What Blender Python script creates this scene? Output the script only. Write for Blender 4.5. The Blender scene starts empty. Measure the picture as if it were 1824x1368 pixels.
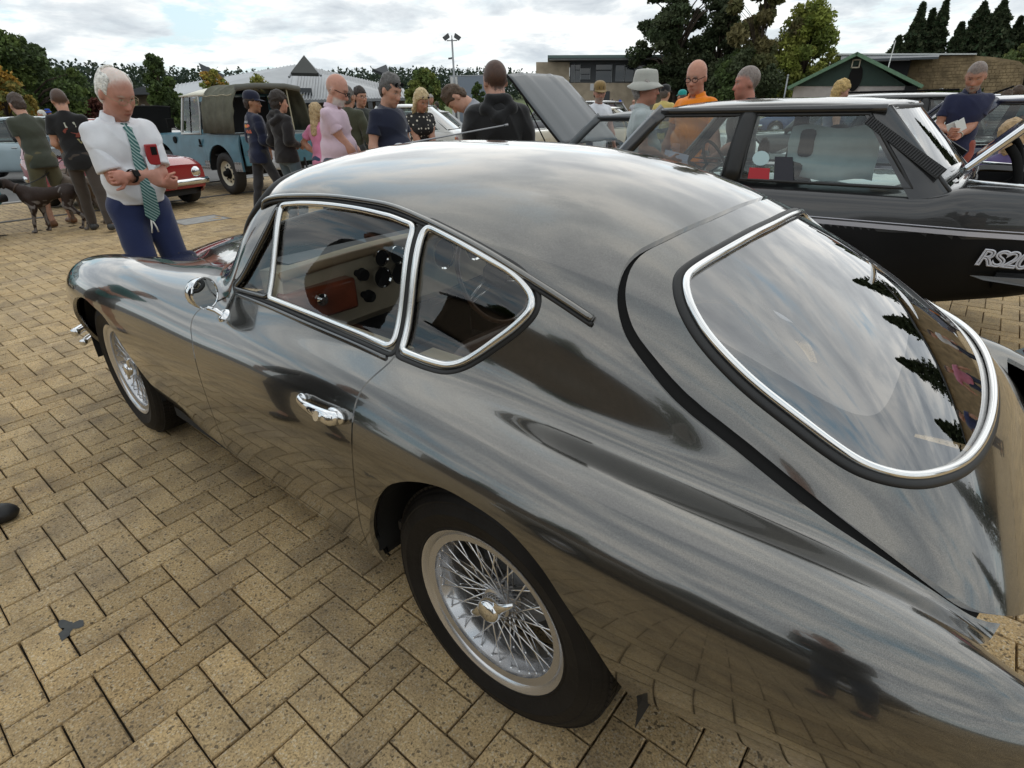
import bpy, bmesh, math, random
import numpy as np
from mathutils import Vector, Matrix, noise
SC = bpy.context.scene
COL = SC.collection
# ---------------------------------------------------------------- camera, sky, sun, exposure
cam_d = bpy.data.cameras.new('camera'); cam = bpy.data.objects.new('camera', cam_d); COL.objects.link(cam)
cam_d.sensor_fit = 'HORIZONTAL'; cam_d.sensor_width = 36.0; cam_d.lens = 36.0*997.1/1824.0
cam_d.clip_start = .05; cam_d.clip_end = 3000
CAM_R = Matrix(((-0.77225457, -0.63497814, -0.02063087), (-0.26717126, 0.35405106, -0.89625184), (0.57640471, -0.68662261, -0.44306547)))
CAM_P = Vector((-0.66968, 1.38286, 1.40246))
_m = Matrix((CAM_R[0], -CAM_R[1], -CAM_R[2])).transposed().to_4x4(); _m.translation = CAM_P
cam.matrix_world = _m
SC.camera = cam
SC.view_settings.view_transform = 'Standard'; SC.view_settings.look = 'None'
SC.view_settings.exposure = 0.22; SC.view_settings.gamma = 1.0; SC.view_settings.use_curve_mapping = False
SC.render.engine = 'CYCLES'
SC.cycles.max_bounces = 8; SC.cycles.transparent_max_bounces = 16; SC.cycles.use_denoising = True
SC.cycles.caustics_reflective = False; SC.cycles.caustics_refractive = False

SUN_EL, SUN_AZ = math.radians(48), math.radians(-60)      # azimuth of the sun measured from +X towards +Y
world = bpy.data.worlds.new('World'); SC.world = world; world.use_nodes = True
def build_world():
    nt = world.node_tree; N = nt.nodes; K = nt.links; N.clear()
    def n(t, **kw):
        o = N.new(t)
        for k, v in kw.items(): setattr(o, k, v)
        return o
    def math_(op, a, b=None, c=None, clamp=False):
        m = n('ShaderNodeMath', operation=op, use_clamp=clamp)
        for i, v in enumerate((a, b, c)):
            if v is None: continue
            if isinstance(v, (int, float)): m.inputs[i].default_value = v
            else: K.new(v, m.inputs[i])
        return m.outputs[0]
    def ramp(fac, stops):
        r = n('ShaderNodeValToRGB'); e = r.color_ramp.elements
        while len(e) < len(stops): e.new(.5)
        for q, (p, c) in zip(e, stops): q.position = p; q.color = (*c, 1) if isinstance(c, tuple) else (c, c, c, 1)
        K.new(fac, r.inputs[0]); return r.outputs[0]
    def mix(fac, a, b, mode='MIX'):
        m = n('ShaderNodeMix', data_type='RGBA', blend_type=mode)
        for s, v in ((m.inputs[0], fac), (m.inputs[6], a), (m.inputs[7], b)):
            if isinstance(v, (int, float)): s.default_value = v
            elif isinstance(v, tuple): s.default_value = (*v, 1)
            else: K.new(v, s)
        return m.outputs[2]
    tc = n('ShaderNodeTexCoord'); sep = n('ShaderNodeSeparateXYZ'); K.new(tc.outputs['Generated'], sep.inputs[0])
    X, Y, Z = sep.outputs
    zc = math_('MAXIMUM', Z, 0.0); den = math_('ADD', zc, .17)
    com = n('ShaderNodeCombineXYZ'); K.new(math_('DIVIDE', X, den), com.inputs[0]); K.new(math_('DIVIDE', Y, den), com.inputs[1]); K.new(math_('MULTIPLY', zc, 2.0), com.inputs[2])
    def noise_(scale, detail, rough, dist=0.0, off=(0, 0, 0)):
        mp = n('ShaderNodeMapping'); mp.inputs['Location'].default_value = off; K.new(com.outputs[0], mp.inputs[0])
        t = n('ShaderNodeTexNoise'); t.inputs['Scale'].default_value = scale; t.inputs['Detail'].default_value = detail
        t.inputs['Roughness'].default_value = rough; t.inputs['Distortion'].default_value = dist; K.new(mp.outputs[0], t.inputs[0]); return t.outputs[0]
    big = noise_(1.05, 10, .58, .35, (3.1, 1.7, 0)); bil = noise_(3.6, 8, .6, .3, (7.7, 2.2, 0)); sh = noise_(2.0, 8, .58, .35, (1.3, 9.9, 4))
    dens = math_('ADD', math_('MULTIPLY', big, .72), math_('MULTIPLY', bil, .28))
    mask = ramp(dens, [(.40, 0.0), (.455, .85), (.52, 1.0)])
    shade = ramp(math_('ADD', math_('MULTIPLY', sh, .55), math_('MULTIPLY', dens, .45)), [(.40, (9.0, 8.9, 8.5)), (.465, (7.7, 7.75, 7.6)), (.52, (5.6, 5.95, 6.2)), (.60, (4.0, 4.4, 4.8))])
    sky = n('ShaderNodeTexSky', sky_type='NISHITA'); sky.sun_disc = False; sky.sun_elevation = SUN_EL
    sky.sun_rotation = math.radians(90)-SUN_AZ; sky.air_density = 1.2; sky.dust_density = 2.5; sky.ozone_density = 1.0
    blue = mix(.62, sky.outputs[0], (4.3, 6.2, 7.3))
    c = mix(mask, blue, shade)
    hz = ramp(zc, [(0.0, 1.0), (.03, .55), (.09, .10), (.16, 0.0)])
    c = mix(math_('MULTIPLY', hz, .6), c, (6.2, 7.0, 7.3))
    below = ramp(Z, [(.49, 1.0), (.5, 0.0)])
    c = mix(math_('LESS_THAN', Z, -.02), c, (1.6, 1.45, 1.2))
    bg = n('ShaderNodeBackground'); bg.inputs['Strength'].default_value = .125; K.new(c, bg.inputs[0])
    out = n('ShaderNodeOutputWorld'); K.new(bg.outputs[0], out.inputs[0])
build_world()
sun_d = bpy.data.lights.new('sun', 'SUN'); sun_d.energy = .6; sun_d.angle = math.radians(110); sun_d.color = (1.0, .95, .88)
sun = bpy.data.objects.new('sun', sun_d); COL.objects.link(sun)
sun.rotation_euler = Vector((-math.cos(SUN_EL)*math.cos(SUN_AZ), -math.cos(SUN_EL)*math.sin(SUN_AZ), -math.sin(SUN_EL))).to_track_quat('-Z', 'Y').to_euler()

# ---------------------------------------------------------------- helpers
def ray(px, py):                     # direction through a pixel of the 1824 x 1368 photograph
    v = Vector(((px-912)/997.1, (py-684)/997.1, 1.0)); return CAM_R.transposed() @ v
def at_height(px, py, z):            # world point on that ray at height z
    d = ray(px, py); t = (z-CAM_P.z)/d.z; return CAM_P+d*t
def at_dist(px, py, dist):           # world point on that ray at horizontal distance dist
    d = ray(px, py); return CAM_P+d*(dist/math.hypot(d.x, d.y))
def thing(name, label, cat, loc=(0, 0, 0), rotz=0.0, group=None):
    o = bpy.data.objects.new(name, None); COL.objects.link(o); o.location = loc; o.rotation_euler = (0, 0, rotz)
    o.empty_display_size = .2
    o['label'] = label; o['category'] = cat
    if group: o['group'] = group
    return o
def tag(o, label=None, cat=None, group=None, kind=None):
    if label: o['label'] = label
    if cat: o['category'] = cat
    if group: o['group'] = group
    if kind: o['kind'] = kind
    return o
def mesh_obj(name, verts, faces, mat=None, parent=None, smooth=True, normals=None, loc=None):
    me = bpy.data.meshes.new(name); me.from_pydata([tuple(map(float, v)) for v in verts] if not isinstance(verts, np.ndarray) else verts.tolist(), [], faces if isinstance(faces, list) else faces.tolist())
    me.update()
    if mat is not None:
        for m in (mat if isinstance(mat, (list, tuple)) else [mat]): me.materials.append(m)
    if smooth: me.polygons.foreach_set('use_smooth', [True]*len(me.polygons))
    if normals is not None: me.normals_split_custom_set_from_vertices(normals if isinstance(normals, list) else normals.tolist())
    o = bpy.data.objects.new(name, me); COL.objects.link(o)
    if parent: o.parent = parent
    if loc is not None: o.location = loc
    return o
class MB:
    """collects shapes, then links them as one mesh object"""
    def __init__(s): s.v = []; s.f = []; s.mi = []; s.cur = 0
    def _add(s, vs, fs):
        b = len(s.v); s.v += [tuple(v) for v in vs]; s.f += [tuple(i+b for i in f) for f in fs]; s.mi += [s.cur]*len(fs); return s
    def mat(s, i): s.cur = i; return s
    def box(s, c, size, rot=None, taper=1.0):
        hx, hy, hz = (k/2 for k in size); vs = []
        for z in (-hz, hz):
            t = taper if z > 0 else 1.0
            for x, y in ((-hx*t, -hy*t), (hx*t, -hy*t), (hx*t, hy*t), (-hx*t, hy*t)):
                p = Vector((x, y, z)); p = rot @ p if rot else p; vs.append(p+Vector(c))
        return s._add(vs, [(0, 3, 2, 1), (4, 5, 6, 7), (0, 1, 5, 4), (1, 2, 6, 5), (2, 3, 7, 6), (3, 0, 4, 7)])
    def hexa(s, p): return s._add(p, [(0, 3, 2, 1), (4, 5, 6, 7), (0, 1, 5, 4), (1, 2, 6, 5), (2, 3, 7, 6), (3, 0, 4, 7)])
    def tube(s, pts, r, n=8, closed=False, cap=True, flat=None, up=None):
        P = [Vector(p) for p in pts]; m = len(P); rr = r if isinstance(r, (list, tuple)) else [r]*m
        T = []
        for i in range(m):
            a = P[(i-1) % m] if (closed or i > 0) else P[i]; b = P[(i+1) % m] if (closed or i < m-1) else P[i]
            t = (b-a); T.append(t.normalized() if t.length > 1e-9 else Vector((0, 0, 1)))
        per = isinstance(up, list)
        nrm = (Vector(up[0]) if per else Vector(up)) if up is not None else (Vector((0, 0, 1)) if abs(T[0].z) < .9 else Vector((1, 0, 0)))
        vs = []
        for i in range(m):
            u = Vector(up[i]) if per else nrm
            u = (u-T[i]*u.dot(T[i])); u = u.normalized() if u.length > 1e-6 else T[i].orthogonal().normalized(); w = T[i].cross(u)
            if not per: nrm = u
            for k in range(n):
                a = 2*math.pi*(k+.5)/n; cu, cw = math.cos(a), math.sin(a)
                ru, rw = (rr[i], rr[i]) if flat is None else (rr[i]*flat[0], rr[i]*flat[1])
                vs.append(P[i]+u*(cu*ru)+w*(cw*rw))
        fs = []
        for i in range(m if closed else m-1):
            for k in range(n):
                a = i*n+k; b = i*n+(k+1) % n; c = ((i+1) % m)*n+(k+1) % n; d = ((i+1) % m)*n+k; fs.append((a, b, c, d))
        if cap and not closed: fs += [tuple(range(n-1, -1, -1)), tuple((m-1)*n+k for k in range(n))]
        return s._add(vs, fs)
    def lathe(s, prof, c=(0, 0, 0), axis='Z', n=32, rot=None, a0=0.0, a1=None):
        full = a1 is None; A = [a0+(2*math.pi if full else (a1-a0))*k/(n if full else n-1) for k in range(n)]; vs = []
        for r, h in prof:
            for a in A:
                x, y = r*math.cos(a), r*math.sin(a)
                p = Vector((x, y, h)) if axis == 'Z' else (Vector((x, h, y)) if axis == 'Y' else Vector((h, x, y)))
                if rot: p = rot @ p
                vs.append(p+Vector(c))
        fs = []
        for i in range(len(prof)-1):
            for k in range(n if full else n-1):
                k2 = (k+1) % n; f = (i*n+k, i*n+k2, (i+1)*n+k2, (i+1)*n+k); fs.append(f if axis != 'Y' else f[::-1])
        return s._add(vs, fs)
    def ball(s, c, r, n=10, m=7, rot=None):
        r = r if isinstance(r, (list, tuple)) else (r, r, r); vs = [(0, 0, -1)]
        for j in range(1, m):
            a = math.pi*j/m-math.pi/2
            for k in range(n): b = 2*math.pi*k/n; vs.append((math.cos(a)*math.cos(b), math.cos(a)*math.sin(b), math.sin(a)))
        vs.append((0, 0, 1)); V = []
        for v in vs:
            p = Vector((v[0]*r[0], v[1]*r[1], v[2]*r[2])); p = rot @ p if rot else p; V.append(p+Vector(c))
        fs = [(0, 1+(k+1) % n, 1+k) for k in range(n)]
        for j in range(m-2):
            for k in range(n): a = 1+j*n+k; b = 1+j*n+(k+1) % n; fs.append((a, b, b+n, a+n))
        t = len(vs)-1; fs += [(t, 1+(m-2)*n+k, 1+(m-2)*n+(k+1) % n) for k in range(n)]
        return s._add(V, fs)
    def plate(s, pts, depth):       # polygon (list of 3-D points in order) given thickness along its normal
        P = [Vector(p) for p in pts]; nn = Vector((0, 0, 0))
        for i in range(len(P)): nn += P[i].cross(P[(i+1) % len(P)])
        nn.normalize(); k = len(P); Q = [p-nn*depth for p in P]
        return s._add(P+Q, [tuple(range(k)), tuple(range(2*k-1, k-1, -1))]+[(i, i+k, (i+1) % k+k, (i+1) % k) for i in range(k)])
    def build(s, name, mat, parent=None, smooth=True, angle=35, bevel=0.0, loc=None):
        o = mesh_obj(name, s.v, s.f, mat, parent, smooth, loc=loc)
        if isinstance(mat, (list, tuple)): o.data.polygons.foreach_set('material_index', s.mi)
        if bevel:
            b = o.modifiers.new('bevel', 'BEVEL'); b.width = bevel; b.segments = 2; b.limit_method = 'ANGLE'; b.angle_limit = math.radians(40)
        if smooth and angle < 180: o.data.set_sharp_from_angle(angle=math.radians(angle))
        return o
def copy_tree(o, parent=None):
    c = o.copy(); COL.objects.link(c); c.parent = parent
    for ch in o.children: copy_tree(ch, c)
    return c
def curve_pts(P, n=12, closed=False):       # centripetal-ish Catmull-Rom through points
    P = [np.array(p, float) for p in P]; m = len(P); out = []
    rng = range(m if closed else m-1)
    for i in rng:
        p1, p2 = P[i], P[(i+1) % m]
        p0 = P[(i-1) % m] if (closed or i > 0) else 2*p1-p2
        p3 = P[(i+2) % m] if (closed or i+2 < m) else 2*p2-p1
        d0, d1, d2 = (max(np.linalg.norm(b-a), 1e-6)**.5 for a, b in ((p0, p1), (p1, p2), (p2, p3)))
        m1 = (p1-p0)/d0-(p2-p0)/(d0+d1)+(p2-p1)/d1; m2 = (p2-p1)/d1-(p3-p1)/(d1+d2)+(p3-p2)/d2; m1 = m1*d1; m2 = m2*d1
        for k in range(n):
            t = k/n; out.append((2*t**3-3*t*t+1)*p1+(t**3-2*t*t+t)*m1+(-2*t**3+3*t*t)*p2+(t**3-t*t)*m2)
    if not closed: out.append(P[-1])
    return out
# ---------------------------------------------------------------- materials
MATS = {}
def mat(name, base, rough=.5, metal=0.0, coat=0.0, spec=.5, var=0.0, vscale=8.0, bump=0.0, bscale=60.0, attr=None, rnd=0.0, sheen=0.0, dirt=None):
    """principled material with optional colour variation, fine bump, vertex colour or per-object variation"""
    if name in MATS: return MATS[name]
    m = bpy.data.materials.new(name); m.use_nodes = True; nt = m.node_tree; N = nt.nodes; K = nt.links
    b = N['Principled BSDF']; b.inputs['Base Color'].default_value = (*base, 1); b.inputs['Roughness'].default_value = rough
    b.inputs['Metallic'].default_value = metal; b.inputs['Coat Weight'].default_value = coat; b.inputs['Coat Roughness'].default_value = .02
    b.inputs['Specular IOR Level'].default_value = spec; b.inputs['Sheen Weight'].default_value = sheen
    tc = N.new('ShaderNodeTexCoord'); col = None
    if attr:
        a = N.new('ShaderNodeAttribute'); a.attribute_name = attr; col = a.outputs['Color']
    if var:
        t = N.new('ShaderNodeTexNoise'); t.inputs['Scale'].default_value = vscale; t.inputs['Detail'].default_value = 6; K.new(tc.outputs['Object'], t.inputs[0])
        r = N.new('ShaderNodeMapRange'); r.inputs[1].default_value = .3; r.inputs[2].default_value = .7; r.inputs[3].default_value = 1-var; r.inputs[4].default_value = 1+var; K.new(t.outputs[0], r.inputs[0])
        x = N.new('ShaderNodeMix'); x.data_type = 'RGBA'; x.blend_type = 'MULTIPLY'; x.inputs[0].default_value = 1
        if col is not None: K.new(col, x.inputs[6])
        else: x.inputs[6].default_value = (*base, 1)
        K.new(r.outputs[0], x.inputs[7]); col = x.outputs[2]
    if rnd:
        oi = N.new('ShaderNodeObjectInfo'); r = N.new('ShaderNodeMapRange'); r.inputs[3].default_value = 1-rnd; r.inputs[4].default_value = 1+rnd; K.new(oi.outputs['Random'], r.inputs[0])
        x = N.new('ShaderNodeMix'); x.data_type = 'RGBA'; x.blend_type = 'MULTIPLY'; x.inputs[0].default_value = 1
        if col is not None: K.new(col, x.inputs[6])
        else: x.inputs[6].default_value = (*base, 1)
        K.new(r.outputs[0], x.inputs[7]); col = x.outputs[2]
    if col is not None: K.new(col, b.inputs['Base Color'])
    if bump:
        t = N.new('ShaderNodeTexNoise'); t.inputs['Scale'].default_value = bscale; t.inputs['Detail'].default_value = 4; K.new(tc.outputs['Object'], t.inputs[0])
        bp = N.new('ShaderNodeBump'); bp.inputs['Strength'].default_value = bump; bp.inputs['Distance'].default_value = .01; K.new(t.outputs[0], bp.inputs['Height']); K.new(bp.outputs[0], b.inputs['Normal'])
    MATS[name] = m; return m
def glass_mat(name, tint=(.9, .93, .92), ior=1.52, rough=.0):
    if name in MATS: return MATS[name]
    m = bpy.data.materials.new(name); m.use_nodes = True; nt = m.node_tree; N = nt.nodes; K = nt.links; N.clear()
    tr = N.new('ShaderNodeBsdfTransparent'); tr.inputs[0].default_value = (*tint, 1); gl = N.new('ShaderNodeBsdfGlossy'); gl.inputs['Roughness'].default_value = rough
    f0 = ((ior-1)/(ior+1))**2; lw = N.new('ShaderNodeLayerWeight'); lw.inputs[0].default_value = .5; pw = N.new('ShaderNodeMath'); pw.operation = 'POWER'; pw.inputs[1].default_value = 5; K.new(lw.outputs['Facing'], pw.inputs[0]); fr = N.new('ShaderNodeMath'); fr.operation = 'MULTIPLY_ADD'; fr.inputs[1].default_value = 1-f0; fr.inputs[2].default_value = f0; K.new(pw.outputs[0], fr.inputs[0]); mx = N.new('ShaderNodeMixShader'); out = N.new('ShaderNodeOutputMaterial')
    mu = N.new('ShaderNodeMath'); mu.operation = 'MULTIPLY'; mu.inputs[1].default_value = 1.8; mu.use_clamp = True   # two faces of the pane reflect
    K.new(fr.outputs[0], mu.inputs[0]); K.new(mu.outputs[0], mx.inputs[0]); K.new(tr.outputs[0], mx.inputs[1]); K.new(gl.outputs[0], mx.inputs[2]); K.new(mx.outputs[0], out.inputs[0])
    MATS[name] = m; return m
CHROME = mat('chrome', (.78, .79, .80), .06, 1.0)
RUBBER = mat('rubber', (.018, .018, .018), .5, spec=.4)
BLACK = mat('matt_black', (.008, .008, .008), .8, spec=.2)
GLASS = glass_mat('clear_glass', (.95, .97, .96), 1.56)
DGLASS = glass_mat('tinted_glass', (.45, .50, .48))
# ---------------------------------------------------------------- body surface of the grey coupe (numpy only)
import numpy as np
def _row(x, lower, upper, xu=None):
    r = [(x, y, z) for (y, z) in lower]
    for i, (y, z) in enumerate(upper):
        r.append((x if xu is None else xu[i], y, z))
    return r
def coupe_rows():
    R = []
    R.append([(2.94,.10,.42),(2.96,.14,.45),(2.98,.17,.49),(2.99,.19,.53),(2.995,.19,.57),(3.0,.17,.58),(3.0,.14,.58),(3.0,.12,.58),(3.0,.10,.58),(3.0,.075,.58),(3.0,.05,.58),(3.0,.025,.58),(3.0,0,.58)])
    R.append([(2.86,.42,.33),(2.885,.49,.39),(2.90,.545,.48),(2.905,.57,.57),(2.89,.565,.66),(2.87,.50,.715),(2.90,.38,.68),(2.92,.31,.665),(2.93,.25,.665),(2.94,.19,.665),(2.95,.13,.665),(2.955,.065,.665),(2.955,0,.665)])
    L = lambda *a: list(zip(a[0::2], a[1::2]))
    R.append(_row(2.77, L(.55,.29,.62,.37,.67,.47,.69,.58,.675,.69), L(.585,.775,.45,.732,.37,.712,.30,.706,.23,.706,.155,.71,.078,.714,0,.715)))
    R.append(_row(2.55, L(.63,.27,.70,.36,.74,.47,.755,.60,.735,.725), L(.605,.828,.465,.774,.385,.752,.31,.746,.24,.75,.16,.76,.08,.77,0,.773)))
    R.append(_row(2.286,L(.665,.27,.72,.36,.755,.47,.770,.61,.748,.745), L(.61,.857,.475,.813,.40,.797,.33,.800,.26,.813,.18,.832,.09,.847,0,.852)))
    R.append(_row(1.95, L(.68,.29,.72,.37,.752,.47,.767,.61,.746,.755), L(.635,.864,.505,.850,.435,.851,.36,.862,.28,.878,.19,.892,.1,.90,0,.903)))
    R.append(_row(1.60, L(.69,.258,.718,.35,.747,.46,.760,.61,.742,.75), L(.66,.838,.57,.872,.50,.893,.41,.91,.32,.923,.22,.933,.11,.939,0,.941)))
    R.append(_row(1.35, L(.69,.247,.718,.34,.745,.45,.757,.60,.742,.735), L(.675,.812,.61,.858,.555,.898,.47,.928,.37,.945,.25,.956,.12,.962,0,.964), (1.35,1.35,1.355,1.375,1.395,1.415,1.425,1.43)))
    R.append(_row(1.16, L(.69,.241,.718,.34,.747,.45,.758,.60,.745,.735), L(.685,.812,.625,.862,.598,.922,.535,.958,.405,.978,.27,.99,.13,.997,0,1.0), (1.17,1.175,1.19,1.25,1.31,1.35,1.375,1.385)))
    R.append(_row(1.03, L(.69,.238,.718,.34,.748,.45,.760,.60,.748,.735), L(.692,.815,.628,.866,.592,.955,.550,1.065,.42,1.10,.28,1.125,.13,1.135,0,1.14), (1.05,1.07,1.115,1.115,1.19,1.24,1.265,1.275)))
    R.append(_row(.90,  L(.69,.237,.718,.34,.750,.45,.762,.60,.752,.735), L(.697,.82,.628,.872,.583,.97,.515,1.15,.440,1.205,.30,1.243,.14,1.262,0,1.267), (.92,.93,.97,1.02,1.06,1.10,1.12,1.125)))
    R.append(_row(.74,  L(.69,.235,.718,.34,.752,.45,.765,.60,.757,.735), L(.702,.828,.627,.878,.583,.968,.518,1.155,.465,1.213,.31,1.268,.15,1.291,0,1.297), (.75,.76,.78,.81,.84,.87,.885,.89)))
    R.append(_row(.50,  L(.69,.235,.72,.34,.756,.45,.772,.60,.765,.74), L(.707,.838,.625,.88,.585,.962,.525,1.14,.48,1.196,.33,1.275,.16,1.305,0,1.311)))
    R.append(_row(.27,  L(.69,.235,.725,.34,.762,.45,.780,.60,.770,.745), L(.708,.845,.620,.874,.587,.948,.533,1.11,.488,1.165,.35,1.25,.17,1.291,0,1.301)))
    R.append(_row(.05,  L(.69,.248,.727,.35,.766,.46,.786,.60,.774,.745), L(.708,.845,.613,.858,.587,.918,.545,1.048,.50,1.118,.38,1.222,.18,1.262,0,1.272)))
    R.append(_row(-.15, L(.69,.29,.727,.37,.766,.47,.787,.60,.774,.742), L(.707,.838,.607,.835,.585,.880,.550,.985,.503,1.065,.39,1.162,.19,1.204,0,1.214)))
    R.append(_row(-.35, L(.69,.34,.725,.41,.760,.50,.782,.61,.768,.738), L(.702,.826,.602,.812,.577,.850,.538,.925,.488,.998,.39,1.078,.19,1.114,0,1.122)))
    R.append(_row(-.55, L(.68,.39,.715,.45,.748,.53,.768,.62,.755,.732), L(.690,.812,.595,.787,.562,.810,.525,.858,.475,.912,.385,.974,.19,1.006,0,1.013)))
    R.append(_row(-.75, L(.66,.42,.695,.47,.725,.54,.742,.62,.728,.715), L(.665,.784,.58,.754,.548,.758,.510,.777,.46,.803,.38,.832,.185,.852,0,.857)))
    R.append(_row(-.90, L(.61,.43,.645,.47,.67,.54,.682,.61,.67,.69), L(.617,.738,.55,.690,.516,.676,.478,.676,.437,.683,.345,.688,.17,.69,0,.69), (-.90,-.875,-.875,-.88,-.89,-.905,-.915,-.915)))
    R.append(_row(-.98, L(.52,.44,.55,.47,.57,.53,.58,.58,.57,.63), L(.54,.655,.50,.58,.46,.565,.42,.555,.38,.55,.29,.545,.15,.54,0,.54), (-.975,-.895,-.895,-.90,-.91,-.925,-.935,-.935)))
    R.append(_row(-1.01,L(.30,.44,.32,.46,.33,.49,.335,.52,.33,.54), L(.31,.54,.29,.46,.27,.455,.25,.45,.22,.45,.17,.45,.09,.45,0,.45), (-.97,-.885,-.885,-.89,-.90,-.91,-.915,-.915)))
    return np.array(R)
def _basis(t, n):
    # uniform cubic B-spline basis on n data sites, n+2 control points; t in [0, n-1]
    i = np.clip(np.floor(t).astype(int), 0, n-2); u = t-i
    B = np.zeros((len(t), n+2)); D = np.zeros_like(B); r = np.arange(len(t))
    for j, (b, d) in enumerate((((1-u)**3/6, -(1-u)**2/2), ((3*u**3-6*u**2+4)/6, (9*u**2-12*u)/6), ((-3*u**3+3*u**2+3*u+1)/6, (-9*u**2+6*u+3)/6), (u**3/6, u**2/2))):
        B[r, i+j] = b; D[r, i+j] = d
    return B, D
def _fitmat(n, lam):
    B, _ = _basis(np.arange(n).astype(float), n)
    D2 = np.zeros((n, n+2))
    for i in range(n): D2[i, i:i+3] = (1, -2, 1)
    D3 = np.zeros((n-1, n+2))
    for i in range(n-1): D3[i, i:i+4] = (1, -3, 3, -1)
    return np.linalg.solve(B.T@B+lam*D3.T@D3+1e-4*D2.T@D2, B.T)
class CoupeSurface:
    def __init__(s, lam_i=.03, lam_k=.015):
        R = coupe_rows(); M = R[:, ::-1][:, 1:].copy(); M[..., 1] *= -1
        s.G = np.concatenate([R, M], 1); s.ni, s.nk = s.G.shape[:2]
        A = _fitmat(s.ni, lam_i); Bk = _fitmat(s.nk, lam_k)
        s.Q = np.einsum('ai,ikc,bk->abc', A, s.G, Bk)
    def grid(s, si, sk):
        ti = np.linspace(0, s.ni-1, (s.ni-1)*si+1); tk = np.linspace(0, s.nk-1, (s.nk-1)*sk+1)
        Bi, Di = _basis(ti, s.ni); Bk, Dk = _basis(tk, s.nk)
        P = np.einsum('ai,ikc,bk->abc', Bi, s.Q, Bk)
        Pi = np.einsum('ai,ikc,bk->abc', Di, s.Q, Bk); Pk = np.einsum('ai,ikc,bk->abc', Bi, s.Q, Dk)
        N = np.cross(Pi, Pk); N /= np.linalg.norm(N, axis=2, keepdims=True)+1e-12
        # orient outwards
        c = P-np.array([0, 0, .55])*1.0
        m = (N*(P-np.array([P[..., 0].mean(), 0, .5]))).sum(-1).mean()
        if m < 0: N = -N
        return P, N
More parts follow.
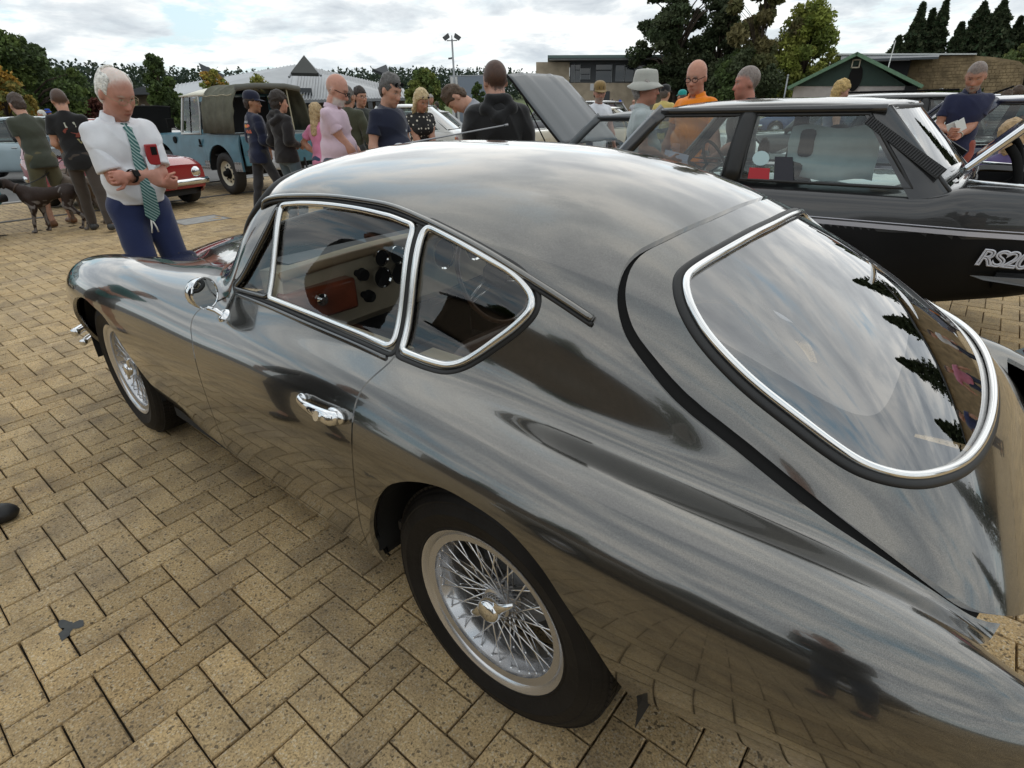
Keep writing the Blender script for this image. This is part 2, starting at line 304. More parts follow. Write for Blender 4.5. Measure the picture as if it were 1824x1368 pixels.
# ---------------------------------------------------------------- ground: herringbone pavers near the camera, the same pattern in the material beyond, tarmac behind
BRK_O = (0.53049, 1.13857); BRK_A = math.radians(270.4223)
def brick_xy(u, v): c, s = math.cos(BRK_A), math.sin(BRK_A); return (BRK_O[0]+.1*(u*c+v*s), BRK_O[1]+.1*(u*s-v*c))
def brick_uv(x, y):
    dx, dy = (x-BRK_O[0])/.1, (y-BRK_O[1])/.1; c, s = math.cos(BRK_A), math.sin(BRK_A); return (dx*c+dy*s, dx*s-dy*c)
def paver_material(name, pattern):
    m = bpy.data.materials.new(name); m.use_nodes = True; nt = m.node_tree; N = nt.nodes; K = nt.links; b = N['Principled BSDF']
    def mth(op, a, bb=None, clamp=False):
        o = N.new('ShaderNodeMath'); o.operation = op; o.use_clamp = clamp
        for i, v in enumerate((a, bb)):
            if v is None: continue
            if isinstance(v, (int, float)): o.inputs[i].default_value = v
            else: K.new(v, o.inputs[i])
        return o.outputs[0]
    def mixc(f, a, bb, mode='MIX'):
        o = N.new('ShaderNodeMix'); o.data_type = 'RGBA'; o.blend_type = mode
        for s, v in ((o.inputs[0], f), (o.inputs[6], a), (o.inputs[7], bb)):
            if isinstance(v, (int, float)): s.default_value = v
            elif isinstance(v, tuple): s.default_value = (*v, 1)
            else: K.new(v, s)
        return o.outputs[2]
    def rmp(f, stops):
        r = N.new('ShaderNodeValToRGB'); e = r.color_ramp.elements
        while len(e) < len(stops): e.new(.5)
        for q, (p, c) in zip(e, stops): q.position = p; q.color = (*c, 1) if isinstance(c, tuple) else (c, c, c, 1)
        K.new(f, r.inputs[0]); return r.outputs[0]
    geo = N.new('ShaderNodeNewGeometry'); P = geo.outputs['Position']
    def noi(scale, det=3, rough=.55):
        t = N.new('ShaderNodeTexNoise'); t.inputs['Scale'].default_value = scale; t.inputs['Detail'].default_value = det; t.inputs['Roughness'].default_value = rough; K.new(P, t.inputs[0]); return t.outputs[0]
    def vor(scale):
        t = N.new('ShaderNodeTexVoronoi'); t.inputs['Scale'].default_value = scale; K.new(P, t.inputs[0]); return t
    base = rmp(noi(1.3, 4), [(.3, (.42, .285, .135)), (.5, (.47, .335, .170)), (.7, (.43, .315, .18))])
    grain = noi(170, 3, .7)
    c = mixc(1.0, base, rmp(grain, [(.34, .42), (.47, .95), (.60, 1.18), (.72, 1.5)]), 'MULTIPLY')
    v1 = vor(240); c = mixc(rmp(v1.outputs['Color'], [(.0, 0.0), (.74, 0.0), (.84, .6)]), c, (.62, .54, .40))        # pale chips
    v2 = vor(150); c = mixc(rmp(v2.outputs['Color'], [(.0, .85), (.13, .75), (.2, 0.0)]), c, (.075, .055, .035))     # dark chips
    wear = noi(5.5, 5); c = mixc(rmp(wear, [(.46, 0.0), (.72, .55)]), c, (.13, .10, .07))
    if not pattern:
        at = N.new('ShaderNodeAttribute'); at.attribute_name = 'tone'; oi = N.new('ShaderNodeObjectInfo')
        tn = mth('ADD', at.outputs['Fac'], mth('MULTIPLY', mth('SUBTRACT', oi.outputs['Random'], .5), .16))
        c = mixc(1.0, c, tn, 'MULTIPLY')
        h = mth('ADD', grain, mth('MULTIPLY', noi(60), .6)); bst = .55
    else:
        vr = N.new('ShaderNodeVectorMath'); vr.operation = 'SUBTRACT'; K.new(P, vr.inputs[0]); vr.inputs[1].default_value = (*BRK_O, 0)
        sp = N.new('ShaderNodeSeparateXYZ'); K.new(vr.outputs[0], sp.inputs[0]); X, Y = sp.outputs[0], sp.outputs[1]; ca, sa = 10*math.cos(BRK_A), 10*math.sin(BRK_A)
        U = mth('ADD', mth('MULTIPLY', X, ca), mth('MULTIPLY', Y, sa)); V = mth('SUBTRACT', mth('MULTIPLY', X, sa), mth('MULTIPLY', Y, ca))
        fu, fv = mth('FLOOR', U), mth('FLOOR', V); u, v = mth('SUBTRACT', U, fu), mth('SUBTRACT', V, fv)
        s = mth('FLOORED_MODULO', mth('ADD', fu, fv), 4.0)
        eq = lambda k: mth('COMPARE', s, float(k)); 
        for nd in list(N):
            if nd.type == 'MATH' and nd.operation == 'COMPARE': nd.inputs[2].default_value = .1
        def E(k):
            o = eq(k); o.node.inputs[2].default_value = .1; return o
        s0, s1, s2, s3 = E(0), E(1), E(2), E(3)
        isU = mth('ADD', s0, s1); isV = mth('ADD', s2, s3)
        big = lambda sel, d: mth('ADD', d, mth('MULTIPLY', mth('SUBTRACT', 1.0, sel), 5.0))
        iu, iv = mth('SUBTRACT', 1.0, u), mth('SUBTRACT', 1.0, v)
        d = big(isU, mth('MINIMUM', v, iv)); d = mth('MINIMUM', d, big(s0, u)); d = mth('MINIMUM', d, big(s1, iu))
        d = mth('MINIMUM', d, big(isV, mth('MINIMUM', u, iu))); d = mth('MINIMUM', d, big(s2, v)); d = mth('MINIMUM', d, big(s3, iv))
        j = rmp(d, [(0.0, 1.0), (.028, 1.0), (.06, 0.0)])
        cu = mth('SUBTRACT', fu, s1); cv = mth('SUBTRACT', fv, s3); cmb = N.new('ShaderNodeCombineXYZ'); K.new(cu, cmb.inputs[0]); K.new(cv, cmb.inputs[1])
        wn = N.new('ShaderNodeTexWhiteNoise'); wn.noise_dimensions = '2D'; K.new(cmb.outputs[0], wn.inputs[0])
        c = mixc(1.0, c, mth('ADD', mth('MULTIPLY', wn.outputs[0], .3), .85), 'MULTIPLY')
        c = mixc(j, c, (.045, .038, .026)); h = mth('ADD', mth('MULTIPLY', mth('SUBTRACT', 1.0, j), 2.0), mth('MULTIPLY', grain, .3)); bst = .4
    K.new(c, b.inputs['Base Color']); b.inputs['Roughness'].default_value = .82; b.inputs['Specular IOR Level'].default_value = .35
    bp = N.new('ShaderNodeBump'); bp.inputs['Strength'].default_value = bst; bp.inputs['Distance'].default_value = .004; K.new(h, bp.inputs['Height']); K.new(bp.outputs[0], b.inputs['Normal'])
    return m
PAVER = paver_material('paver', False); PAVFAR = paver_material('paver_far', True)
JOINT = mat('joint_sand', (.05, .043, .03), .95, var=.5, vscale=30, bump=.6, bscale=150)
TARMAC = mat('tarmac', (.115, .112, .108), .9, var=.25, vscale=.6, bump=.3, bscale=90)
GRASSM = mat('grass_field', (.085, .12, .035), .95, var=.4, vscale=.05)
def build_ground():
    S = 1400.0
    g = mesh_obj('ground', [(-S, -S, -.06), (S, -S, -.06), (S, S, -.06), (-S, S, -.06)], [(0, 1, 2, 3)], GRASSM, smooth=False); tag(g, kind='structure')
    t = mesh_obj('car_park', [(-90, -90, -.045), (110, -90, -.045), (110, 60, -.045), (-90, 60, -.045)], [(0, 1, 2, 3)], TARMAC, smooth=False); tag(t, kind='structure')
    # paved apron: a frame of flat paving outside the rectangle that is laid brick by brick
    x0, x1, y0, y1 = -4.2, 9.6, -6.2, 3.6
    X0, X1, Y0, Y1 = -45., 13.4, -34., 18.
    vs = [(X0, Y0, -.012), (X1, Y0, -.012), (X1, Y1, -.012), (X0, Y1, -.012), (x0, y0, -.012), (x1, y0, -.012), (x1, y1, -.012), (x0, y1, -.012)]
    pav = mesh_obj('paving', vs, [(0, 1, 5, 4), (1, 2, 6, 5), (2, 3, 7, 6), (3, 0, 4, 7)], PAVFAR, smooth=False); tag(pav, kind='structure')
    bed = mesh_obj('joint_bed', [(x0, y0, -.022), (x1, y0, -.022), (x1, y1, -.022), (x0, y1, -.022)], [(0, 1, 2, 3)], JOINT, pav, smooth=False)
    rnd = random.Random(4)
    def brick(nu, nv, tone, r):
        L, W = nu*.1, nv*.1; g_ = .0024; b_ = .003
        a = (g_, L-g_, g_, W-g_); pts = []
        for ins, z in ((0, -.03), (0, -.004), (b_, 0.0)):
            for sx, sy in ((0, 0), (1, 0), (1, 1), (0, 1)):
                jx = r.uniform(-.0012, .0012) if z > -.02 else 0
                x = (a[0]+ins if sx == 0 else a[1]-ins)+jx; y = (a[2]+ins if sy == 0 else a[3]-ins)+jx; pts.append((x, y, z+(r.uniform(-.0008, .0008) if z > -.02 else 0)))
        fs = [(8, 9, 10, 11)]
        for k in range(2):
            for i in range(4): fs.append((k*4+i, k*4+(i+1) % 4, k*4+4+(i+1) % 4, k*4+4+i))
        return pts, fs
    def place(pts, u, v, tilt):
        out = []
        for x, y, z in pts:
            X, Y = brick_xy(u+x*10, v+y*10); out.append((X, Y, z+tilt[0]*(x-.05)+tilt[1]*(y-.05)+tilt[2]))
        return out
    lst = []
    cor = [brick_uv(x, y) for x in (x0, x1) for y in (y0, y1)]
    u0, u1 = int(min(c[0] for c in cor)), int(max(c[0] for c in cor)); v0, v1 = int(min(c[1] for c in cor)), int(max(c[1] for c in cor))
    for i in range(u0, u1):
        for j in range(v0, v1):
            s = (i+j) % 4
            if s not in (0, 2): continue
            cx, cy = brick_xy(i+(1 if s == 0 else .5), j+(.5 if s == 0 else 1))
            if x0+.08 < cx < x1-.05 and y0+.08 < cy < y1-.05: lst.append((i, j, s, cx, cy))
    # size in the picture decides which are single objects
    def show(cx, cy):
        p = CAM_R @ (Vector((cx, cy, 0))-CAM_P)
        if p.z < .2: return 0
        X, Y = p.x/p.z*997.1+912, p.y/p.z*997.1+684
        if not (-20 < X < 1844 and 380 < Y < 1388): return 0
        if (-.62 < cy < .62 and -.9 < cx < 2.8) : return 0
        return 1.0/p.z
    lst.sort(key=lambda t: -show(t[3], t[4]))
    single = lst[:300]; rest = lst[300:]
    var = {}
    for s in (0, 2):
        for k in range(10):
            r = random.Random(k*7+s); tone = r.uniform(.86, 1.12); p, f = brick(2, 1, tone, r) if s == 0 else brick(1, 2, tone, r)
            c, sn = math.cos(BRK_A), math.sin(BRK_A)
            q = [(x*c+y*sn, x*sn-y*c, z) for x, y, z in p]
            me = bpy.data.meshes.new('brick'); me.from_pydata(q, [], [t[::-1] for t in f]); me.materials.append(PAVER)
            at = me.attributes.new('tone', 'FLOAT', 'POINT'); at.data.foreach_set('value', [tone]*len(q)); me.update(); var[s, k] = me
    for i, j, s, cx, cy in single:
        o = bpy.data.objects.new('brick', var[s, rnd.randrange(10)]); COL.objects.link(o); o.parent = pav; x, y = brick_xy(i, j)
        o.location = (x, y, rnd.uniform(-.0014, .0014)); o.rotation_euler = (rnd.uniform(-.006, .006), rnd.uniform(-.006, .006), 0)
    V, F, T = [], [], []
    for i, j, s, cx, cy in rest:
        p, f = brick(2, 1, 1, rnd) if s == 0 else brick(1, 2, 1, rnd); t = (rnd.uniform(-.006, .006), rnd.uniform(-.006, .006), rnd.uniform(-.0014, .0014))
        b0 = len(V); V += place(p, i, j, t); F += [tuple(b0+k for k in q[::-1]) for q in f]; T += [rnd.uniform(.84, 1.14)]*len(p)
    o = mesh_obj('brick_field', V, F, PAVER, pav, smooth=False); o['kind'] = 'stuff'
    at = o.data.attributes.new('tone', 'FLOAT', 'POINT'); at.data.foreach_set('value', T)
    # oil stain
    rr = random.Random(3); cx, cy, _ = at_height(122, 1118, 0); pts = []
    for k in range(26):
        a = 2*math.pi*k/26; r = .042*(1+.45*math.sin(3*a+1)+.25*rr.uniform(-1, 1)); pts.append((cx+r*math.cos(a)*.9, cy+r*math.sin(a)*.62, .0022))
    st = mesh_obj('stain', pts, [tuple(range(26))], mat('oil_stain', (.022, .022, .018), .35, var=.5, vscale=60), pav, smooth=False)
    # steel manhole frame and cover
    mh = thing('manhole_cover', 'square grey concrete inspection cover set flush in the paving by the walking man', 'manhole cover', (8.35, -2.25, 0))
    mb = MB().box((0, 0, -.006), (.52, .62, .014)); mb.build('cover', mat('cover_concrete', (.33, .32, .30), .85, var=.2, vscale=12, bump=.4, bscale=80), mh, smooth=False)
    fb = MB(); 
    for sx in (-1, 1): fb.box((sx*.275, 0, -.005), (.03, .68, .018)); fb.box((0, sx*.325, -.005), (.52, .03, .018))
    fb.build('frame', mat('cover_steel', (.20, .19, .18), .5, .6), mh, smooth=False)
    # channel drain across the paving
    d = MB().box((10.9, -3.6, -.008), (.12, 9.0, .012)); o = d.build('drain_channel', mat('drain', (.09, .085, .08), .8), None, smooth=False); tag(o, 'dark slotted drain channel in the paving in front of the blue off-roader', 'drain')
    k = MB().box((13.46, -8.0, -.02), (.12, 52, .06)); o = k.build('kerb', mat('kerb_stone', (.36, .35, .33), .85, var=.15, vscale=3), None, smooth=False); tag(o, kind='structure')
build_ground()
# ---------------------------------------------------------------- trimming of dense meshes along implicit curves
class Soup:
    def __init__(s, P, N, T): s.P, s.N, s.T = P, N, T
    def clip(s, f, keep_pos=True):
        """keeps the side where f > 0, cutting triangles on f = 0"""
        if not keep_pos: f = -f
        T = s.T; ins = f[T] > 0; cnt = ins.sum(1); keep = T[cnt == 3]; cut = T[(cnt == 1) | (cnt == 2)]; ci = ins[(cnt == 1) | (cnt == 2)]
        P, N = s.P, s.N; newP, newN, tris = [], [], []; nb = len(P); edges = {}
        def ev(a, b):
            k = (a, b) if a < b else (b, a)
            if k in edges: return edges[k]
            a, b = k; t = f[a]/(f[a]-f[b]); newP.append(P[a]*(1-t)+P[b]*t); n = N[a]*(1-t)+N[b]*t; newN.append(n/np.linalg.norm(n)); edges[k] = nb+len(newP)-1; return edges[k]
        for t, q in zip(cut.tolist(), ci.tolist()):
            if sum(q) == 1:
                i = q.index(True); a, b, c = t[i], t[(i+1) % 3], t[(i+2) % 3]; tris.append((a, ev(a, b), ev(a, c)))
            else:
                i = q.index(False); a, b, c = t[i], t[(i+1) % 3], t[(i+2) % 3]; e1, e2 = ev(a, b), ev(a, c); tris += [(e1, b, c), (e1, c, e2)]
        P2 = np.concatenate([P, np.array(newP).reshape(-1, 3)]); N2 = np.concatenate([N, np.array(newN).reshape(-1, 3)])
        T2 = np.concatenate([keep, np.array(tris, int).reshape(-1, 3)])
        return Soup(P2, N2, T2).compact()
    def compact(s):
        u, inv = np.unique(s.T, return_inverse=True); return Soup(s.P[u], s.N[u], inv.reshape(-1, 3))
    def rim(s, depth):
        """adds a turned-in edge of the given depth along open boundaries"""
        T = s.T; E = np.concatenate([T[:, [0, 1]], T[:, [1, 2]], T[:, [2, 0]]]); key = np.sort(E, 1); _, idx, c = np.unique(key, axis=0, return_index=True, return_counts=True)
        B = E[idx[c == 1]]; u = np.unique(B); m = -np.ones(len(s.P), int); n = len(s.P); m[u] = n+np.arange(len(u))
        P = np.concatenate([s.P, s.P[u]-s.N[u]*depth]); N = np.concatenate([s.N, s.N[u]])
        q = np.concatenate([np.c_[B[:, 0], m[B[:, 0]], m[B[:, 1]]], np.c_[B[:, 0], m[B[:, 1]], B[:, 1]]])
        return P, N, np.concatenate([T, q]), len(T)
    def loops(s):
        T = s.T; E = np.concatenate([T[:, [0, 1]], T[:, [1, 2]], T[:, [2, 0]]]); key = np.sort(E, 1); _, idx, c = np.unique(key, axis=0, return_index=True, return_counts=True)
        nx = {int(a): int(b) for a, b in E[idx[c == 1]]}; out = []
        while nx:
            a = next(iter(nx)); l = [a]; b = nx.pop(a)
            while b in nx: l.append(b); b = nx.pop(b)
            out.append(l)
        return out
def poly_sdf(Q, poly):               # signed distance to a closed polygon in 2-D, positive inside
    A = np.array(poly, float); B = np.roll(A, -1, 0); d2 = np.full(len(Q), 1e9); w = np.zeros(len(Q), bool)
    for a, b in zip(A, B):
        e = b-a; q = Q-a; t = np.clip(q@e/(e@e+1e-15), 0, 1); d2 = np.minimum(d2, ((q-t[:, None]*e)**2).sum(1))
        c = ((a[1] > Q[:, 1]) != (b[1] > Q[:, 1])); x = (b[0]-a[0])*(Q[:, 1]-a[1])/(b[1]-a[1] if abs(b[1]-a[1]) > 1e-12 else 1e-12)+a[0]; w ^= c & (Q[:, 0] < x)
    return np.where(w, 1, -1)*np.sqrt(d2)
def build_coupe():
    S = CoupeSurface(); P, N = S.grid(13, 9); ni, nk = P.shape[:2]
    ti = np.linspace(0, S.ni-1, ni)[:, None].repeat(nk, 1).ravel(); tk = np.linspace(0, S.nk-1, nk)[None].repeat(ni, 0).ravel()
    idx = np.arange(ni*nk).reshape(ni, nk); a, b, c, d = idx[:-1, :-1].ravel(), idx[1:, :-1].ravel(), idx[1:, 1:].ravel(), idx[:-1, 1:].ravel()
    T = np.concatenate([np.c_[a, b, c], np.c_[a, c, d]]); P = P.reshape(-1, 3); N = N.reshape(-1, 3)
    fn = np.cross(P[T[:, 1]]-P[T[:, 0]], P[T[:, 2]]-P[T[:, 0]])
    if (fn*N[T[:, 0]]).sum() < 0: T = T[:, ::-1].copy()
    full = Soup(P, N, T)
    # --- outlines measured on the body
    qw = curve_pts([(.316,1.169),(.20,1.145),(.10,1.120),(.043,1.104),(.002,1.084),(-.021,1.064),(-.024,1.042),(0,1.008),(.057,.957),(.104,.918),(.131,.90),(.165,.888),(.225,.886)], 5)+[(.316, .89)]
    dw = [(.338,1.166)]+curve_pts([(.433,1.179),(.56,1.186),(.715,1.186),(.847,1.177),(.925,1.160),(.964,1.099),(1.018,1.023),(1.081,.94),(1.12,.913)], 5)+[(1.105,.900),(.906,.905),(.669,.899),(.466,.893),(.338,.887)]
    door = curve_pts([(.323,.93),(.326,.873),(.338,.842),(.343,.82),(.341,.793),(.333,.744),(.331,.68),(.342,.593),(.373,.483),(.42,.37),(.462,.272)], 5)+curve_pts([(.49,.262),(.90,.262),(1.28,.268)], 4)+curve_pts([(1.315,.285),(1.238,.413),(1.20,.542),(1.205,.648),(1.238,.733),(1.275,.774),(1.287,.80),(1.27,.826),(1.20,.855),(1.15,.88),(1.13,.93)], 5)
    arch_r = curve_pts([(.405,.05),(.405,.25),(.403,.317),(.335,.463),(.267,.579),(.239,.616),(.197,.657),(.127,.698),(.036,.724),(-.04,.726),(-.149,.712),(-.225,.674),(-.272,.628),(-.315,.574),(-.345,.516),(-.37,.40),(-.385,.25),(-.385,.05)], 4)
    arch_f = curve_pts([(2.665,.05),(2.66,.30),(2.62,.45),(2.55,.575),(2.45,.655),(2.35,.688),(2.27,.697),(2.156,.685),(2.03,.662),(1.94,.60),(1.885,.50),(1.865,.386),(1.875,.30),(1.88,.05)], 4)
    sd = lambda x, z: (-x-z)/2**.5
    hat = [(-.222,0.0,1.187),(-.222,.086,1.186),(-.216,.18,1.18),(-.205,.257,1.173),(-.188,.339,1.16),(-.172,.389,1.147),(-.168,.426,1.129),(-.173,.455,1.108),(-.185,.48,1.084),(-.203,.499,1.057),(-.225,.512,1.032),(-.269,.523,.996),(-.341,.532,.946),(-.459,.533,.888),(-.574,.535,.827),(-.629,.535,.806),(-.708,.532,.777),(-.756,.528,.761),(-.801,.52,.745),(-.823,.511,.738),(-.85,.49,.73),(-.885,.44,.71),(-.915,.34,.68),(-.925,.18,.67),(-.927,0,.667)]
    hatch = [(y, sd(x, z)) for x, y, z in hat]; hatch = hatch+[(-y, s_) for y, s_ in hatch[-2:0:-1]]; hatch = [tuple(p) for p in curve_pts(hatch, 3, True)]
    rwn = [(-.296,0.0,1.154),(-.292,.10,1.152),(-.287,.19,1.147),(-.28,.265,1.14),(-.264,.355,1.124),(-.259,.388,1.114),(-.266,.409,1.101),(-.289,.437,1.074),(-.34,.464,1.032),(-.426,.480,.978),(-.508,.482,.935),(-.584,.480,.894),(-.626,.472,.876),(-.681,.438,.862),(-.722,.374,.853),(-.755,.277,.842),(-.776,.131,.834),(-.781,0,.831)]
    rw = [(y, sd(x, z)) for x, y, z in rwn]; rw = rw+[(-y, s_) for y, s_ in rw[-2:0:-1]]; rw = [tuple(p) for p in curve_pts(rw, 3, True)]
    bon = curve_pts([(1.405,0),(1.40,.25),(1.40,.42),(1.415,.475),(1.45,.495),(1.52,.493),(1.674,.461),(1.90,.405),(2.087,.352),(2.40,.275),(2.62,.21),(2.74,.13),(2.76,0)], 4); bon = [tuple(p) for p in bon]; bon = bon+[(x, -y) for x, y in bon[-2:0:-1]]
    def side(P, poly, lim=.40): return np.minimum(poly_sdf(P[:, [0, 2]], poly), np.abs(P[:, 1])-lim)
    def back(P, poly): return np.minimum(poly_sdf(np.c_[P[:, 1], sd(P[:, 0], P[:, 2])], poly), np.minimum(.2-P[:, 0], (P[:, 2]+.55*(-P[:, 0]))-.9))
    def bonnet(P): return np.minimum(poly_sdf(P[:, :2], bon), P[:, 2]-.55)
    F = {'qw': side(P, qw), 'dw': side(P, dw), 'door': side(P, door), 'hatch': back(P, hatch), 'rw': back(P, rw), 'bon': bonnet(P),
         'ar': side(P, arch_r, .3), 'af': side(P, arch_f, .3)}
    i0, i1, k0, k1 = 8.35, 9.92, 8.35, 15.65
    def rbox(u, v, u0, u1, v0, v1, r): return -(np.hypot(np.maximum(np.abs(u-(u0+u1)/2)-(u1-u0)/2+r, 0), np.maximum(np.abs(v-(v0+v1)/2)-(v1-v0)/2+r, 0))+np.minimum(np.maximum(np.abs(u-(u0+u1)/2)-(u1-u0)/2+r, np.abs(v-(v0+v1)/2)-(v1-v0)/2+r), 0)-r)
    F['ws'] = rbox(ti*.14, tk*.15, i0*.14, i1*.14, k0*.15, k1*.15, .07)
    mouth = np.minimum(.19-np.hypot(P[:, 1]/1.25, (P[:, 2]-.52)*1.25), P[:, 0]-2.6); F['mouth'] = mouth
    # carry the fields through successive cuts by re-evaluating them on the new points
    def ev(sp, k):
        Q = sp.P
        if k in ('qw', 'dw', 'door'): return side(Q, {'qw': qw, 'dw': dw, 'door': door}[k])
        if k == 'ar': return side(Q, arch_r, .3)
        if k == 'af': return side(Q, arch_f, .3)
        if k == 'hatch': return back(Q, hatch)
        if k == 'rw': return back(Q, rw)
        if k == 'bon': return bonnet(Q)
        if k == 'mouth': return np.minimum(.19-np.hypot(Q[:, 1]/1.25, (Q[:, 2]-.52)*1.25), Q[:, 0]-2.6)
    paint = bpy.data.materials.new('gunmetal_paint'); paint.use_nodes = True; nt = paint.node_tree; b = nt.nodes['Principled BSDF']
    b.inputs['Metallic'].default_value = .88; b.inputs['Roughness'].default_value = .13; b.inputs['Coat Weight'].default_value = 1.0; b.inputs['Coat Roughness'].default_value = .012; b.inputs['Coat IOR'].default_value = 1.6
    tcn = nt.nodes.new('ShaderNodeTexCoord'); fl = nt.nodes.new('ShaderNodeTexNoise'); fl.inputs['Scale'].default_value = 900; fl.inputs['Detail'].default_value = 1; nt.links.new(tcn.outputs['Object'], fl.inputs[0])
    rp = nt.nodes.new('ShaderNodeValToRGB'); rp.color_ramp.elements[0].position = .3; rp.color_ramp.elements[0].color = (.105, .102, .094, 1); rp.color_ramp.elements[1].position = .7; rp.color_ramp.elements[1].color = (.185, .181, .168, 1); nt.links.new(fl.outputs[0], rp.inputs[0]); nt.links.new(rp.outputs[0], b.inputs['Base Color'])
    car = thing('parked_car', 'polished gunmetal grey classic fastback coupe with wire wheels filling the foreground', 'car')
    liner = mat('car_liner', (.012, .012, .012), .85); edge = paint
    # windscreen first, in parameter space
    ws = Soup(P, N, T); body = ws.clip(F['ws'], False); screen = ws.clip(F['ws'], True)
    def panel(name, sp, m, depth=.012, parent=car, rimmat=None):
        Pp, Nn, Tt, nfront = sp.rim(depth); o = mesh_obj(name, Pp, Tt, [m, rimmat or m], parent, normals=Nn)
        mi = np.zeros(len(Tt), np.int32); mi[nfront:] = 1; o.data.polygons.foreach_set('material_index', mi); return o
    g = .0024
    holes = body
    for k in ('qw', 'dw', 'ar', 'af', 'rw', 'mouth'): holes = holes.clip(ev(holes, k)*-1, True)
    for k in ('door', 'hatch', 'bon'): holes = holes.clip(ev(holes, k)*-1-g*(1.25 if k != 'hatch' else 2.9), True)
    tailcut = lambda Q: np.maximum(Q[:, 0]+.866-.05*np.clip((np.abs(Q[:, 1])-.4)/.2, 0, 1), np.abs(Q[:, 1])-.60)
    holes = holes.clip(tailcut(holes.P), True); panel('body_shell', holes, paint, .014)
    dr = body.clip(ev(body, 'door')-g, True); dr = dr.clip(-ev(dr, 'dw'), True)
    for s_, nm in ((1, 'near'), (-1, 'far')):
        q = dr.clip(dr.P[:, 1]*s_, True); d_ = panel('door', q, paint, .02); 
        if s_ > 0: door_o = d_
    h = body.clip(ev(body, 'hatch')-g*1.7, True); h = h.clip(-ev(h, 'rw'), True); hatch_o = panel('tailgate', h, paint, .018)
    bn = body.clip(ev(body, 'bon')-g, True); panel('bonnet', bn, paint, .014)
    # inner skin a little below the paint: its black copy stands in for the shade in every gap
    inn = Soup(P-N*.022, N, T)
    q = Soup(P, N, T).clip(F['ws']+.004, False)
    for k, off in (('qw', .006), ('dw', .006), ('ar', 0), ('af', 0), ('rw', .006), ('mouth', 0)): q = q.clip(-(ev(q, k)+off), True)
    q = q.clip(tailcut(q.P)-.01, True)
    mesh_obj('inner_skin', q.P-q.N*.024, q.T, mat('headlining', (.50, .46, .40), .9), car, normals=-q.N)
    q2 = q; mesh_obj('gap_shade_skin', q2.P-q2.N*.0215, q2.T, liner, car, normals=q2.N)
    # --- glass panes with their bright frames
    def pane(name, sp, m, inset=.006, parent=car):
        o = mesh_obj(name, sp.P-sp.N*inset, sp.T, m, parent, normals=sp.N); return o
    def frame_along(name, loop_sp, w, t, m, parent, off=0.0, side_off=0.0, flat=True, it=3):
        mb = MB(); made = False
        for l in loop_sp.loops():
            if len(l) < 12: continue
            pts = loop_sp.P[l]; nr = loop_sp.N[l]
            L = np.linalg.norm(np.roll(pts, -1, 0)-pts, axis=1); s_ = np.r_[0, np.cumsum(L)]; n = max(40, int(s_[-1]/.008)); u = np.linspace(0, s_[-1], n, endpoint=False)
            PP = np.c_[[np.interp(u, s_, np.r_[pts[:, k], pts[:1, k]]) for k in range(3)]].T; NN = np.c_[[np.interp(u, s_, np.r_[nr[:, k], nr[:1, k]]) for k in range(3)]].T
            for _ in range(it): PP = (np.roll(PP, 1, 0)+2*PP+np.roll(PP, -1, 0))/4; NN = (np.roll(NN, 1, 0)+2*NN+np.roll(NN, -1, 0))/4
            NN /= np.linalg.norm(NN, axis=1, keepdims=True); TT = np.roll(PP, -1, 0)-np.roll(PP, 1, 0); TT /= np.linalg.norm(TT, axis=1, keepdims=True); SS = np.cross(NN, TT)
            Q = PP+NN*off+SS*side_off
            mb.tube([Vector(p) for p in Q], 1.0, 10, closed=True, flat=(t, w), up=[Vector(x) for x in NN]); made = True
        return mb.build(name, m, parent, angle=180) if made else None
    SIL = mat('bright_trim', (.80, .80, .79), .14, 1.0)
    base = Soup(P, N, T)
    for s_ in (1, -1):
        one = base.clip(base.P[:, 1]*s_-.2, True)
        q = one.clip(ev(one, 'qw')-.004, True); pq = pane('quarter_window', q, GLASS)
        frame_along('window_frame', q, .0092, .008, SIL, pq, .003, 0.0, it=1)
        q3 = one.clip(ev(one, 'qw')+.008, True); frame_along('window_seal', q3, .008, .006, RUBBER, pq, -.003, it=1)
        qd = one.clip(ev(one, 'dw')-.006, True)
        xx = lambda Q: Q[:, 0]-(.912+(.0)*(Q[:, 2]-.9))
        dglass = qd.clip(xx(qd.P)+.004, False); vent = qd.clip(xx(qd.P)-.004, True)
        pd = pane('door_window', dglass, GLASS); frame_along('window_frame', dglass, .0085, .007, SIL, pd, .003, it=1)
        pv = pane('vent_window', vent, GLASS); frame_along('window_frame', vent, .0075, .008, mat('dark_trim', (.16, .16, .16), .18, 1.0), pv, .002)
        q4 = one.clip(ev(one, 'dw')+.007, True); frame_along('window_seal', q4, .008, .006, RUBBER, pd, -.002, it=1)
    pw = pane('windscreen', screen, GLASS); frame_along('screen_seal', screen, .014, .011, RUBBER, pw, 0.0)
    q = base.clip(F['ws'], True)
    rwp = base.clip(ev(base, 'rw')-.006, True)
    RG = glass_mat('rear_glass', (.80, .80, .80), 2.35)
    pr = pane('rear_window', rwp, RG, .004); frame_along('window_frame', rwp, .0078, .008, SIL, pr, .004, .0)
    q5 = base.clip(ev(base, 'rw')+.006, True); frame_along('window_seal', q5, .0095, .007, RUBBER, pr, .0)
    # --- drip rails
    drip = [(1.035,.502,1.135),(1.01,.506,1.162),(.955,.503,1.177),(.842,.501,1.189),(.688,.497,1.198),(.571,.493,1.198),(.444,.490,1.193),(.328,.497,1.176),(.204,.506,1.151),(.102,.514,1.126),(.008,.521,1.098),(-.079,.525,1.070),(-.152,.526,1.043)]
    pts = curve_pts(drip, 6)
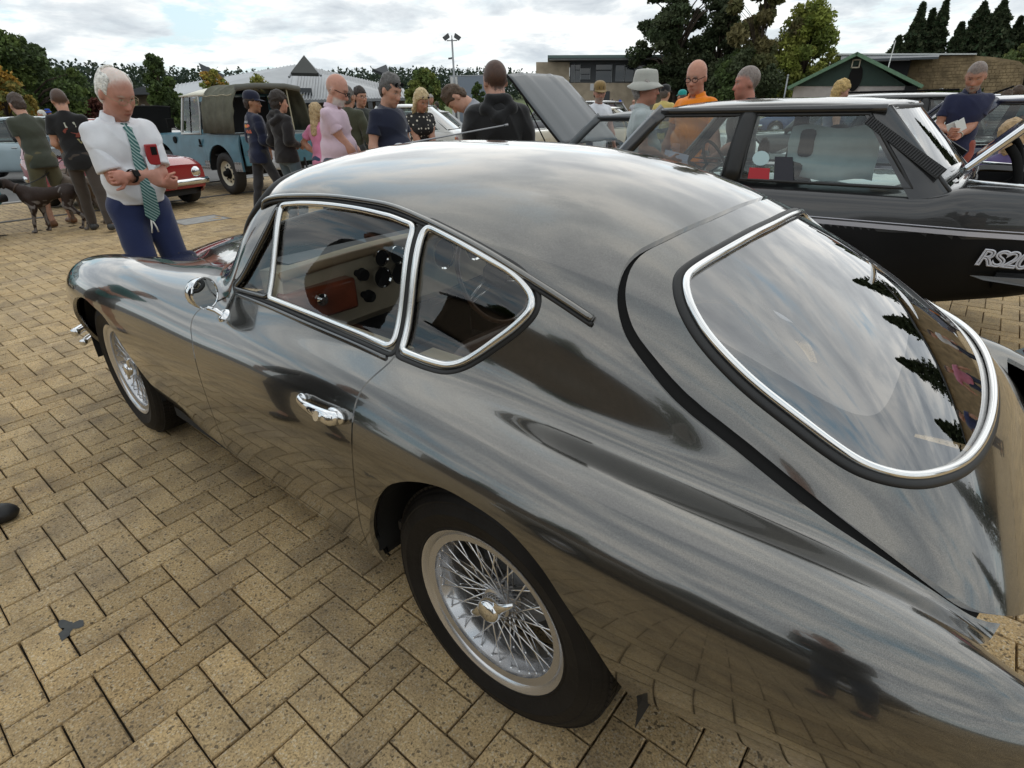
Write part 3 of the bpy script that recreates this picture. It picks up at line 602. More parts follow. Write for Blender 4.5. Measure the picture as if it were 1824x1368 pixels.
    for s_ in (1, -1):
        mb = MB(); mb.tube([(p[0], s_*(p[1]+.004), p[2]+.004) for p in pts], .0085, 8, flat=(.8, 1.0)); r = mb.build('drip_rail', paint, car, angle=180)
        mb = MB(); mb.tube([(p[0], s_*(p[1]+.0065), p[2]-.0075) for p in pts], .005, 6); mb.build('gutter_gap', RUBBER, r, angle=180)
    # --- chrome waist strip under the door glass
    for s_ in (1, -1):
        ps = curve_pts([(1.09, .622, .892), (.906, .626, .892), (.669, .633, .886), (.466, .636, .880), (.345, .638, .874)], 6)
        mb = MB(); mb.tube([(p[0], s_*p[1], p[2]) for p in ps], .007, 6); mb.build('waist_rail', mat('dark_trim', (.16, .16, .16), .18, 1.0), car, angle=180)
    # --- wheels
    TY = mat('tyre', (.012, .0105, .0095), .62, var=.35, vscale=9, bump=.15, bscale=60, spec=.22); RIM = mat('rim_silver', (.62, .62, .63), .24, .85); SPK = mat('spoke_silver', (.72, .72, .73), .22, .9)
    DRUM = mat('brake_drum', (.22, .22, .22), .45, .7)
    def wheel(x, y, side_, steer=0.0, detailed=True):
        R0_ = .325
        root = MB(); prof = [(.188,-.070),(.200,-.072),(.218,-.074),(.2245,-.079),(.2235,-.083),(.214,-.079),(.204,-.071),(.197,-.052),(.180,-.036),(.176,-.01),(.176,.02),(.192,.045),(.204,.06),(.221,.07),(.2245,.076),(.206,.062),(.190,.048),(.170,.02),(.170,-.02),(.172,-.04),(.188,-.060),(.188,-.070)]
        root.lathe([(r, -h) for r, h in prof], axis='Y', n=72)
        w = root.build('wheel', RIM, car, angle=40)
        tyre = MB(); tp = [(.205,.066),(.215,.076),(.224,.081),(.226,.0845),(.229,.0845),(.231,.0835),(.245,.090),(.266,.0925),(.268,.094),(.271,.094),(.273,.0922),(.290,.089),(.296,.0855),(.298,.0865),(.301,.0855),(.303,.0832),(.306,.0815),(.312,.076),(.314,.0735),(.3155,.070),(.3175,.069),(.3235,.064),(.327,.045),(.3285,.02),(.3285,0),(.3285,-.02),(.327,-.045),(.3235,-.064),(.31,-.08),(.28,-.09),(.245,-.088),(.21,-.07)]
        tyre.lathe([(r, h) for r, h in tp], axis='Y', n=72); tyre.build('tyre', TY, w, angle=50)
        # raised ring and tread blocks
        tb = MB()
        for k in range(96):
            a = 2*math.pi*k/96
            for j, (yy, da) in enumerate(((-.05, 0), (-.026, .5), (0, 0), (.026, .5), (.05, 0))):
                aa = a+da*2*math.pi/96; c, s_ = math.cos(aa), math.sin(aa); rot = Matrix.Rotation(-aa, 3, 'Y'); zz = .0215
                tb.box((.3272*c-(.001 if abs(yy) > .04 else 0)*c, yy, .3272*s_), (.0075, .0225, .0185), rot=rot)
        if detailed: t_ = tb.build('tread', TY, w, smooth=False); t_['kind'] = 'stuff'
        hub = MB(); hub.lathe([(.0, .052), (.03, .052), (.040, .046), (.046, .03), (.052, .028), (.052, .012), (.040, .004), (.038, -.05), (.06, -.056), (.06, -.065)], axis='Y', n=28); hub.build('hub', RIM, w)
        sp = MB(); sp.lathe([(0, .088), (.020, .087), (.028, .082), (.032, .074), (.0345, .058), (.0345, .05)], axis='Y', n=28)
        wa = math.radians(-40 if x < 1 else -52)
        for q_ in (0, math.pi):
            c, s_ = math.cos(wa+q_), math.sin(wa+q_); ex = Vector((c, 0, s_)); ey = Vector((-s_, 0, c)); yv = Vector((0, 1, 0)); ring = []
            prev = None
            for t_, hw, yy, th in ((.016, .022, .066, .009), (.032, .0165, .069, .008), (.05, .0115, .071, .007), (.066, .0085, .071, .006), (.080, .0065, .068, .005), (.090, .003, .063, .003)):
                qd = [ex*t_+ey*hw+yv*yy, ex*t_+ey*hw*.5+yv*(yy+th), ex*t_-ey*hw*.5+yv*(yy+th), ex*t_-ey*hw+yv*yy]
                ring.append(qd)
            vs = [p for r_ in ring for p in r_]; fs = []
            for i in range(5):
                for k in range(4): fs.append((i*4+k, i*4+(k+1) % 4, (i+1)*4+(k+1) % 4, (i+1)*4+k))
            fs += [(0, 3, 2, 1), (20, 21, 22, 23)]; sp._add(vs, fs)
        sp.build('spinner', CHROME, w, angle=60)
        dm = MB(); dm.lathe([(0, -.03), (.06, -.03), (.062, -.036), (.09, -.038), (.098, -.033), (.11, -.034), (.125, -.05), (.14, -.054), (.142, -.09), (.10, -.10)], axis='Y', n=40); dm.build('brake_drum', DRUM, w)
        # laced spokes: outer row from the rim edge to the hub nose, inner row from the well to the hub flange
        rows = ((18, .197, .056, .036, .042, 1.0), (18, .197, .056, .036, .036, -1.0), (12, .180, .012, .040, .012, .6), (12, .180, .012, .040, .008, -.6))
        allsp = MB(); nip = MB()
        for n, rr, yo, rh, yh, sweep in rows:
            for k in range(n):
                a = 2*math.pi*(k+(.25 if sweep > 0 else .75))/n; ah = a+sweep
                p0 = Vector((rr*math.cos(a), yo, rr*math.sin(a))); p1 = Vector((rh*math.cos(ah), yh, rh*math.sin(ah))); dvec = (p1-p0).normalized()
                if detailed and side_ > 0:
                    o = MB().tube([p0, p1], .0021, 6).tube([p0-dvec*.004, p0+dvec*.014], .0036, 6).build('spoke', SPK, w, angle=180)
                else: allsp.tube([p0, p1], .0021, 4)
                nip.ball(p0-dvec*.002, .0052, 6, 4)
        if allsp.v: o = allsp.build('spoke', SPK, w, angle=180); o['kind'] = 'stuff'
        o = nip.build('spoke_nipples', RIM, w, angle=180); o['kind'] = 'stuff'
        w.location = (x, y, R0_); w.rotation_euler = (0, 0, steer+(0 if side_ > 0 else math.pi))
        return w
    wheel(0, .618, 1); wheel(2.286, .618, 1, -.016); wheel(0, -.618, -1, detailed=False); wheel(2.286, -.618, -1, detailed=False)
    # --- wheel houses, floor and under-tray
    for cx in (0, 2.286):
        for s_ in (1, -1):
            wh = MB()
            rr = .405; n = 20; A = [math.pi*(k/(n-1))*1.06-.09 for k in range(n)]
            ys = (.36, .705)
            for k in range(n-1):
                p = [(cx+rr*math.cos(A[k+d])*.99, s_*y, .325+rr*math.sin(A[k+d])*.96) for d in (0, 1) for y in ys]; wh._add(p, [(0, 1, 3, 2)])
            wh._add([(cx+rr*math.cos(a), s_*.36, .325+rr*math.sin(a)*.96) for a in A], [tuple(range(n))]); wh.build('wheel_arch_liner', liner, car, smooth=False)
    ut = MB().box((1.14, 0, .27), (1.46, 1.34, .03)).box((2.75, 0, .32), (.18, .9, .05)).box((-.6, 0, .42), (.42, 1.15, .05)).box((1.14, 0, .20), (3.0, .5, .08)); ut.build('underbody', liner, car, smooth=False)
    for s_ in (1, -1): MB().box((1.14, s_*.655, .25), (1.40, .05, .05)).build('sill', liner, car, smooth=False)
    ax = MB().tube([(0, -.6, .325), (0, .6, .325)], .035, 10).tube([(2.286, -.6, .325), (2.286, .6, .325)], .03, 10); ax.build('axle', liner, car)
    # --- door handle, mirror, front bumper bar
    hd = MB()
    def on(x, z, off=0.0):
        m = np.argmin((P[:, 0]-x)**2+(P[:, 2]-z)**2+(P[:, 1] < .3)*9); return Vector(P[m]+N[m]*off), Vector(N[m])
    c0, n0 = on(.545, .752); c1, n1 = on(.375, .752)
    L_ = [c0+n0*.002, c0+n0*.018+Vector((-.006, 0, .002)), c0+n0*.028+Vector((-.03, 0, 0)), (c0+c1)/2+n0*.036, c1+n1*.034+Vector((.035, 0, -.002)), c1+n1*.026+Vector((.004, 0, -.003)), c1+n1*.002]
    hd.tube([Vector(p) for p in curve_pts(L_, 6)], [ .009+.006*min(1, max(0, (i-14)/14)) for i in range(len(curve_pts(L_, 6)))], 10, flat=(1.25, .75))
    hd.ball(c1+n1*.008+Vector((.012, 0, 0)), (.034, .013, .021)); hd.ball(c0+n0*.004, (.016, .009, .014))
    hdo = hd.build('door_handle', CHROME, door_o, angle=180); 
    lk = MB(); a_ = c1+n1*.034+Vector((.035, .0, -.006)); lk.tube([a_, a_+n1*.014], [.0135, .0125], 16); lk.build('lock_button', CHROME, hdo)
    mp, mn = on(1.112, .832)
    mi = MB(); tip = mp+Vector((.050, .022, .070)); mi.tube([mp, mp+mn*.010], [.024, .017], 14); mi.tube([mp+mn*.004, mp+mn*.018+Vector((.02, .0, .004)), tip+Vector((.030, .014, -.040)), tip+Vector((.022, .010, -.018))], [.0085, .008, .009, .012], 8)
    axm = Vector((-.91, -.36, .03)).normalized(); e1 = axm.cross(Vector((0, 0, 1))).normalized(); e2 = e1.cross(axm); rot = Matrix((e1, e2, axm)).transposed()
    ctr = tip
    mi.lathe([(0, -.056), (.016, -.054), (.032, -.045), (.044, -.029), (.0495, -.009), (.051, .002), (.0505, .007), (.047, .008), (.046, .004)], c=ctr, axis='Z', n=36, rot=rot)
    mo = mi.build('door_mirror', CHROME, door_o, angle=60)
    gl = MB().lathe([(0, .0045), (.0465, .0045)], c=ctr, axis='Z', n=36, rot=rot); gl.build('mirror_glass', mat('mirror', (.82, .84, .85), .01, 1.0), mo)
    # overriders / front bumper tubes just ahead of the front wheel
    fb = MB(); q = [(2.90, .50, .42), (2.94, .58, .415), (2.93, .66, .41), (2.90, .71, .405)]
    fb.tube([Vector(p) for p in curve_pts([(2.99, .0, .40), (2.99, .30, .40), (2.96, .50, .40), (2.90, .66, .40), (2.83, .735, .40)], 6)], .022, 10); fb.tube([Vector(p) for p in curve_pts([(2.99, .0, .345), (2.99, .30, .345), (2.96, .50, .345), (2.89, .65, .345), (2.81, .72, .345)], 6)], .018, 10)
    fb.tube([Vector((p[0], -p[1], p[2])) for p in curve_pts([(2.99, .0, .40), (2.99, .30, .40), (2.96, .50, .40), (2.90, .66, .40), (2.83, .735, .40)], 6)], .022, 10)
    fb.build('front_bumper', CHROME, car, angle=180)
    gr = MB()
    for k in range(-9, 10): gr.box((2.90, k*.024, .52), (.012, .006, .30*max(.2, (1-(k/10.5)**2))**.5))
    gr.build('grille', CHROME, car, smooth=False)
    for s_ in (1, -1):
        hl = MB(); hl.lathe([(0, .03), (.05, .026), (.08, .012), (.088, 0), (.094, -.004), (.094, -.02)], c=(2.83, s_*.55, .64), axis='X', n=28); hl.build('headlight', CHROME, car)
    # wiper parked on the scuttle
    # --- roof aerial: thin rod lying back over the roof with its plastic foot
    ae = MB(); a0 = at_dist(703, 263, 1); p0 = Vector((.905, .06, 1.294)); d1 = ray(905, 222); t1 = (p0.x-.42-CAM_P.x)/d1.x
    p1 = CAM_P+d1*((Vector((.30, -.30, 1.40))-CAM_P).length/d1.length)
    ae.tube([p0, p0*.93+p1*.07+Vector((0, 0, .004)), p1], [.007, .0032, .0022], 8); ae.tube([p1*.97+p0*.03, p1], .0036, 8); ae.ball(p0, (.026, .014, .010)); ae.build('aerial', mat('aerial_grey', (.32, .32, .33), .35, .7), car, angle=180)
    # --- interior
    TAN = mat('biscuit_trim', (.58, .50, .36), .75, var=.1, vscale=12); GREYV = mat('grey_vinyl', (.055, .06, .065), .55, var=.15, vscale=20); WOOD = mat('walnut', (.24, .055, .022), .28, coat=.6, var=.4, vscale=9); SEAT = mat('seat_leather', (.10, .06, .045), .5, var=.2, vscale=15)
    dash = MB(); prof = [(.96, .915), (.955, .935), (.965, .95), (1.0, .956), (1.09, .945), (1.09, .72), (1.05, .66), (1.0, .70)]
    n = 12; vs = []; 
    for k in range(n+1):
        y = -.53+1.06*k/n; bow = .05*(1-(y/.6)**2)
        for x, z in prof: vs.append((x+bow, y, z+.012*(1-(y/.6)**2)))
    m_ = len(prof); fs = [(k*m_+i, k*m_+(i+1) % m_, (k+1)*m_+(i+1) % m_, (k+1)*m_+i) for k in range(n) for i in range(m_)]+[tuple(range(m_)), tuple(range((n+1)*m_-1, n*m_-1, -1))]
    da = mesh_obj('dashboard', vs, fs, TAN, car)
    da.data.set_sharp_from_angle(angle=math.radians(40))
    rl = MB(); rl.tube([Vector((.955+.05*(1-(y/.6)**2), y, 0.943+.012*(1-(y/.6)**2))) for y in [(-.53+1.06*k/14) for k in range(15)]], .016, 8); rl.build('dash_roll', mat('dash_piping', (.42, .30, .18), .6), da, angle=180)
    tp_ = MB().box((1.10, 0, .957), (.12, .92, .010)); tp_.build('dash_top', GREYV, da, smooth=False)
    gv = MB().box((.985, .405, .835), (.06, .27, .11)); gv.build('glovebox_lid', WOOD, da, bevel=.012); 
    kb = MB().lathe([(0, -.028), (.012, -.026), (.012, -.016), (.02, -.012), (.022, 0)], c=(.952, .42, .85), axis='X', n=16); kb.build('glovebox_knob', CHROME, da)
    for (y, z) in ((.245, .893), (.23, .812)):
        k_ = MB().lathe([(0, -.05), (.020, -.048), (.023, -.03), (.016, -.024), (.012, 0)], c=(.985, y, z), axis='X', n=16); k_.build('switch_knob', BLACK, da)
    for (y, z, r) in ((.14, .855, .034), (.06, .85, .034), (.135, .925, .026), (.06, .922, .03), (-.18, .88, .055), (-.36, .88, .055)):
        k_ = MB().lathe([(r, -.004), (r*1.12, -.01), (r*1.15, .004)], c=(.985, y, z), axis='X', n=24); gz = k_.build('gauge', CHROME, da); f_ = MB().lathe([(0, -.002), (r, -.002)], c=(.985, y, z), axis='X', n=24); f_.build('gauge_face', BLACK, gz)
    swc = Vector((.80, -.28, .80)); sax = Vector((-.90, 0, .42)).normalized(); e1 = Vector((0, 1, 0)); e2 = sax.cross(e1); rot = Matrix((e1, e2, sax)).transposed()
    sw = MB(); sw.tube([swc+(e1*math.cos(2*math.pi*k/40)+e2*math.sin(2*math.pi*k/40))*.195 for k in range(40)], .0095, 8, closed=True)
    so = sw.build('steering_wheel', mat('wheel_rim_wood', (.12, .06, .03), .3, coat=.5), car, angle=180)
    sk = MB()
    for a in (math.radians(20), math.radians(160), math.radians(270)):
        for off in (-.014, .014):
            dv = e1*math.cos(a)+e2*math.sin(a); pv = e1*-math.sin(a)+e2*math.cos(a); sk.tube([swc+dv*.05+pv*off*1.4-sax*.005, swc+dv*.19+pv*off*.5], .006, 6, flat=(.5, 1.2))
    sk.build('wheel_spoke', mat('spoke_alloy', (.6, .6, .6), .25, .9), so, angle=180)
    bo = MB().lathe([(0, .03), (.028, .028), (.05, .018), (.056, 0), (.05, -.02)], c=swc, axis='Z', n=28, rot=rot); bo.build('horn_boss', BLACK, so, angle=180)
    cl = MB().tube([swc-sax*.02, swc-sax*.48], .022, 10); cl.build('steering_column', GREYV, car)
    for y in (.30, -.30):
        st = MB(); st.hexa([(.42, y-.24, .36), (.90, y-.24, .38), (.90, y+.24, .38), (.42, y+.24, .36), (.42, y-.23, .50), (.90, y-.23, .54), (.90, y+.23, .54), (.42, y+.23, .50)])
        st.hexa([(.34, y-.23, .44), (.46, y-.23, .44), (.46, y+.23, .44), (.34, y+.23, .44), (.18, y-.20, .86), (.27, y-.20, .88), (.27, y+.20, .88), (.18, y+.20, .86)]); st.build('seat', SEAT, car, bevel=.035)
    fl = MB().box((.75, 0, .335), (1.5, 1.26, .03)).box((-.25, 0, .62), (.85, 1.05, .03)).box((.5, 0, .43), (1.0, .26, .2)); fl.build('cabin_floor', mat('carpet', (.08, .07, .06), .95), car, smooth=False)
    fw = MB().box((1.20, 0, .60), (.03, 1.04, .5)); fw.build('bulkhead', BLACK, car, smooth=False)
    ct = MB()
    for s_ in (1, -1):
        for (a_, b_) in (((.30, s_*.42, .62), (-.02, s_*.36, 1.08)), ((-.02, s_*.36, 1.08), (-.26, s_*.38, .70)), ((.30, s_*.42, .62), (-.30, s_*.40, .64))): ct.tube([Vector(a_), Vector(b_)], .03, 8)
    ct.build('seat_frame_stay', mat('stay_grey', (.10, .10, .09), .6), car)
    sl = MB()
    for s_ in (1, -1): sl.box((.62, s_*.585, .872), (.58, .045, .018)); sl.box((.185, s_*.565, .875), (.20, .05, .018))
    sl.build('window_capping', mat('capping', (.40, .33, .22), .5), car, smooth=False)
    vt = MB().tube([(.52, -.53, .885), (.47, -.53, .94)], .012, 8); 
    return car
coupe = build_coupe()
# ---------------------------------------------------------------- people: smooth bodies and clothes grown from rounded limbs
def _surface_nets(d, org, h):
    s = d < 0; nx, ny, nz = d.shape
    c = [s[a:nx-1+a, b:ny-1+b, e:nz-1+e] for a in (0, 1) for b in (0, 1) for e in (0, 1)]
    n = sum(x.astype(np.int8) for x in c); act = (n > 0) & (n < 8); I = np.argwhere(act)
    if len(I) == 0: return np.zeros((0, 3)), np.zeros((0, 4), int)
    acc = np.zeros((len(I), 3)); cnt = np.zeros(len(I)); off = [(a, b, e) for a in (0, 1) for b in (0, 1) for e in (0, 1)]
    val = {o: d[I[:, 0]+o[0], I[:, 1]+o[1], I[:, 2]+o[2]] for o in off}
    for p in off:
        for ax in range(3):
            if p[ax] == 0:
                q = list(p); q[ax] = 1; q = tuple(q); a, b = val[p], val[q]; m = (a < 0) != (b < 0); t = np.where(m, a/np.where(m, a-b, 1), 0)
                pt = np.array(p, float)[None].repeat(len(I), 0); pt[:, ax] += t; acc[m] += pt[m]; cnt[m] += 1
    V = (I+acc/cnt[:, None])*h+org; idx = -np.ones(act.shape, int); idx[tuple(I.T)] = np.arange(len(I)); Q = []
    for ax in range(3):
        sl0 = [slice(1, None)]*3; sl0[ax] = slice(0, -1); A = s[1:-1 if False else nx, 1:, 1:]
        e0 = s; 
        a = [slice(None)]*3; b = [slice(None)]*3; a[ax] = slice(0, -1); b[ax] = slice(1, None)
        ch = e0[tuple(a)] != e0[tuple(b)]; E = np.argwhere(ch); u, w = (ax+1) % 3, (ax+2) % 3
        ok = (E[:, u] > 0) & (E[:, w] > 0) & (E[:, u] < d.shape[u]-1) & (E[:, w] < d.shape[w]-1); E = E[ok]
        if len(E) == 0: continue
        def at(du, dw): F_ = E.copy(); F_[:, u] += du; F_[:, w] += dw; return idx[tuple(F_.T)]
        q = np.c_[at(-1, -1), at(0, -1), at(0, 0), at(-1, 0)]; inside = e0[tuple(E.T)]; q[~inside] = q[~inside][:, ::-1]; Q.append(q)
    Q = np.concatenate(Q); Q = Q[(Q >= 0).all(1)]
    return V, Q
class Blob:
    """smooth union of rounded limbs, sampled on a grid"""
    def __init__(s, k=.03): s.p = []; s.k = k; s.cuts = []; s.subs = []
    def limb(s, a, b, ra, rb, k=None): s.p.append(('l', np.array(a, float), np.array(b, float), ra, rb, s.k if k is None else k)); return s
    def egg(s, c, r, R=None, k=None): s.p.append(('e', np.array(c, float), np.array(r, float), np.eye(3) if R is None else np.array(R), None, s.k if k is None else k)); return s
    def sub(s, c, r, R=None, k=.01): s.subs.append((np.array(c, float), np.array(r, float), np.eye(3) if R is None else np.array(R), k)); return s
    def cut(s, c, n): n = np.array(n, float); s.cuts.append((np.array(c, float), n/np.linalg.norm(n))); return s   # removes what lies beyond the plane
    def box(s):
        lo, hi = [], []
        for t in s.p:
            if t[0] == 'l': r = max(t[3], t[4]); lo.append(np.minimum(t[1], t[2])-r); hi.append(np.maximum(t[1], t[2])+r)
            else: r = t[2].max(); lo.append(t[1]-r); hi.append(t[1]+r)
        return np.min(lo, 0), np.max(hi, 0)
    def grow(s, h, noise_amp=0.0, noise_f=14.0, seed=0, cutfun=None):
        lo, hi = s.box(); lo = lo-3*h; hi = hi+3*h; n = np.ceil((hi-lo)/h).astype(int)+1
        D_ = np.full(tuple(n), .3, np.float32); ax = [lo[i]+h*np.arange(n[i]) for i in range(3)]
        for t in s.p:
            m = t[5]*2+4*h+.03
            if t[0] == 'l': r = max(t[3], t[4]); a0, a1 = np.minimum(t[1], t[2])-r-m, np.maximum(t[1], t[2])+r+m
            else: a0, a1 = t[1]-t[2].max()-m, t[1]+t[2].max()+m
            i0 = np.clip(((a0-lo)/h).astype(int), 0, n); i1 = np.clip(((a1-lo)/h).astype(int)+2, 0, n)
            if (i1 <= i0).any(): continue
            X, Y, Z = np.meshgrid(*[ax[i][i0[i]:i1[i]] for i in range(3)], indexing='ij', sparse=True)
            if t[0] == 'l':
                a, b = t[1], t[2]; e = b-a; L = e@e+1e-12
                tt = np.clip(((X-a[0])*e[0]+(Y-a[1])*e[1]+(Z-a[2])*e[2])/L, 0, 1)
                d = np.sqrt((X-a[0]-tt*e[0])**2+(Y-a[1]-tt*e[1])**2+(Z-a[2]-tt*e[2])**2)-(t[3]+(t[4]-t[3])*tt)
            else:
                R = t[3]; x, y, z = X-t[1][0], Y-t[1][1], Z-t[1][2]; r = t[2]
                u = (R[0, 0]*x+R[0, 1]*y+R[0, 2]*z)/r[0]; v = (R[1, 0]*x+R[1, 1]*y+R[1, 2]*z)/r[1]; w = (R[2, 0]*x+R[2, 1]*y+R[2, 2]*z)/r[2]
                k0 = np.sqrt(u*u+v*v+w*w)+1e-9; k1 = np.sqrt((u/r[0])**2+(v/r[1])**2+(w/r[2])**2)+1e-9; d = k0*(k0-1)/k1
            sl = tuple(slice(i0[i], i1[i]) for i in range(3)); g = D_[sl]; k = t[5]
            hh = np.maximum(k-np.abs(g-d), 0)/k if k > 0 else 0
            D_[sl] = np.minimum(g, d)-hh*hh*k*.25
        X, Y, Z = np.meshgrid(*ax, indexing='ij', sparse=True)
        if noise_amp:
            f = noise_f; q = seed*1.7
            w1 = np.sin(f*(.9*X+.45*Z)+1.3*np.sin(f*.55*Y+q)+q); w2 = np.sin(f*(1.3*Z-.5*Y)+1.7*np.sin(f*.6*X+q*2)); w3 = np.sin(f*2.1*(X*.6+Y*.7+Z*.3)+2*np.sin(f*.9*Z+q))
            w4 = 1-np.abs(np.sin(f*(.8*Z+.9*Y-.3*X)+1.9*np.sin(f*.5*X+q)+1.1*np.sin(f*.37*Z)))**.6; w5 = 1-np.abs(np.sin(f*(.8*Z-.9*Y+.5*X)+1.7*np.sin(f*.45*Y+2*q)))**.6
            D_ += (noise_amp*(w1*.4+w2*.5*np.abs(w1)+w3*.25-1.1*w4*w4*(.5+.5*w1)-1.1*w5*w5*(.5-.5*w1)+.3)).astype(np.float32)
        for c, r, R, k in s.subs:
            x, y, z = X-c[0], Y-c[1], Z-c[2]; u = (R[0, 0]*x+R[0, 1]*y+R[0, 2]*z)/r[0]; v = (R[1, 0]*x+R[1, 1]*y+R[1, 2]*z)/r[1]; w = (R[2, 0]*x+R[2, 1]*y+R[2, 2]*z)/r[2]
            d = -(np.sqrt(u*u+v*v+w*w)-1)*r.min(); hh = np.maximum(k-np.abs(D_-d), 0)/k; D_ = np.maximum(D_, d)+hh*hh*k*.25
        for c, nn in s.cuts: D_ = np.maximum(D_, (X-c[0])*nn[0]+(Y-c[1])*nn[1]+(Z-c[2])*nn[2])
        if cutfun is not None: D_ = np.maximum(D_, cutfun(X, Y, Z))
        return _surface_nets(np.asarray(D_, np.float32), lo, h)
def _ik(a, t, l1, l2, hint):
    a, t, hint = (np.array(v, float) for v in (a, t, hint)); d = t-a; L = np.linalg.norm(d); L2 = min(L, (l1+l2)*.999); d = d/max(L, 1e-9); t = a+d*L2
    x = (l1*l1-l2*l2+L2*L2)/(2*L2); y = max(l1*l1-x*x, 0)**.5; h = hint-a; h = h-d*(h@d); h = h/max(np.linalg.norm(h), 1e-9); return a+d*x+h*y, t
def _rot(yaw=0, pitch=0, roll=0):     # yaw about Z, pitch nods forward (about Y), roll tilts to the side (about X); degrees
    return np.array(Matrix.Rotation(math.radians(yaw), 3, 'Z') @ Matrix.Rotation(math.radians(pitch), 3, 'Y') @ Matrix.Rotation(math.radians(roll), 3, 'X'))
SKIN = {}
def skin_mat():
    if 'skin' in MATS: return MATS['skin']
    m = mat('skin', (.5, .3, .22), .48, attr='col', var=.07, vscale=40, bump=.12, bscale=220, spec=.35)
    b = m.node_tree.nodes['Principled BSDF']; b.inputs['Subsurface Weight'].default_value = .12; b.inputs['Subsurface Radius'].default_value = (.012, .005, .003); b.inputs['Subsurface Scale'].default_value = 1.0
    return m
def cloth(name, c, rough=.85, var=.10): return mat('cloth_'+name, c, rough, var=var, vscale=9, bump=.25, bscale=420, spec=.25, sheen=.25)
def smooth_mesh(V, Q, it=2):
    if len(V) == 0: return V
    E = np.concatenate([Q[:, [0, 1]], Q[:, [1, 2]], Q[:, [2, 3]], Q[:, [3, 0]]]); n = len(V)
    for _ in range(it):
        S_ = np.zeros_like(V); c = np.zeros(n); np.add.at(S_, E[:, 0], V[E[:, 1]]); np.add.at(S_, E[:, 1], V[E[:, 0]]); np.add.at(c, E[:, 0], 1); np.add.at(c, E[:, 1], 1); V = V*.5+.5*S_/np.maximum(c, 1)[:, None]
    return V
def person(label, pos, rot, H=1.75, girth=1.0, sex='m', skin=(.46, .25, .17), h=.014, lean=0, twist=0, side=0, head=(0, 0, 0), lh=None, rh=None, lel=None, rel=None, lf=None, rf=None,
           top='tee', topc=(.1, .1, .1), topname=None, bottom='trousers', botc=(.05, .06, .1), botname=None, shoe=(.03, .03, .03), hair='short', hairc=(.05, .035, .025), beard=None, group=None, legs=True, seed=1, belly=0.0, grip=('relax', 'relax'), sit=False, brow=None):
    k = H/1.75; W = 1.0 if sex == 'm' else .9
    root = thing('person', label, 'person', pos, math.radians(rot), group)
    B3 = lambda *v: np.array(v, float)*k
    Rt = _rot(twist, lean, side); hipz = .93 if not sit else .48
    hip = B3(0, 0, hipz); T_ = lambda v: hip+Rt@(np.array(v, float)*k)        # torso coordinates measured from the hip
    chest, waist, neck0 = T_((.01, 0, .36)), T_((.0, 0, .15)), T_((-.015, 0, .545))
    Rh = Rt@_rot(*head); hs = 1.07 if sex == 'm' else 1.02; hb = neck0+Rt@(np.array((.018, 0, .012))*k)+Rh@(np.array((.010, 0, .008))*k); HD = lambda v: hb+Rh@(np.array(v, float)*k*hs)
    sw = .168*W*(1+.25*(girth-1)); shl, shr = T_((-.01, sw, .468)), T_((-.01, -sw, .468))
    hl, hr = hip+Rt@(B3(0, .09, 0)), hip+Rt@(B3(0, -.09, 0))
    def hand_at(v, d, y):
        if v is None: v = (.02+d, y*.30, -.055)
        return T_(v)
    lw, rw = hand_at(lh, 0.0, 1), hand_at(rh, .03, -1)
    le, lw = _ik(shl, lw, .285*k, .255*k, T_(lel if lel is not None else (-.35, .30, .2))); re, rw = _ik(shr, rw, .285*k, .255*k, T_(rel if rel is not None else (-.35, -.30, .2)))
    lfp = np.array(lf if lf is not None else (.0, .115, 0), float)*k+B3(0, 0, .085); rfp = np.array(rf if rf is not None else (.02, -.115, 0), float)*k+B3(0, 0, .085)
    kn_h = (1.2, .12, .6)
    lk, la = _ik(hl, lfp, .435*k, .425*k, B3(kn_h[0], .14, kn_h[2])); rk, ra = _ik(hr, rfp, .435*k, .425*k, B3(kn_h[0], -.14, kn_h[2]))
    g = girth
    body = Blob(.035*k)
    def torso(bl, o=0.0, ext=0.0):
        bl.egg(chest, np.array((.112*g, .162*W*(.55+.45*g), .19))*k+o, Rt.T); bl.egg(T_((-.005, 0, .462)), np.array((.070*g, .150*W*(.6+.4*g), .062))*k+o*.7, Rt.T)
        bl.egg(waist, np.array((.105*g+belly*.35, .138*W*g, .17))*k+o, Rt.T)
        if belly: bl.egg(T_((.03+belly*.5, 0, .16)), np.array((.10*g+belly*.5, .135*g, .15))*k+o, Rt.T)
        bl.egg(T_((-.01, 0, -.0)), np.array((.115*g, .158*(1.0 if sex == 'm' else 1.08)*(.5+.5*g), .13))*k+o, Rt.T)
        bl.egg(T_((-.028, 0, .495)), np.array((.048*g**.5, .098*W, .042))*k+o*.5, Rt.T)
        if sex == 'f': bl.egg(T_((.085, .07, .33)), np.array((.065, .07, .075))*k+o, Rt.T); bl.egg(T_((.085, -.07, .33)), np.array((.065, .07, .075))*k+o, Rt.T)
    torso(body, -.012)
    for s_, sh, el, wr in ((1, shl, le, lw), (-1, shr, re, rw)):
        body.limb(sh+(el-sh)*.10, sh+(el-sh)*.5, .034*k*g**.5, .043*k*g**.5); body.limb(sh+(el-sh)*.45, el, .046*k*g**.5, .038*k); body.limb(el, el+(wr-el)*.35, .038*k, .044*k*g**.3); body.limb(el+(wr-el)*.3, wr, .043*k*g**.3, .026*k)
    if legs:
        for hp, kn, an in ((hl, lk, la), (hr, rk, ra)):
            q_ = 1.0 if bottom == 'shorts' else .84; body.limb(hp, kn, .080*k*g**.6*q_, .051*k*q_); body.limb(kn, kn+(an-kn)*.35, .050*k*q_, .056*k*q_); body.limb(kn+(an-kn)*.3, an, .054*k*q_, .035*k)
            body.limb(an, an+B3(.13, 0, -.055), .036*k, .028*k)
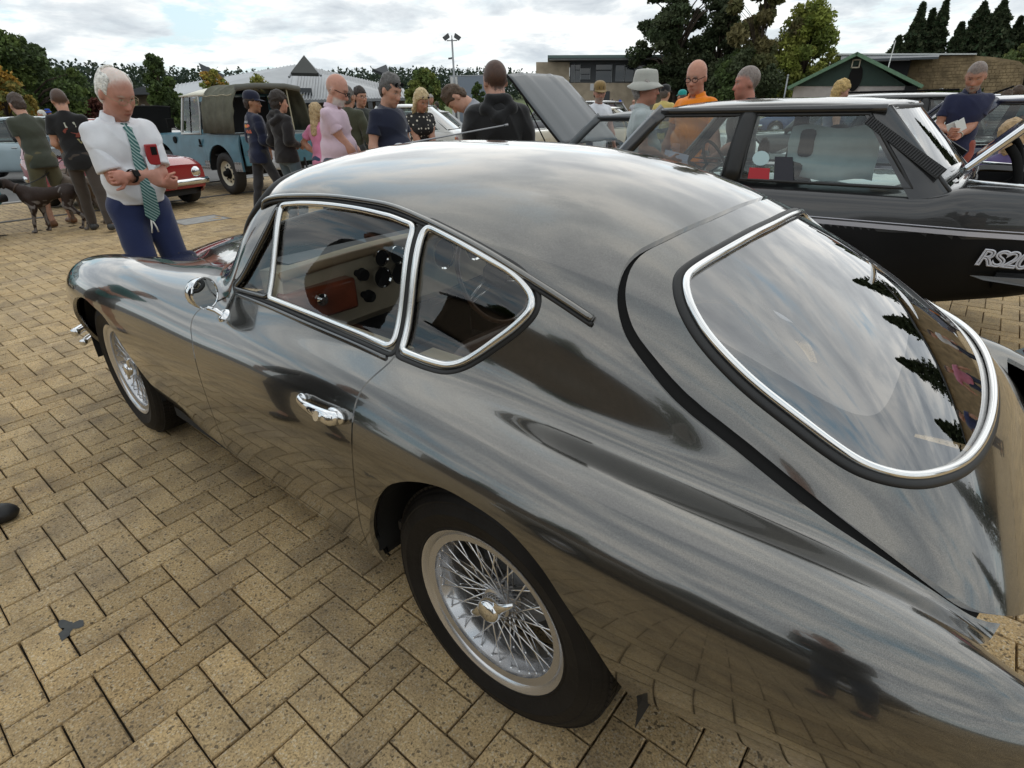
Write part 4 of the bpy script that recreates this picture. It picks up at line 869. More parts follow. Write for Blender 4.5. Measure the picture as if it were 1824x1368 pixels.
    V, Q = body.grow(max(h, .013)); V = smooth_mesh(V, Q, 1); C_ = np.tile(np.array(skin), (len(V), 1))
    parts = [(V, Q, C_)]
    # head
    hd = Blob(.022*k); hh = min(h, .0105) if h < .02 else h*.8
    hd.limb(neck0-Rt@B3(0, 0, .05), HD((-.012, 0, .03)), .061*k*g**.4, .058*k*g**.4, .03*k)
    hd.egg(HD((-.012, 0, .155)), np.array((.097, .080, .096))*k*hs, Rh.T, .02*k); hd.egg(HD((.020, 0, .10)), np.array((.072, .067, .085))*k*hs, Rh.T, .03*k); hd.egg(HD((.044, 0, .045)), np.array((.046, .048, .038))*k*hs, Rh.T, .035*k)
    hd.egg(HD((.058, 0, .150)), np.array((.032, .055, .018))*k, Rh.T, .022*k)
    for s_ in (1, -1):
        hd.egg(HD((.052, s_*.038, .098)), np.array((.030, .026, .026))*k, Rh.T, .025*k)
        hd.egg(HD((-.012, s_*.078, .112)), np.array((.021, .011, .034))*k*hs, Rh.T, .006*k)
        hd.sub(HD((.098, s_*.031, .124)), np.array((.020, .019, .0125))*k, Rh.T, .012*k)
    hd.limb(HD((.082, 0, .128)), HD((.106, 0, .085)), .009*k, .0145*k, .012*k)
    for s_ in (1, -1): hd.egg(HD((.092, s_*.013, .082)), np.array((.013, .010, .009))*k, Rh.T, .008*k)
    hd.egg(HD((.084, 0, .055)), np.array((.014, .026, .007))*k, Rh.T, .01*k); hd.egg(HD((.081, 0, .041)), np.array((.014, .022, .008))*k, Rh.T, .01*k); hd.egg(HD((.072, 0, .012)), np.array((.02, .022, .018))*k, Rh.T, .02*k)
    V, Q = hd.grow(hh); V = smooth_mesh(V, Q, 1); L = (V-hb)@Rh/(k*hs); C_ = np.tile(np.array(skin), (len(V), 1)); hc = np.array(hairc)
    def blend(m, c, a=1.0):
        m = np.clip(m, 0, 1)[:, None]*a; C_[:] = C_*(1-m)+np.array(c)*m
    x, y, z = L.T
    rr = np.array(skin)
    blend((1-np.abs(z-.09)/.05)*(x > .05)*(np.abs(y) > .018)*.5, rr*np.array((1.12, .86, .80)), .6)       # cheeks
    blend(1.4-np.hypot((x-.10)/.03, np.hypot(y/.02, (z-.085)/.02)), rr*np.array((1.08, .82, .78)), .6)
    blend((1-np.hypot(y/.025, (z-.047)/.010))*3*(x > .06), rr*np.array((.85, .55, .52)), .85)              # lips
    blend((1-np.hypot(y/.024, (z-.048)/.003))*3*(x > .06), rr*np.array((.4, .25, .22)), .8)
    bc = np.array(brow if brow is not None else hairc)
    for s_ in (1, -1):
        blend((1-np.hypot((y-s_*.033)/.021, (z-.146+abs(0)*.1)/.0055))*3*(x > .05), bc, .75)
        blend((1-np.hypot((y-s_*.031)/.014, (z-.124)/.0062))*3*(x > .05), (.55, .50, .46), .8); blend((1-np.hypot((y-s_*.031)/.006, (z-.124)/.006))*3*(x > .05), (.03, .025, .02), .95)
        blend((1-np.hypot((y-s_*.031)/.016, (z-.1305)/.003))*3*(x > .05), (.06, .035, .03), .8)
    line = .165-.055*np.clip((.045-x)/.10, 0, 1)-.075*np.clip((.0-x)/.06, 0, 1)
    hn = .006*np.sin(x*410+np.sin(y*330)*2)+.006*np.sin(z*370+np.sin(x*290)*2)
    if hair in ('crop', 'fade'):
        sp_ = .82+.30*np.sin(x*900+np.sin(z*700)*3)*np.sin(y*800+np.sin(x*650)*3)
        for q_ in range(3): pass
        m_ = np.clip((z-line+hn)*(45 if hair == 'crop' else 26), 0, 1)*(.92 if hair == 'crop' else .85); C_[:] = C_*(1-m_[:, None])+hc*m_[:, None]*sp_[:, None]*(1.0 if hair == 'crop' else 1.0)
    if hair == 'receding': blend((z-line-.012+hn)*30*np.clip((.075-x)/.05, 0, 1), hc, .62)
    if hair == 'bald': blend((.150-np.abs(z-.105)/.4)*(x < -.015)*9*(np.abs(y) > .03)*(z > .06), np.array(hairc), .35)
    if beard is not None:
        mb_ = np.clip((.075-z)/.02, 0, 1)*np.clip((x+.005)/.02, 0, 1)*np.clip((z+.01)/.015, 0, 1); ml = np.clip((1-np.hypot(y/.024, (z-.048)/.007))*3, 0, 1); blend(np.maximum(mb_, (np.hypot(y/.03, (z-.064)/.010) < 1)*(x > .06)*1.0)*(1-ml), beard[:3], beard[3])
    parts.append((V, Q, C_))
    # hands with five fingers
    for s_, el, wr, gr in ((1, le, lw, grip[0]), (-1, re, rw, grip[1])):
        dirv = (wr-el)/np.linalg.norm(wr-el); up = Rt@np.array((0, 0, 1.0)); fw = Rt@np.array((1.0, 0, 0)); inn = -s_*(Rt@np.array((0, 1.0, 0)))
        pal = inn if gr in ('relax', 'fist') else (-up if gr == 'down' else (up if gr == 'up' else inn)); pal = pal-dirv*(pal@dirv); pal /= np.linalg.norm(pal)+1e-9; lat = np.cross(dirv, pal)
        if lat@fw < 0 and gr in ('relax', 'fist'): lat = -lat
        hnd = Blob(.010*k); c = wr+dirv*.045*k; Rp = np.array((dirv, lat, pal)); hnd.limb(wr-dirv*.05*k, wr+dirv*.01*k, .027*k, .025*k, .02*k); hnd.egg(c, np.array((.052, .042, .016))*k, Rp)
        cv = {'relax': (.35, .55, .5), 'fist': (1.35, 1.5, .9), 'up': (.25, .4, .3), 'down': (.25, .4, .3), 'flat': (.05, .1, .1)}.get(gr, (.3, .5, .4))
        for i, (yo, ln) in enumerate(((.031, .072), (.011, .080), (-.010, .075), (-.029, .060))):
            p = wr+dirv*.083*k+lat*yo*k; a = 0; d_ = dirv.copy()
            for j, (f, r0, r1) in enumerate(((.45, .0092, .0088), (.32, .0088, .0082), (.25, .0082, .0070))):
                a += cv[j]; d_ = dirv*math.cos(a)+pal*math.sin(a); q_ = p+d_*ln*f*k; hnd.limb(p, q_, r0*k, r1*k, .004*k); p = q_
        p = wr+dirv*.025*k+lat*.030*k; d_ = dirv*.55+lat*.75+pal*.3; d_ /= np.linalg.norm(d_); q_ = p+d_*.042*k; hnd.limb(p, q_, .0125*k, .0105*k); d2 = dirv*.85+lat*.25+pal*.45; d2 /= np.linalg.norm(d2); hnd.limb(q_, q_+d2*.034*k, .0102*k, .008*k, .004*k)
        V, Q = hnd.grow(.0065 if h < .011 else (.009 if h < .016 else .014)); parts.append((V, Q, np.tile(np.array(skin)*np.array((1.03, .94, .92)), (len(V), 1))))
    VV, QQ, CC, n = [], [], [], 0
    for V, Q, C_ in parts: VV.append(V); QQ.append(Q+n); CC.append(C_); n += len(V)
    VV, QQ, CC = np.concatenate(VV), np.concatenate(QQ), np.concatenate(CC)
    bo = mesh_obj('body', VV, QQ, skin_mat(), root); at = bo.data.color_attributes.new('col', 'FLOAT_COLOR', 'POINT'); at.data.foreach_set('color', np.c_[CC, np.ones(len(CC))].ravel().astype(np.float32))
    info = dict(root=root, k=k, Rt=Rt, Rh=Rh, T=T_, HD=HD, hb=hb, lw=lw, rw=rw, le=le, re=re, shl=shl, shr=shr, hip=hip, neck=neck0, Rp=Rp, la=la, ra=ra, lk=lk, rk=rk)
    def garment(name, bl, m, hh_, amp=.004, f=15, sm=1, cutfun=None, extra=()):
        V, Q = bl.grow(hh_, amp*k, f/k, seed, cutfun)
        if len(V) == 0: return None
        V = smooth_mesh(V, Q, sm)
        for x_ in extra:
            v_, q_ = x_.grow(hh_, amp*k, f/k, seed); v_ = smooth_mesh(v_, q_, sm); Q = np.concatenate([Q, q_+len(V)]); V = np.concatenate([V, v_])
        return mesh_obj(name, V, Q, m, root)
    hcl = max(h, .0085)
    # top
    tc = topc if isinstance(topc, bpy.types.Material) else cloth(topname or 'top_%d_%d_%d' % tuple(int(v*255) for v in topc), topc)
    tb = Blob(.03*k); loose = {'tee': .014, 'polo': .014, 'shirt': .018, 'hoodie': .030, 'jacket': .028, 'blouse': .013, 'vest': .022}[top]
    torso(tb, loose)
    slv = {'tee': .62, 'polo': .60, 'shirt': .84, 'hoodie': 2, 'jacket': 2, 'blouse': .35, 'vest': 2}[top]
    sl_pieces = []
    for s_, sh, el, wr in ((1, shl, le, lw), (-1, shr, re, rw)):
        fl = loose*.7; sb_ = Blob(.04*k)
        tb.limb(sh, sh+(el-sh)*.30, .044*k*g**.5+fl*.7, .050*k*g**.5+fl*.9, .06*k)
        if slv >= 2:
            sb_.limb(sh, sh+(el-sh)*.4, .045*k*g**.5+fl*.55, .052*k*g**.5+fl*.9); sb_.limb(sh+(el-sh)*.35, el, .052*k*g**.5+fl*.9, .045*k+fl); sb_.limb(el, wr, .046*k+fl, .032*k+fl*.6); e_ = (wr-el)/np.linalg.norm(wr-el); sb_.cut(wr-e_*.008*k, e_)
        else:
            sb_.limb(sh, sh+(el-sh)*slv, .043*k*g**.5+fl*.7, .055*k*g**.5+fl*1.5); e_ = (el-sh)/np.linalg.norm(el-sh); sb_.cut(sh+(el-sh)*slv, e_)
        sl_pieces.append(sb_)
    if top != 'shirt': tb.egg(T_((-.004, 0, -.07)), np.array((.118*g+belly*.3, .162*(.5+.5*g)*(1.0 if sex == 'm' else 1.05), .17))*k+loose, Rt.T)
    tb.limb(neck0+Rt@B3(0, 0, -.03), neck0+Rt@B3(.004, 0, .004), .062*k*g**.4, .060*k*g**.4, .03*k)
    tb.cut(neck0+Rt@B3(0, 0, .012 if top not in ('shirt', 'polo') else .0), Rt@np.array((.35, 0, 1)))
    hem = T_((0, 0, {'tee': -.135, 'polo': -.125, 'shirt': .035, 'hoodie': -.10, 'jacket': -.13, 'blouse': -.1, 'vest': -.12}[top])); tb.cut(hem, -(Rt@np.array((0, 0, 1.0))))
    info['top'] = garment({'tee': 'tee_shirt', 'polo': 'polo_shirt', 'shirt': 'shirt', 'hoodie': 'hoodie', 'jacket': 'jacket', 'blouse': 'blouse', 'vest': 'gilet'}[top], tb, tc, hcl, {'hoodie': .011, 'jacket': .010, 'shirt': .009}.get(top, .0075), 15, 1, None, sl_pieces)
    if top in ('polo', 'shirt'):
        cb = Blob(.012*k); n_ = 20; cz = .028 if top == 'shirt' else .022
        pts = []
        for i in range(n_+1):
            a = math.radians(28)+(2*math.pi-math.radians(56))*i/n_; fr = math.cos(a); pts.append(neck0+Rt@(np.array((.066*g**.4*math.cos(a)+.012, .068*g**.4*math.sin(a), cz-.030*max(0, fr)**1.0-.008))*k))
        mb = MB(); vs = []
        for i, p in enumerate(pts):
            c0 = neck0+Rt@B3(.012, 0, 0); o = p-c0; o = o-Rt@np.array((0, 0, 1.0))*(o@(Rt@np.array((0, 0, 1.0)))); o /= np.linalg.norm(o); u_ = Rt@np.array((0, 0, 1.0)); fr = max(0, (o@(Rt@np.array((1.0, 0, 0))))) 
            vs += [p-u_*.03*k, p+u_*.012*k-o*.004*k, p+u_*.014*k+o*.002*k, p-u_*(.022+.030*fr**3)*k+o*(.016+.006*fr)*k]
        fs = [(i*4+j, i*4+j+1, i*4+5+j, i*4+4+j) for i in range(n_) for j in range(3)]+[(0, 1, 2, 3), (n_*4+3, n_*4+2, n_*4+1, n_*4)]
        mesh_obj('collar', vs, fs, tc, root)
    if top == 'hoodie':
        hb_ = Blob(.03*k); hb_.limb(T_((-.095, .10, .50)), T_((-.125, 0, .43)), .042*k, .05*k); hb_.limb(T_((-.095, -.10, .50)), T_((-.125, 0, .43)), .042*k, .05*k); hb_.limb(T_((-.09, .10, .50)), T_((.03, .085, .515)), .042*k, .03*k); hb_.limb(T_((-.09, -.10, .50)), T_((.03, -.085, .515)), .042*k, .03*k); hb_.limb(T_((-.07, .06, .56)), T_((-.07, -.06, .56)), .045*k, .045*k)
        garment('hood', hb_, tc, hcl, .006, 24)
        if bottom != 'none': pass
    # bottoms
    bc_ = botc if isinstance(botc, bpy.types.Material) else cloth(botname or 'bottom_%d_%d_%d' % tuple(int(v*255) for v in botc), botc)
    if legs:
        bb = Blob(.035*k); o = .008; bb.egg(T_((-.01, 0, -.0)), np.array((.118*g, .163*(.5+.5*g), .13))*k+o, Rt.T)
        shorts = bottom == 'shorts'; fl = {'shorts': .028, 'jeans': .006, 'trousers': .014, 'leggings': .002, 'baggy': .026}[bottom]
        for hp, kn, an in ((hl, lk, la), (hr, rk, ra)):
            if shorts: bb.limb(hp, hp+(kn-hp)*.95, .086*k*g**.6+o, .068*k+fl)
            else: bb.limb(hp, kn, .086*k*g**.6+o, .058*k+fl); bb.limb(kn, an+(kn-an)*.05, .060*k+fl, .042*k+fl)
        bb.cut(T_((0, 0, .085)), Rt@np.array((0, 0, 1.0)))
        def legcut(X, Y, Z):
            out = np.full(np.broadcast(X, Y, Z).shape, -1.0, np.float32)
            for hp, kn, an in ((hl, lk, la), (hr, rk, ra)):
                if shorts: c = hp+(kn-hp)*.93; e = (kn-hp)/np.linalg.norm(kn-hp)
                else: c = an-np.array((0, 0, .035*k)); e = (an-kn)/np.linalg.norm(an-kn)
                d = (X-c[0])*e[0]+(Y-c[1])*e[1]+(Z-c[2])*e[2]; near = ((X-c[0])**2+(Y-c[1])**2+(Z-c[2])**2) < (.15*k)**2; out = np.where(near, np.maximum(out, d), out)
            return out
        garment({'shorts': 'shorts', 'jeans': 'jeans', 'trousers': 'trousers', 'leggings': 'leggings', 'baggy': 'joggers'}[bottom], bb, bc_, hcl, .006, 13, 1, legcut)
        sm_ = mat('shoe_%d_%d_%d' % tuple(int(v*255) for v in shoe), shoe, .5)
        for kn, an in ((lk, la), (rk, ra)):
            f_ = (an-kn); f_ = np.array((1.0, 0, 0)) if True else f_
            sb = Blob(.02*k); b0 = np.array((an[0], an[1], an[2]-.085*k)); sb.limb(b0+B3(-.03, 0, .05), b0+B3(.02, 0, .07), .043*k, .042*k); sb.limb(b0+B3(-.035, 0, .032), b0+B3(.15, 0, .030), .040*k, .036*k); sb.egg(b0+B3(.13, 0, .028), np.array((.075, .046, .036))*k)
            sb.cut(b0+B3(0, 0, .003), (0, 0, -1)); V, Q = sb.grow(max(h*.8, .009)); mesh_obj('shoe', V, Q, sm_, root)
    # hair
    hm = mat('hair_%d_%d_%d' % tuple(int(v*255) for v in hairc), hairc, .55, var=.35, vscale=60, bump=.8, bscale=130, spec=.4)
    if hair in ('short', 'receding', 'long', 'bob', 'messy'):
        hb2 = Blob(.02*k); t_ = {'short': .010, 'receding': .010, 'long': .016, 'bob': .02, 'messy': .022}[hair]; ks = k*hs
        hb2.egg(HD((-.014, 0, .157)), np.array((.097, .077, .098))*ks+t_*k, Rh.T, .02*k); hb2.egg(HD((-.045, 0, .10)), np.array((.060, .066, .075))*ks+t_*k*.7, Rh.T, .03*k)
        if hair == 'long':
            for s_ in (1, -1):
                hb2.limb(HD((-.02, s_*.07, .13)), HD((.0, s_*.088, .0)), .030*k, .034*k); hb2.limb(HD((.0, s_*.088, .0)), T_((.06, s_*.11, .36)), .036*k, .028*k)
            hb2.limb(HD((-.06, 0, .10)), T_((-.10, 0, .40)), .07*k, .06*k)
        if hair in ('bob', 'messy'): hb2.limb(HD((-.05, .03, .10)), HD((-.055, .03, -.01)), .055*k, .045*k); hb2.limb(HD((-.05, -.03, .10)), HD((-.055, -.03, -.01)), .055*k, .045*k)
        lo_side = {'short': .105, 'receding': .10, 'long': -1, 'bob': -.05, 'messy': .0}[hair]; rec = {'short': .168, 'receding': .22, 'long': .175, 'bob': .165, 'messy': .16}[hair]; kk = ks
        def haircut(X, Y, Z):
            x = ((X-hb[0])*Rh[0, 0]+(Y-hb[1])*Rh[1, 0]+(Z-hb[2])*Rh[2, 0])/kk; y = ((X-hb[0])*Rh[0, 1]+(Y-hb[1])*Rh[1, 1]+(Z-hb[2])*Rh[2, 1])/kk; z = ((X-hb[0])*Rh[0, 2]+(Y-hb[1])*Rh[1, 2]+(Z-hb[2])*Rh[2, 2])/kk
            front = np.minimum(x-.012-.06*np.clip((z-.10)/.09, 0, 1), rec-z+.0*x)      # face stays free below the hairline
            if hair == 'receding': front = np.maximum(np.minimum(x-.03, rec-z), np.minimum(np.minimum(x+.062, .058-np.abs(y)), z-.12))
            side = np.minimum(np.minimum(x+.035, lo_side-z), .2) if hair in ('short', 'receding') else np.full_like(front, -1)
            back = (.035-z) if hair in ('short', 'receding') else np.full_like(front, -1)
            ear = .032-np.sqrt((x+.008)**2+(z-.10)**2) if hair in ('short', 'receding') else np.full_like(front, -1)
            return (np.maximum(np.maximum(front, ear), np.maximum(side, back))*kk).astype(np.float32)
        V, Q = hb2.grow(max(h*.8, .008), (.003 if hair == 'receding' else .009)*k, 62/k, seed, haircut)
        if len(V): mesh_obj('hair', smooth_mesh(V, Q, 1), Q, hm, root)
    return info
def glasses(I, m=None, up=False, dark=False, name='glasses', wire=.0016):
    HD, k = I['HD'], I['k']; mb = MB(); dz = .075 if up else 0; dx = -.022 if up else 0; m = m or BLACK
    for s_ in (1, -1):
        n = 18; ring = [HD((.101+dx-.010*abs(math.cos(2*math.pi*i/n)*.024+.033-.033), s_*(.033+.025*math.cos(2*math.pi*i/n)), .121+dz+.017*math.sin(2*math.pi*i/n))) for i in range(n)]
        mb.tube([Vector(p) for p in ring], wire*k, 5, closed=True)
        mb.tube([Vector(HD((.098+dx, s_*.058, .125+dz))), Vector(HD((.07+dx, s_*.076, .126+dz))), Vector(HD((-.02, s_*.081, .125+dz*.6))), Vector(HD((-.035, s_*.080, .105+dz*.6)))], wire*k, 5)
    mb.tube([Vector(HD((.103+dx, -.009, .124+dz))), Vector(HD((.107+dx, 0, .127+dz))), Vector(HD((.103+dx, .009, .124+dz)))], wire*k, 5)
    o = mb.build(name, m, I['root'], angle=180)
    if dark:
        for s_ in (1, -1):
            lens = MB(); n = 14; lens._add([Vector(HD((.101+dx, s_*(.033+.024*math.cos(2*math.pi*i/n)), .121+dz+.016*math.sin(2*math.pi*i/n)))) for i in range(n)], [tuple(range(n))]); lens.build('lens', mat('dark_lens', (.01, .01, .012), .08, coat=1), o, smooth=False)
    return o
def cap(I, m, peak=True, brim=False, name='cap'):
    HD, k, Rh = I['HD'], I['k'], I['Rh']; mb = MB(); n = 28; vs = []; prof = ((1.09, .0), (1.10, .03), (1.06, .062), (.9, .09), (.6, .108), (.25, .115), (.02, .117)) if not brim else ((1.1, 0), (1.06, .03), (1.0, .065), (.93, .092), (.80, .103), (.4, .108), (.02, .109))
    for r, z in prof:
        for i in range(n):
            a = 2*math.pi*i/n; vs.append(HD((-.012+.100*r*math.cos(a), .080*r*math.sin(a), .158+z)))
    fs = [(j*n+i, j*n+(i+1) % n, (j+1)*n+(i+1) % n, (j+1)*n+i) for j in range(len(prof)-1) for i in range(n)]
    mb._add(vs, fs)
    if peak:
        pv = []; m_ = 13
        for i in range(m_):
            a = math.radians(-62+124*i/(m_-1))
            for (e, dz) in ((1.06, .004), (1.06+.72*math.cos(a)**1.2, -.012+.0*i)):
                for th in (0, .006): pv.append(HD((-.012+.100*e*math.cos(a), .080*min(e, 1.25)*math.sin(a), .158+dz+th)))
        f2 = []
        for i in range(m_-1):
            b = i*4; f2 += [(b, b+2, b+6, b+4), (b+1, b+5, b+7, b+3), (b+2, b+3, b+7, b+6)]
        mb._add(pv, f2)
    if brim:
        pv = []; m_ = 32
        for i in range(m_):
            a = 2*math.pi*i/m_
            for e, dz in ((1.05, .012), (1.35, -.008), (1.58, -.034+.016*math.cos(2*a)), (1.56, -.040+.016*math.cos(2*a)), (1.05, .004)): pv.append(HD((-.012+.100*e*math.cos(a)*.97, .082*e*math.sin(a), .158+dz)))
        mb._add(pv, [(i*5+j, i*5+j+1, ((i+1) % m_)*5+j+1, ((i+1) % m_)*5+j) for i in range(m_) for j in range(4)])
    return mb.build(name, m, I['root'], angle=60)
# ---------------------------------------------------------------- the people in the picture
def look(px, py, H): p = at_height(px, py, H); return (p.x, p.y, 0.0)
def far(px, dist): p = at_dist(px, 190, dist); return (p.x, p.y, 0.0)
def fit(px, py, dist, drop=.02):       # foot point and height for someone whose crown shows at a pixel
    p = at_dist(px, py, dist); return (p.x, p.y, 0.0), (p.z+drop)/1.008
def flat_print(name, I, target, pts2, faces, o, ux, uy, m, off=.004, parent=None):
    """lays a flat outline (2-D points in metres about o, spanned by ux, uy) on the cloth of a garment"""
    from mathutils.bvhtree import BVHTree
    bv = BVHTree.FromObject(target, bpy.context.evaluated_depsgraph_get()) if False else BVHTree.FromPolygons([v.co for v in target.data.vertices], [p.vertices for p in target.data.polygons])
    ux, uy = Vector(ux).normalized(), Vector(uy).normalized(); n = ux.cross(uy).normalized(); vs = []
    for x, y in pts2:
        p = Vector(o)+ux*x+uy*y; hit = bv.ray_cast(p+n*.35, -n)
        vs.append((hit[0]+n*off) if hit[0] is not None else p)
    return mesh_obj(name, vs, faces, m, parent or target, smooth=False)
def text_outline(txt, size, bold=.0, shear=0.0):
    c = bpy.data.curves.new('lettering', 'FONT'); c.body = txt; c.size = size; c.align_x = 'CENTER'; c.align_y = 'CENTER'; c.offset = bold*size; c.shear = shear; c.resolution_u = 3
    o = bpy.data.objects.new('lettering', c); COL.objects.link(o); bpy.context.view_layer.update(); me = o.to_mesh()
    v = [(p.co.x, p.co.y) for p in me.vertices]; f = [tuple(p.vertices) for p in me.polygons]; o.to_mesh_clear(); bpy.data.objects.remove(o); return v, f
def build_people():
    SK, SK2, SK3, TAN_ = (.46, .245, .165), (.40, .205, .135), (.52, .29, .205), (.34, .175, .105)
    # 1 the old man with folded arms by the bonnet
    WSH = cloth('white_shirt', (.72, .73, .76)); NAVY = cloth('navy_chino', (.018, .028, .085))
    I = person('elderly man in white shirt and striped green tie, arms folded, before the grey coupe', fit(174, 125, 4.42, 0.055)[0], 186, H=fit(190, 133, 4.42, 0.055)[1], h=.0085, girth=1.10, skin=(.50, .25, .185), top='shirt', topc=WSH, bottom='baggy', botc=NAVY, hair='receding', hairc=(.80, .79, .74), brow=(.55, .45, .38),
               lean=5, head=(8, 24, 0), lh=(.185, -.105, .225), rh=(.165, .10, .16), lel=(.05, .6, -.05), rel=(.05, -.6, -.05), grip=('fist', 'fist'), belly=.03, seed=3)
    glasses(I, mat('gold_wire', (.35, .28, .16), .3, .8), wire=.0013); HD, T, k = I['HD'], I['T'], I['k']
    tie = mat('green_tie', (.03, .13, .12), .6); nt = tie.node_tree; tcn = nt.nodes.new('ShaderNodeTexCoord'); wv = nt.nodes.new('ShaderNodeTexWave'); wv.inputs['Scale'].default_value = 26; wv.bands_direction = 'DIAGONAL'; rp = nt.nodes.new('ShaderNodeValToRGB'); rp.color_ramp.elements[0].position = .62; rp.color_ramp.elements[0].color = (.022, .115, .11, 1); rp.color_ramp.elements[1].position = .72; rp.color_ramp.elements[1].color = (.33, .45, .43, 1); nt.links.new(tcn.outputs['Object'], wv.inputs[0]); nt.links.new(wv.outputs[1], rp.inputs[0]); nt.links.new(rp.outputs[0], nt.nodes['Principled BSDF'].inputs['Base Color'])
    from mathutils.bvhtree import BVHTree
    bvt = BVHTree.FromPolygons([v.co for v in I['top'].data.vertices], [p.vertices for p in I['top'].data.polygons]); vs = []
    prof = [(.515, .020, .082), (.49, .026, .098), (.475, .019, .104), (.40, .026, .128), (.30, .033, .152), (.20, .039, .168), (.10, .044, .172), (.02, .047, .165), (-.03, .048, .158), (-.075, .004, .154)]
    for z, w, x in prof:
        for yy in (-w, 0, w):
            n_ = -Vector(I['Rt']@np.array((1.0, 0, 0))); p_ = Vector(T((x+.25, yy, z))); hit = bvt.ray_cast(p_, n_)
            vs.append((hit[0]-n_*(.012 if yy == 0 else .006)) if hit[0] is not None and hit[3] < .32 else Vector(T((x, yy, z))))
    mesh_obj('tie', vs, [(i*3+j, i*3+j+1, i*3+4+j, i*3+3+j) for i in range(len(prof)-1) for j in range(2)], tie, I['root'])
    e = (I['lw']-I['le']); e /= np.linalg.norm(e); w0 = Vector(I['lw']-e*.035)
    wt = MB(); u_ = Vector(e).orthogonal(); ring = [w0+(Matrix.Rotation(2*math.pi*i/20, 3, Vector(e)) @ u_.normalized())*.036 for i in range(20)]; wt.tube(ring, .0105, 6, closed=True, flat=(.3, 1.0), up=[(r-w0).normalized() for r in ring])
    out_ = Vector(I['Rt'] @ np.array((.9, 0, .45))); out_ = (out_-Vector(e)*out_.dot(Vector(e))).normalized(); wt.box(w0+out_*.038, (.036, .034, .012), rot=Matrix((Vector(e), Vector(e).cross(out_), out_)).transposed()); wt.build('wristwatch', BLACK, I['root'], angle=40)
    pk = T((.160, .088, .335)); R_ = Matrix(I['Rt'].tolist()); 
    ph = thing('mobile_phone', 'red cased mobile phone sticking out of the elderly man\'s breast pocket', 'phone', (0, 0, 0)); ph.parent = None; ph.matrix_world = I['root'].matrix_basis.copy()
    MB().box(pk, (.012, .075, .12), rot=R_).build('case', mat('phone_red', (.33, .015, .02), .4, coat=.3), ph, bevel=.006); MB().box(Vector(pk)+R_ @ Vector((.0075, .010, .022)), (.004, .034, .046), rot=R_).build('camera_block', BLACK, ph, bevel=.002)
    pb = flat_print('breast_pocket', I, I['top'], [(-.05, -.06), (.05, -.06), (.05, .05), (-.05, .05)], [(0, 1, 2, 3)], T((.2, .088, .275)), I['Rt']@np.array((0, 1.0, 0)), I['Rt']@np.array((0, 0, 1.0)), WSH, .012, I['root'])
    dc = MB(); c0 = Vector(T((.145, -.012, -.055)))
    for dy in (-.015, .012): dc.tube([c0, c0+Vector((.012, dy, -.05)), c0+Vector((.008, dy*1.5, -.085))], .005, 6)
    dc.build('drawcord', mat('cord_white', (.7, .68, .62), .8), I['root'], angle=180)
    # 2 man in the printed black tee by the red car
    BLK = cloth('black_cotton', (.010, .010, .011)); 
    I = person('man in black tee with a ship print, back turned, by the red car', fit(101, 160, 9.7, 0.03)[0], -22, H=fit(101, 160, 9.7, 0.03)[1], h=.012, girth=1.12, skin=SK, top='tee', topc=BLK, bottom='trousers', botc=(.055, .043, .035), hair='fade', hairc=(.02, .017, .015), head=(14, 22, 0), lh=(.24, .16, .12), rh=(.22, -.10, .12), rf=(-.28, -.13, 0), lf=(.12, .12, 0), seed=4)
    rx, ry = I['Rt']@np.array((0, -1.0, 0)), I['Rt']@np.array((0, 0, 1.0)); o = I['T']((-.2, -.03, .33))
    flat_print('sail_print', I, I['top'], [(-.055, .04), (.06, .045), (.052, .105), (-.062, .10)], [(0, 1, 2, 3)], o, rx, ry, mat('print_cream', (.42, .43, .36), .8))
    V2 = [(-.09+.05*math.cos(a)+.0, -.0+.035*math.sin(a)) for a in np.linspace(0, 2*math.pi, 12, endpoint=False)]
    flat_print('ship_print', I, I['top'], [(-.05, .035), (.10, .03), (.15, .06), (.13, -.02), (.09, -.05), (.05, -.075), (.015, -.07), (.03, -.035), (-.01, -.02), (-.07, .03), (-.10, .0), (-.08, -.025), (-.062, -.005), (-.075, .002), (-.082, .0)], [(0, 1, 2, 3, 4, 5, 6, 7, 8, 9, 10, 11, 12, 13, 14)], o, rx, ry, mat('print_red', (.20, .045, .03), .8))
    flat_print('crew_print', I, I['top'], [(.02, -.09), (.09, -.085), (.10, -.06), (.14, -.05), (.145, -.11), (.11, -.15), (.05, -.145)], [(0, 1, 2, 3, 4, 5, 6)], o, rx, ry, mat('print_olive', (.28, .25, .13), .8))
    # 3 the green tee man at the left edge, holding the lead
    I = person('man in olive tee, khaki shorts and tan boots holding the dogs\' lead', fit(30, 166, 10.6, .02)[0], 8, H=fit(30, 166, 10.6, .02)[1], h=.013, girth=1.12, skin=SK3, top='tee', topc=cloth('olive_tee', (.055, .062, .045)), bottom='shorts', botc=cloth('khaki', (.12, .105, .055)), shoe=(.17, .075, .03), hair='short', hairc=(.06, .04, .03), head=(0, 15, 0), lean=6, rh=(.14, -.36, -.0), lh=(.25, .02, .10), rel=(-.1, -.6, .1), lf=(.0, .14, 0), rf=(.1, -.16, 0), seed=5)
    MB().tube([Vector(I['rw']+(I['re']-I['rw'])*.12)+Vector((.032*math.cos(a)*.9, .032*math.sin(a), .0)) for a in np.linspace(0, 6.283, 14, endpoint=False)], .011, 6, closed=True, flat=(.4, 1)).build('wristband', BLACK, I['root'], angle=180)
    global LEAD_HAND; LEAD_HAND = Vector(I['rw'])
    LEAD_HAND = Matrix.Translation(I['root'].location) @ Matrix.Rotation(math.radians(8), 4, 'Z') @ LEAD_HAND
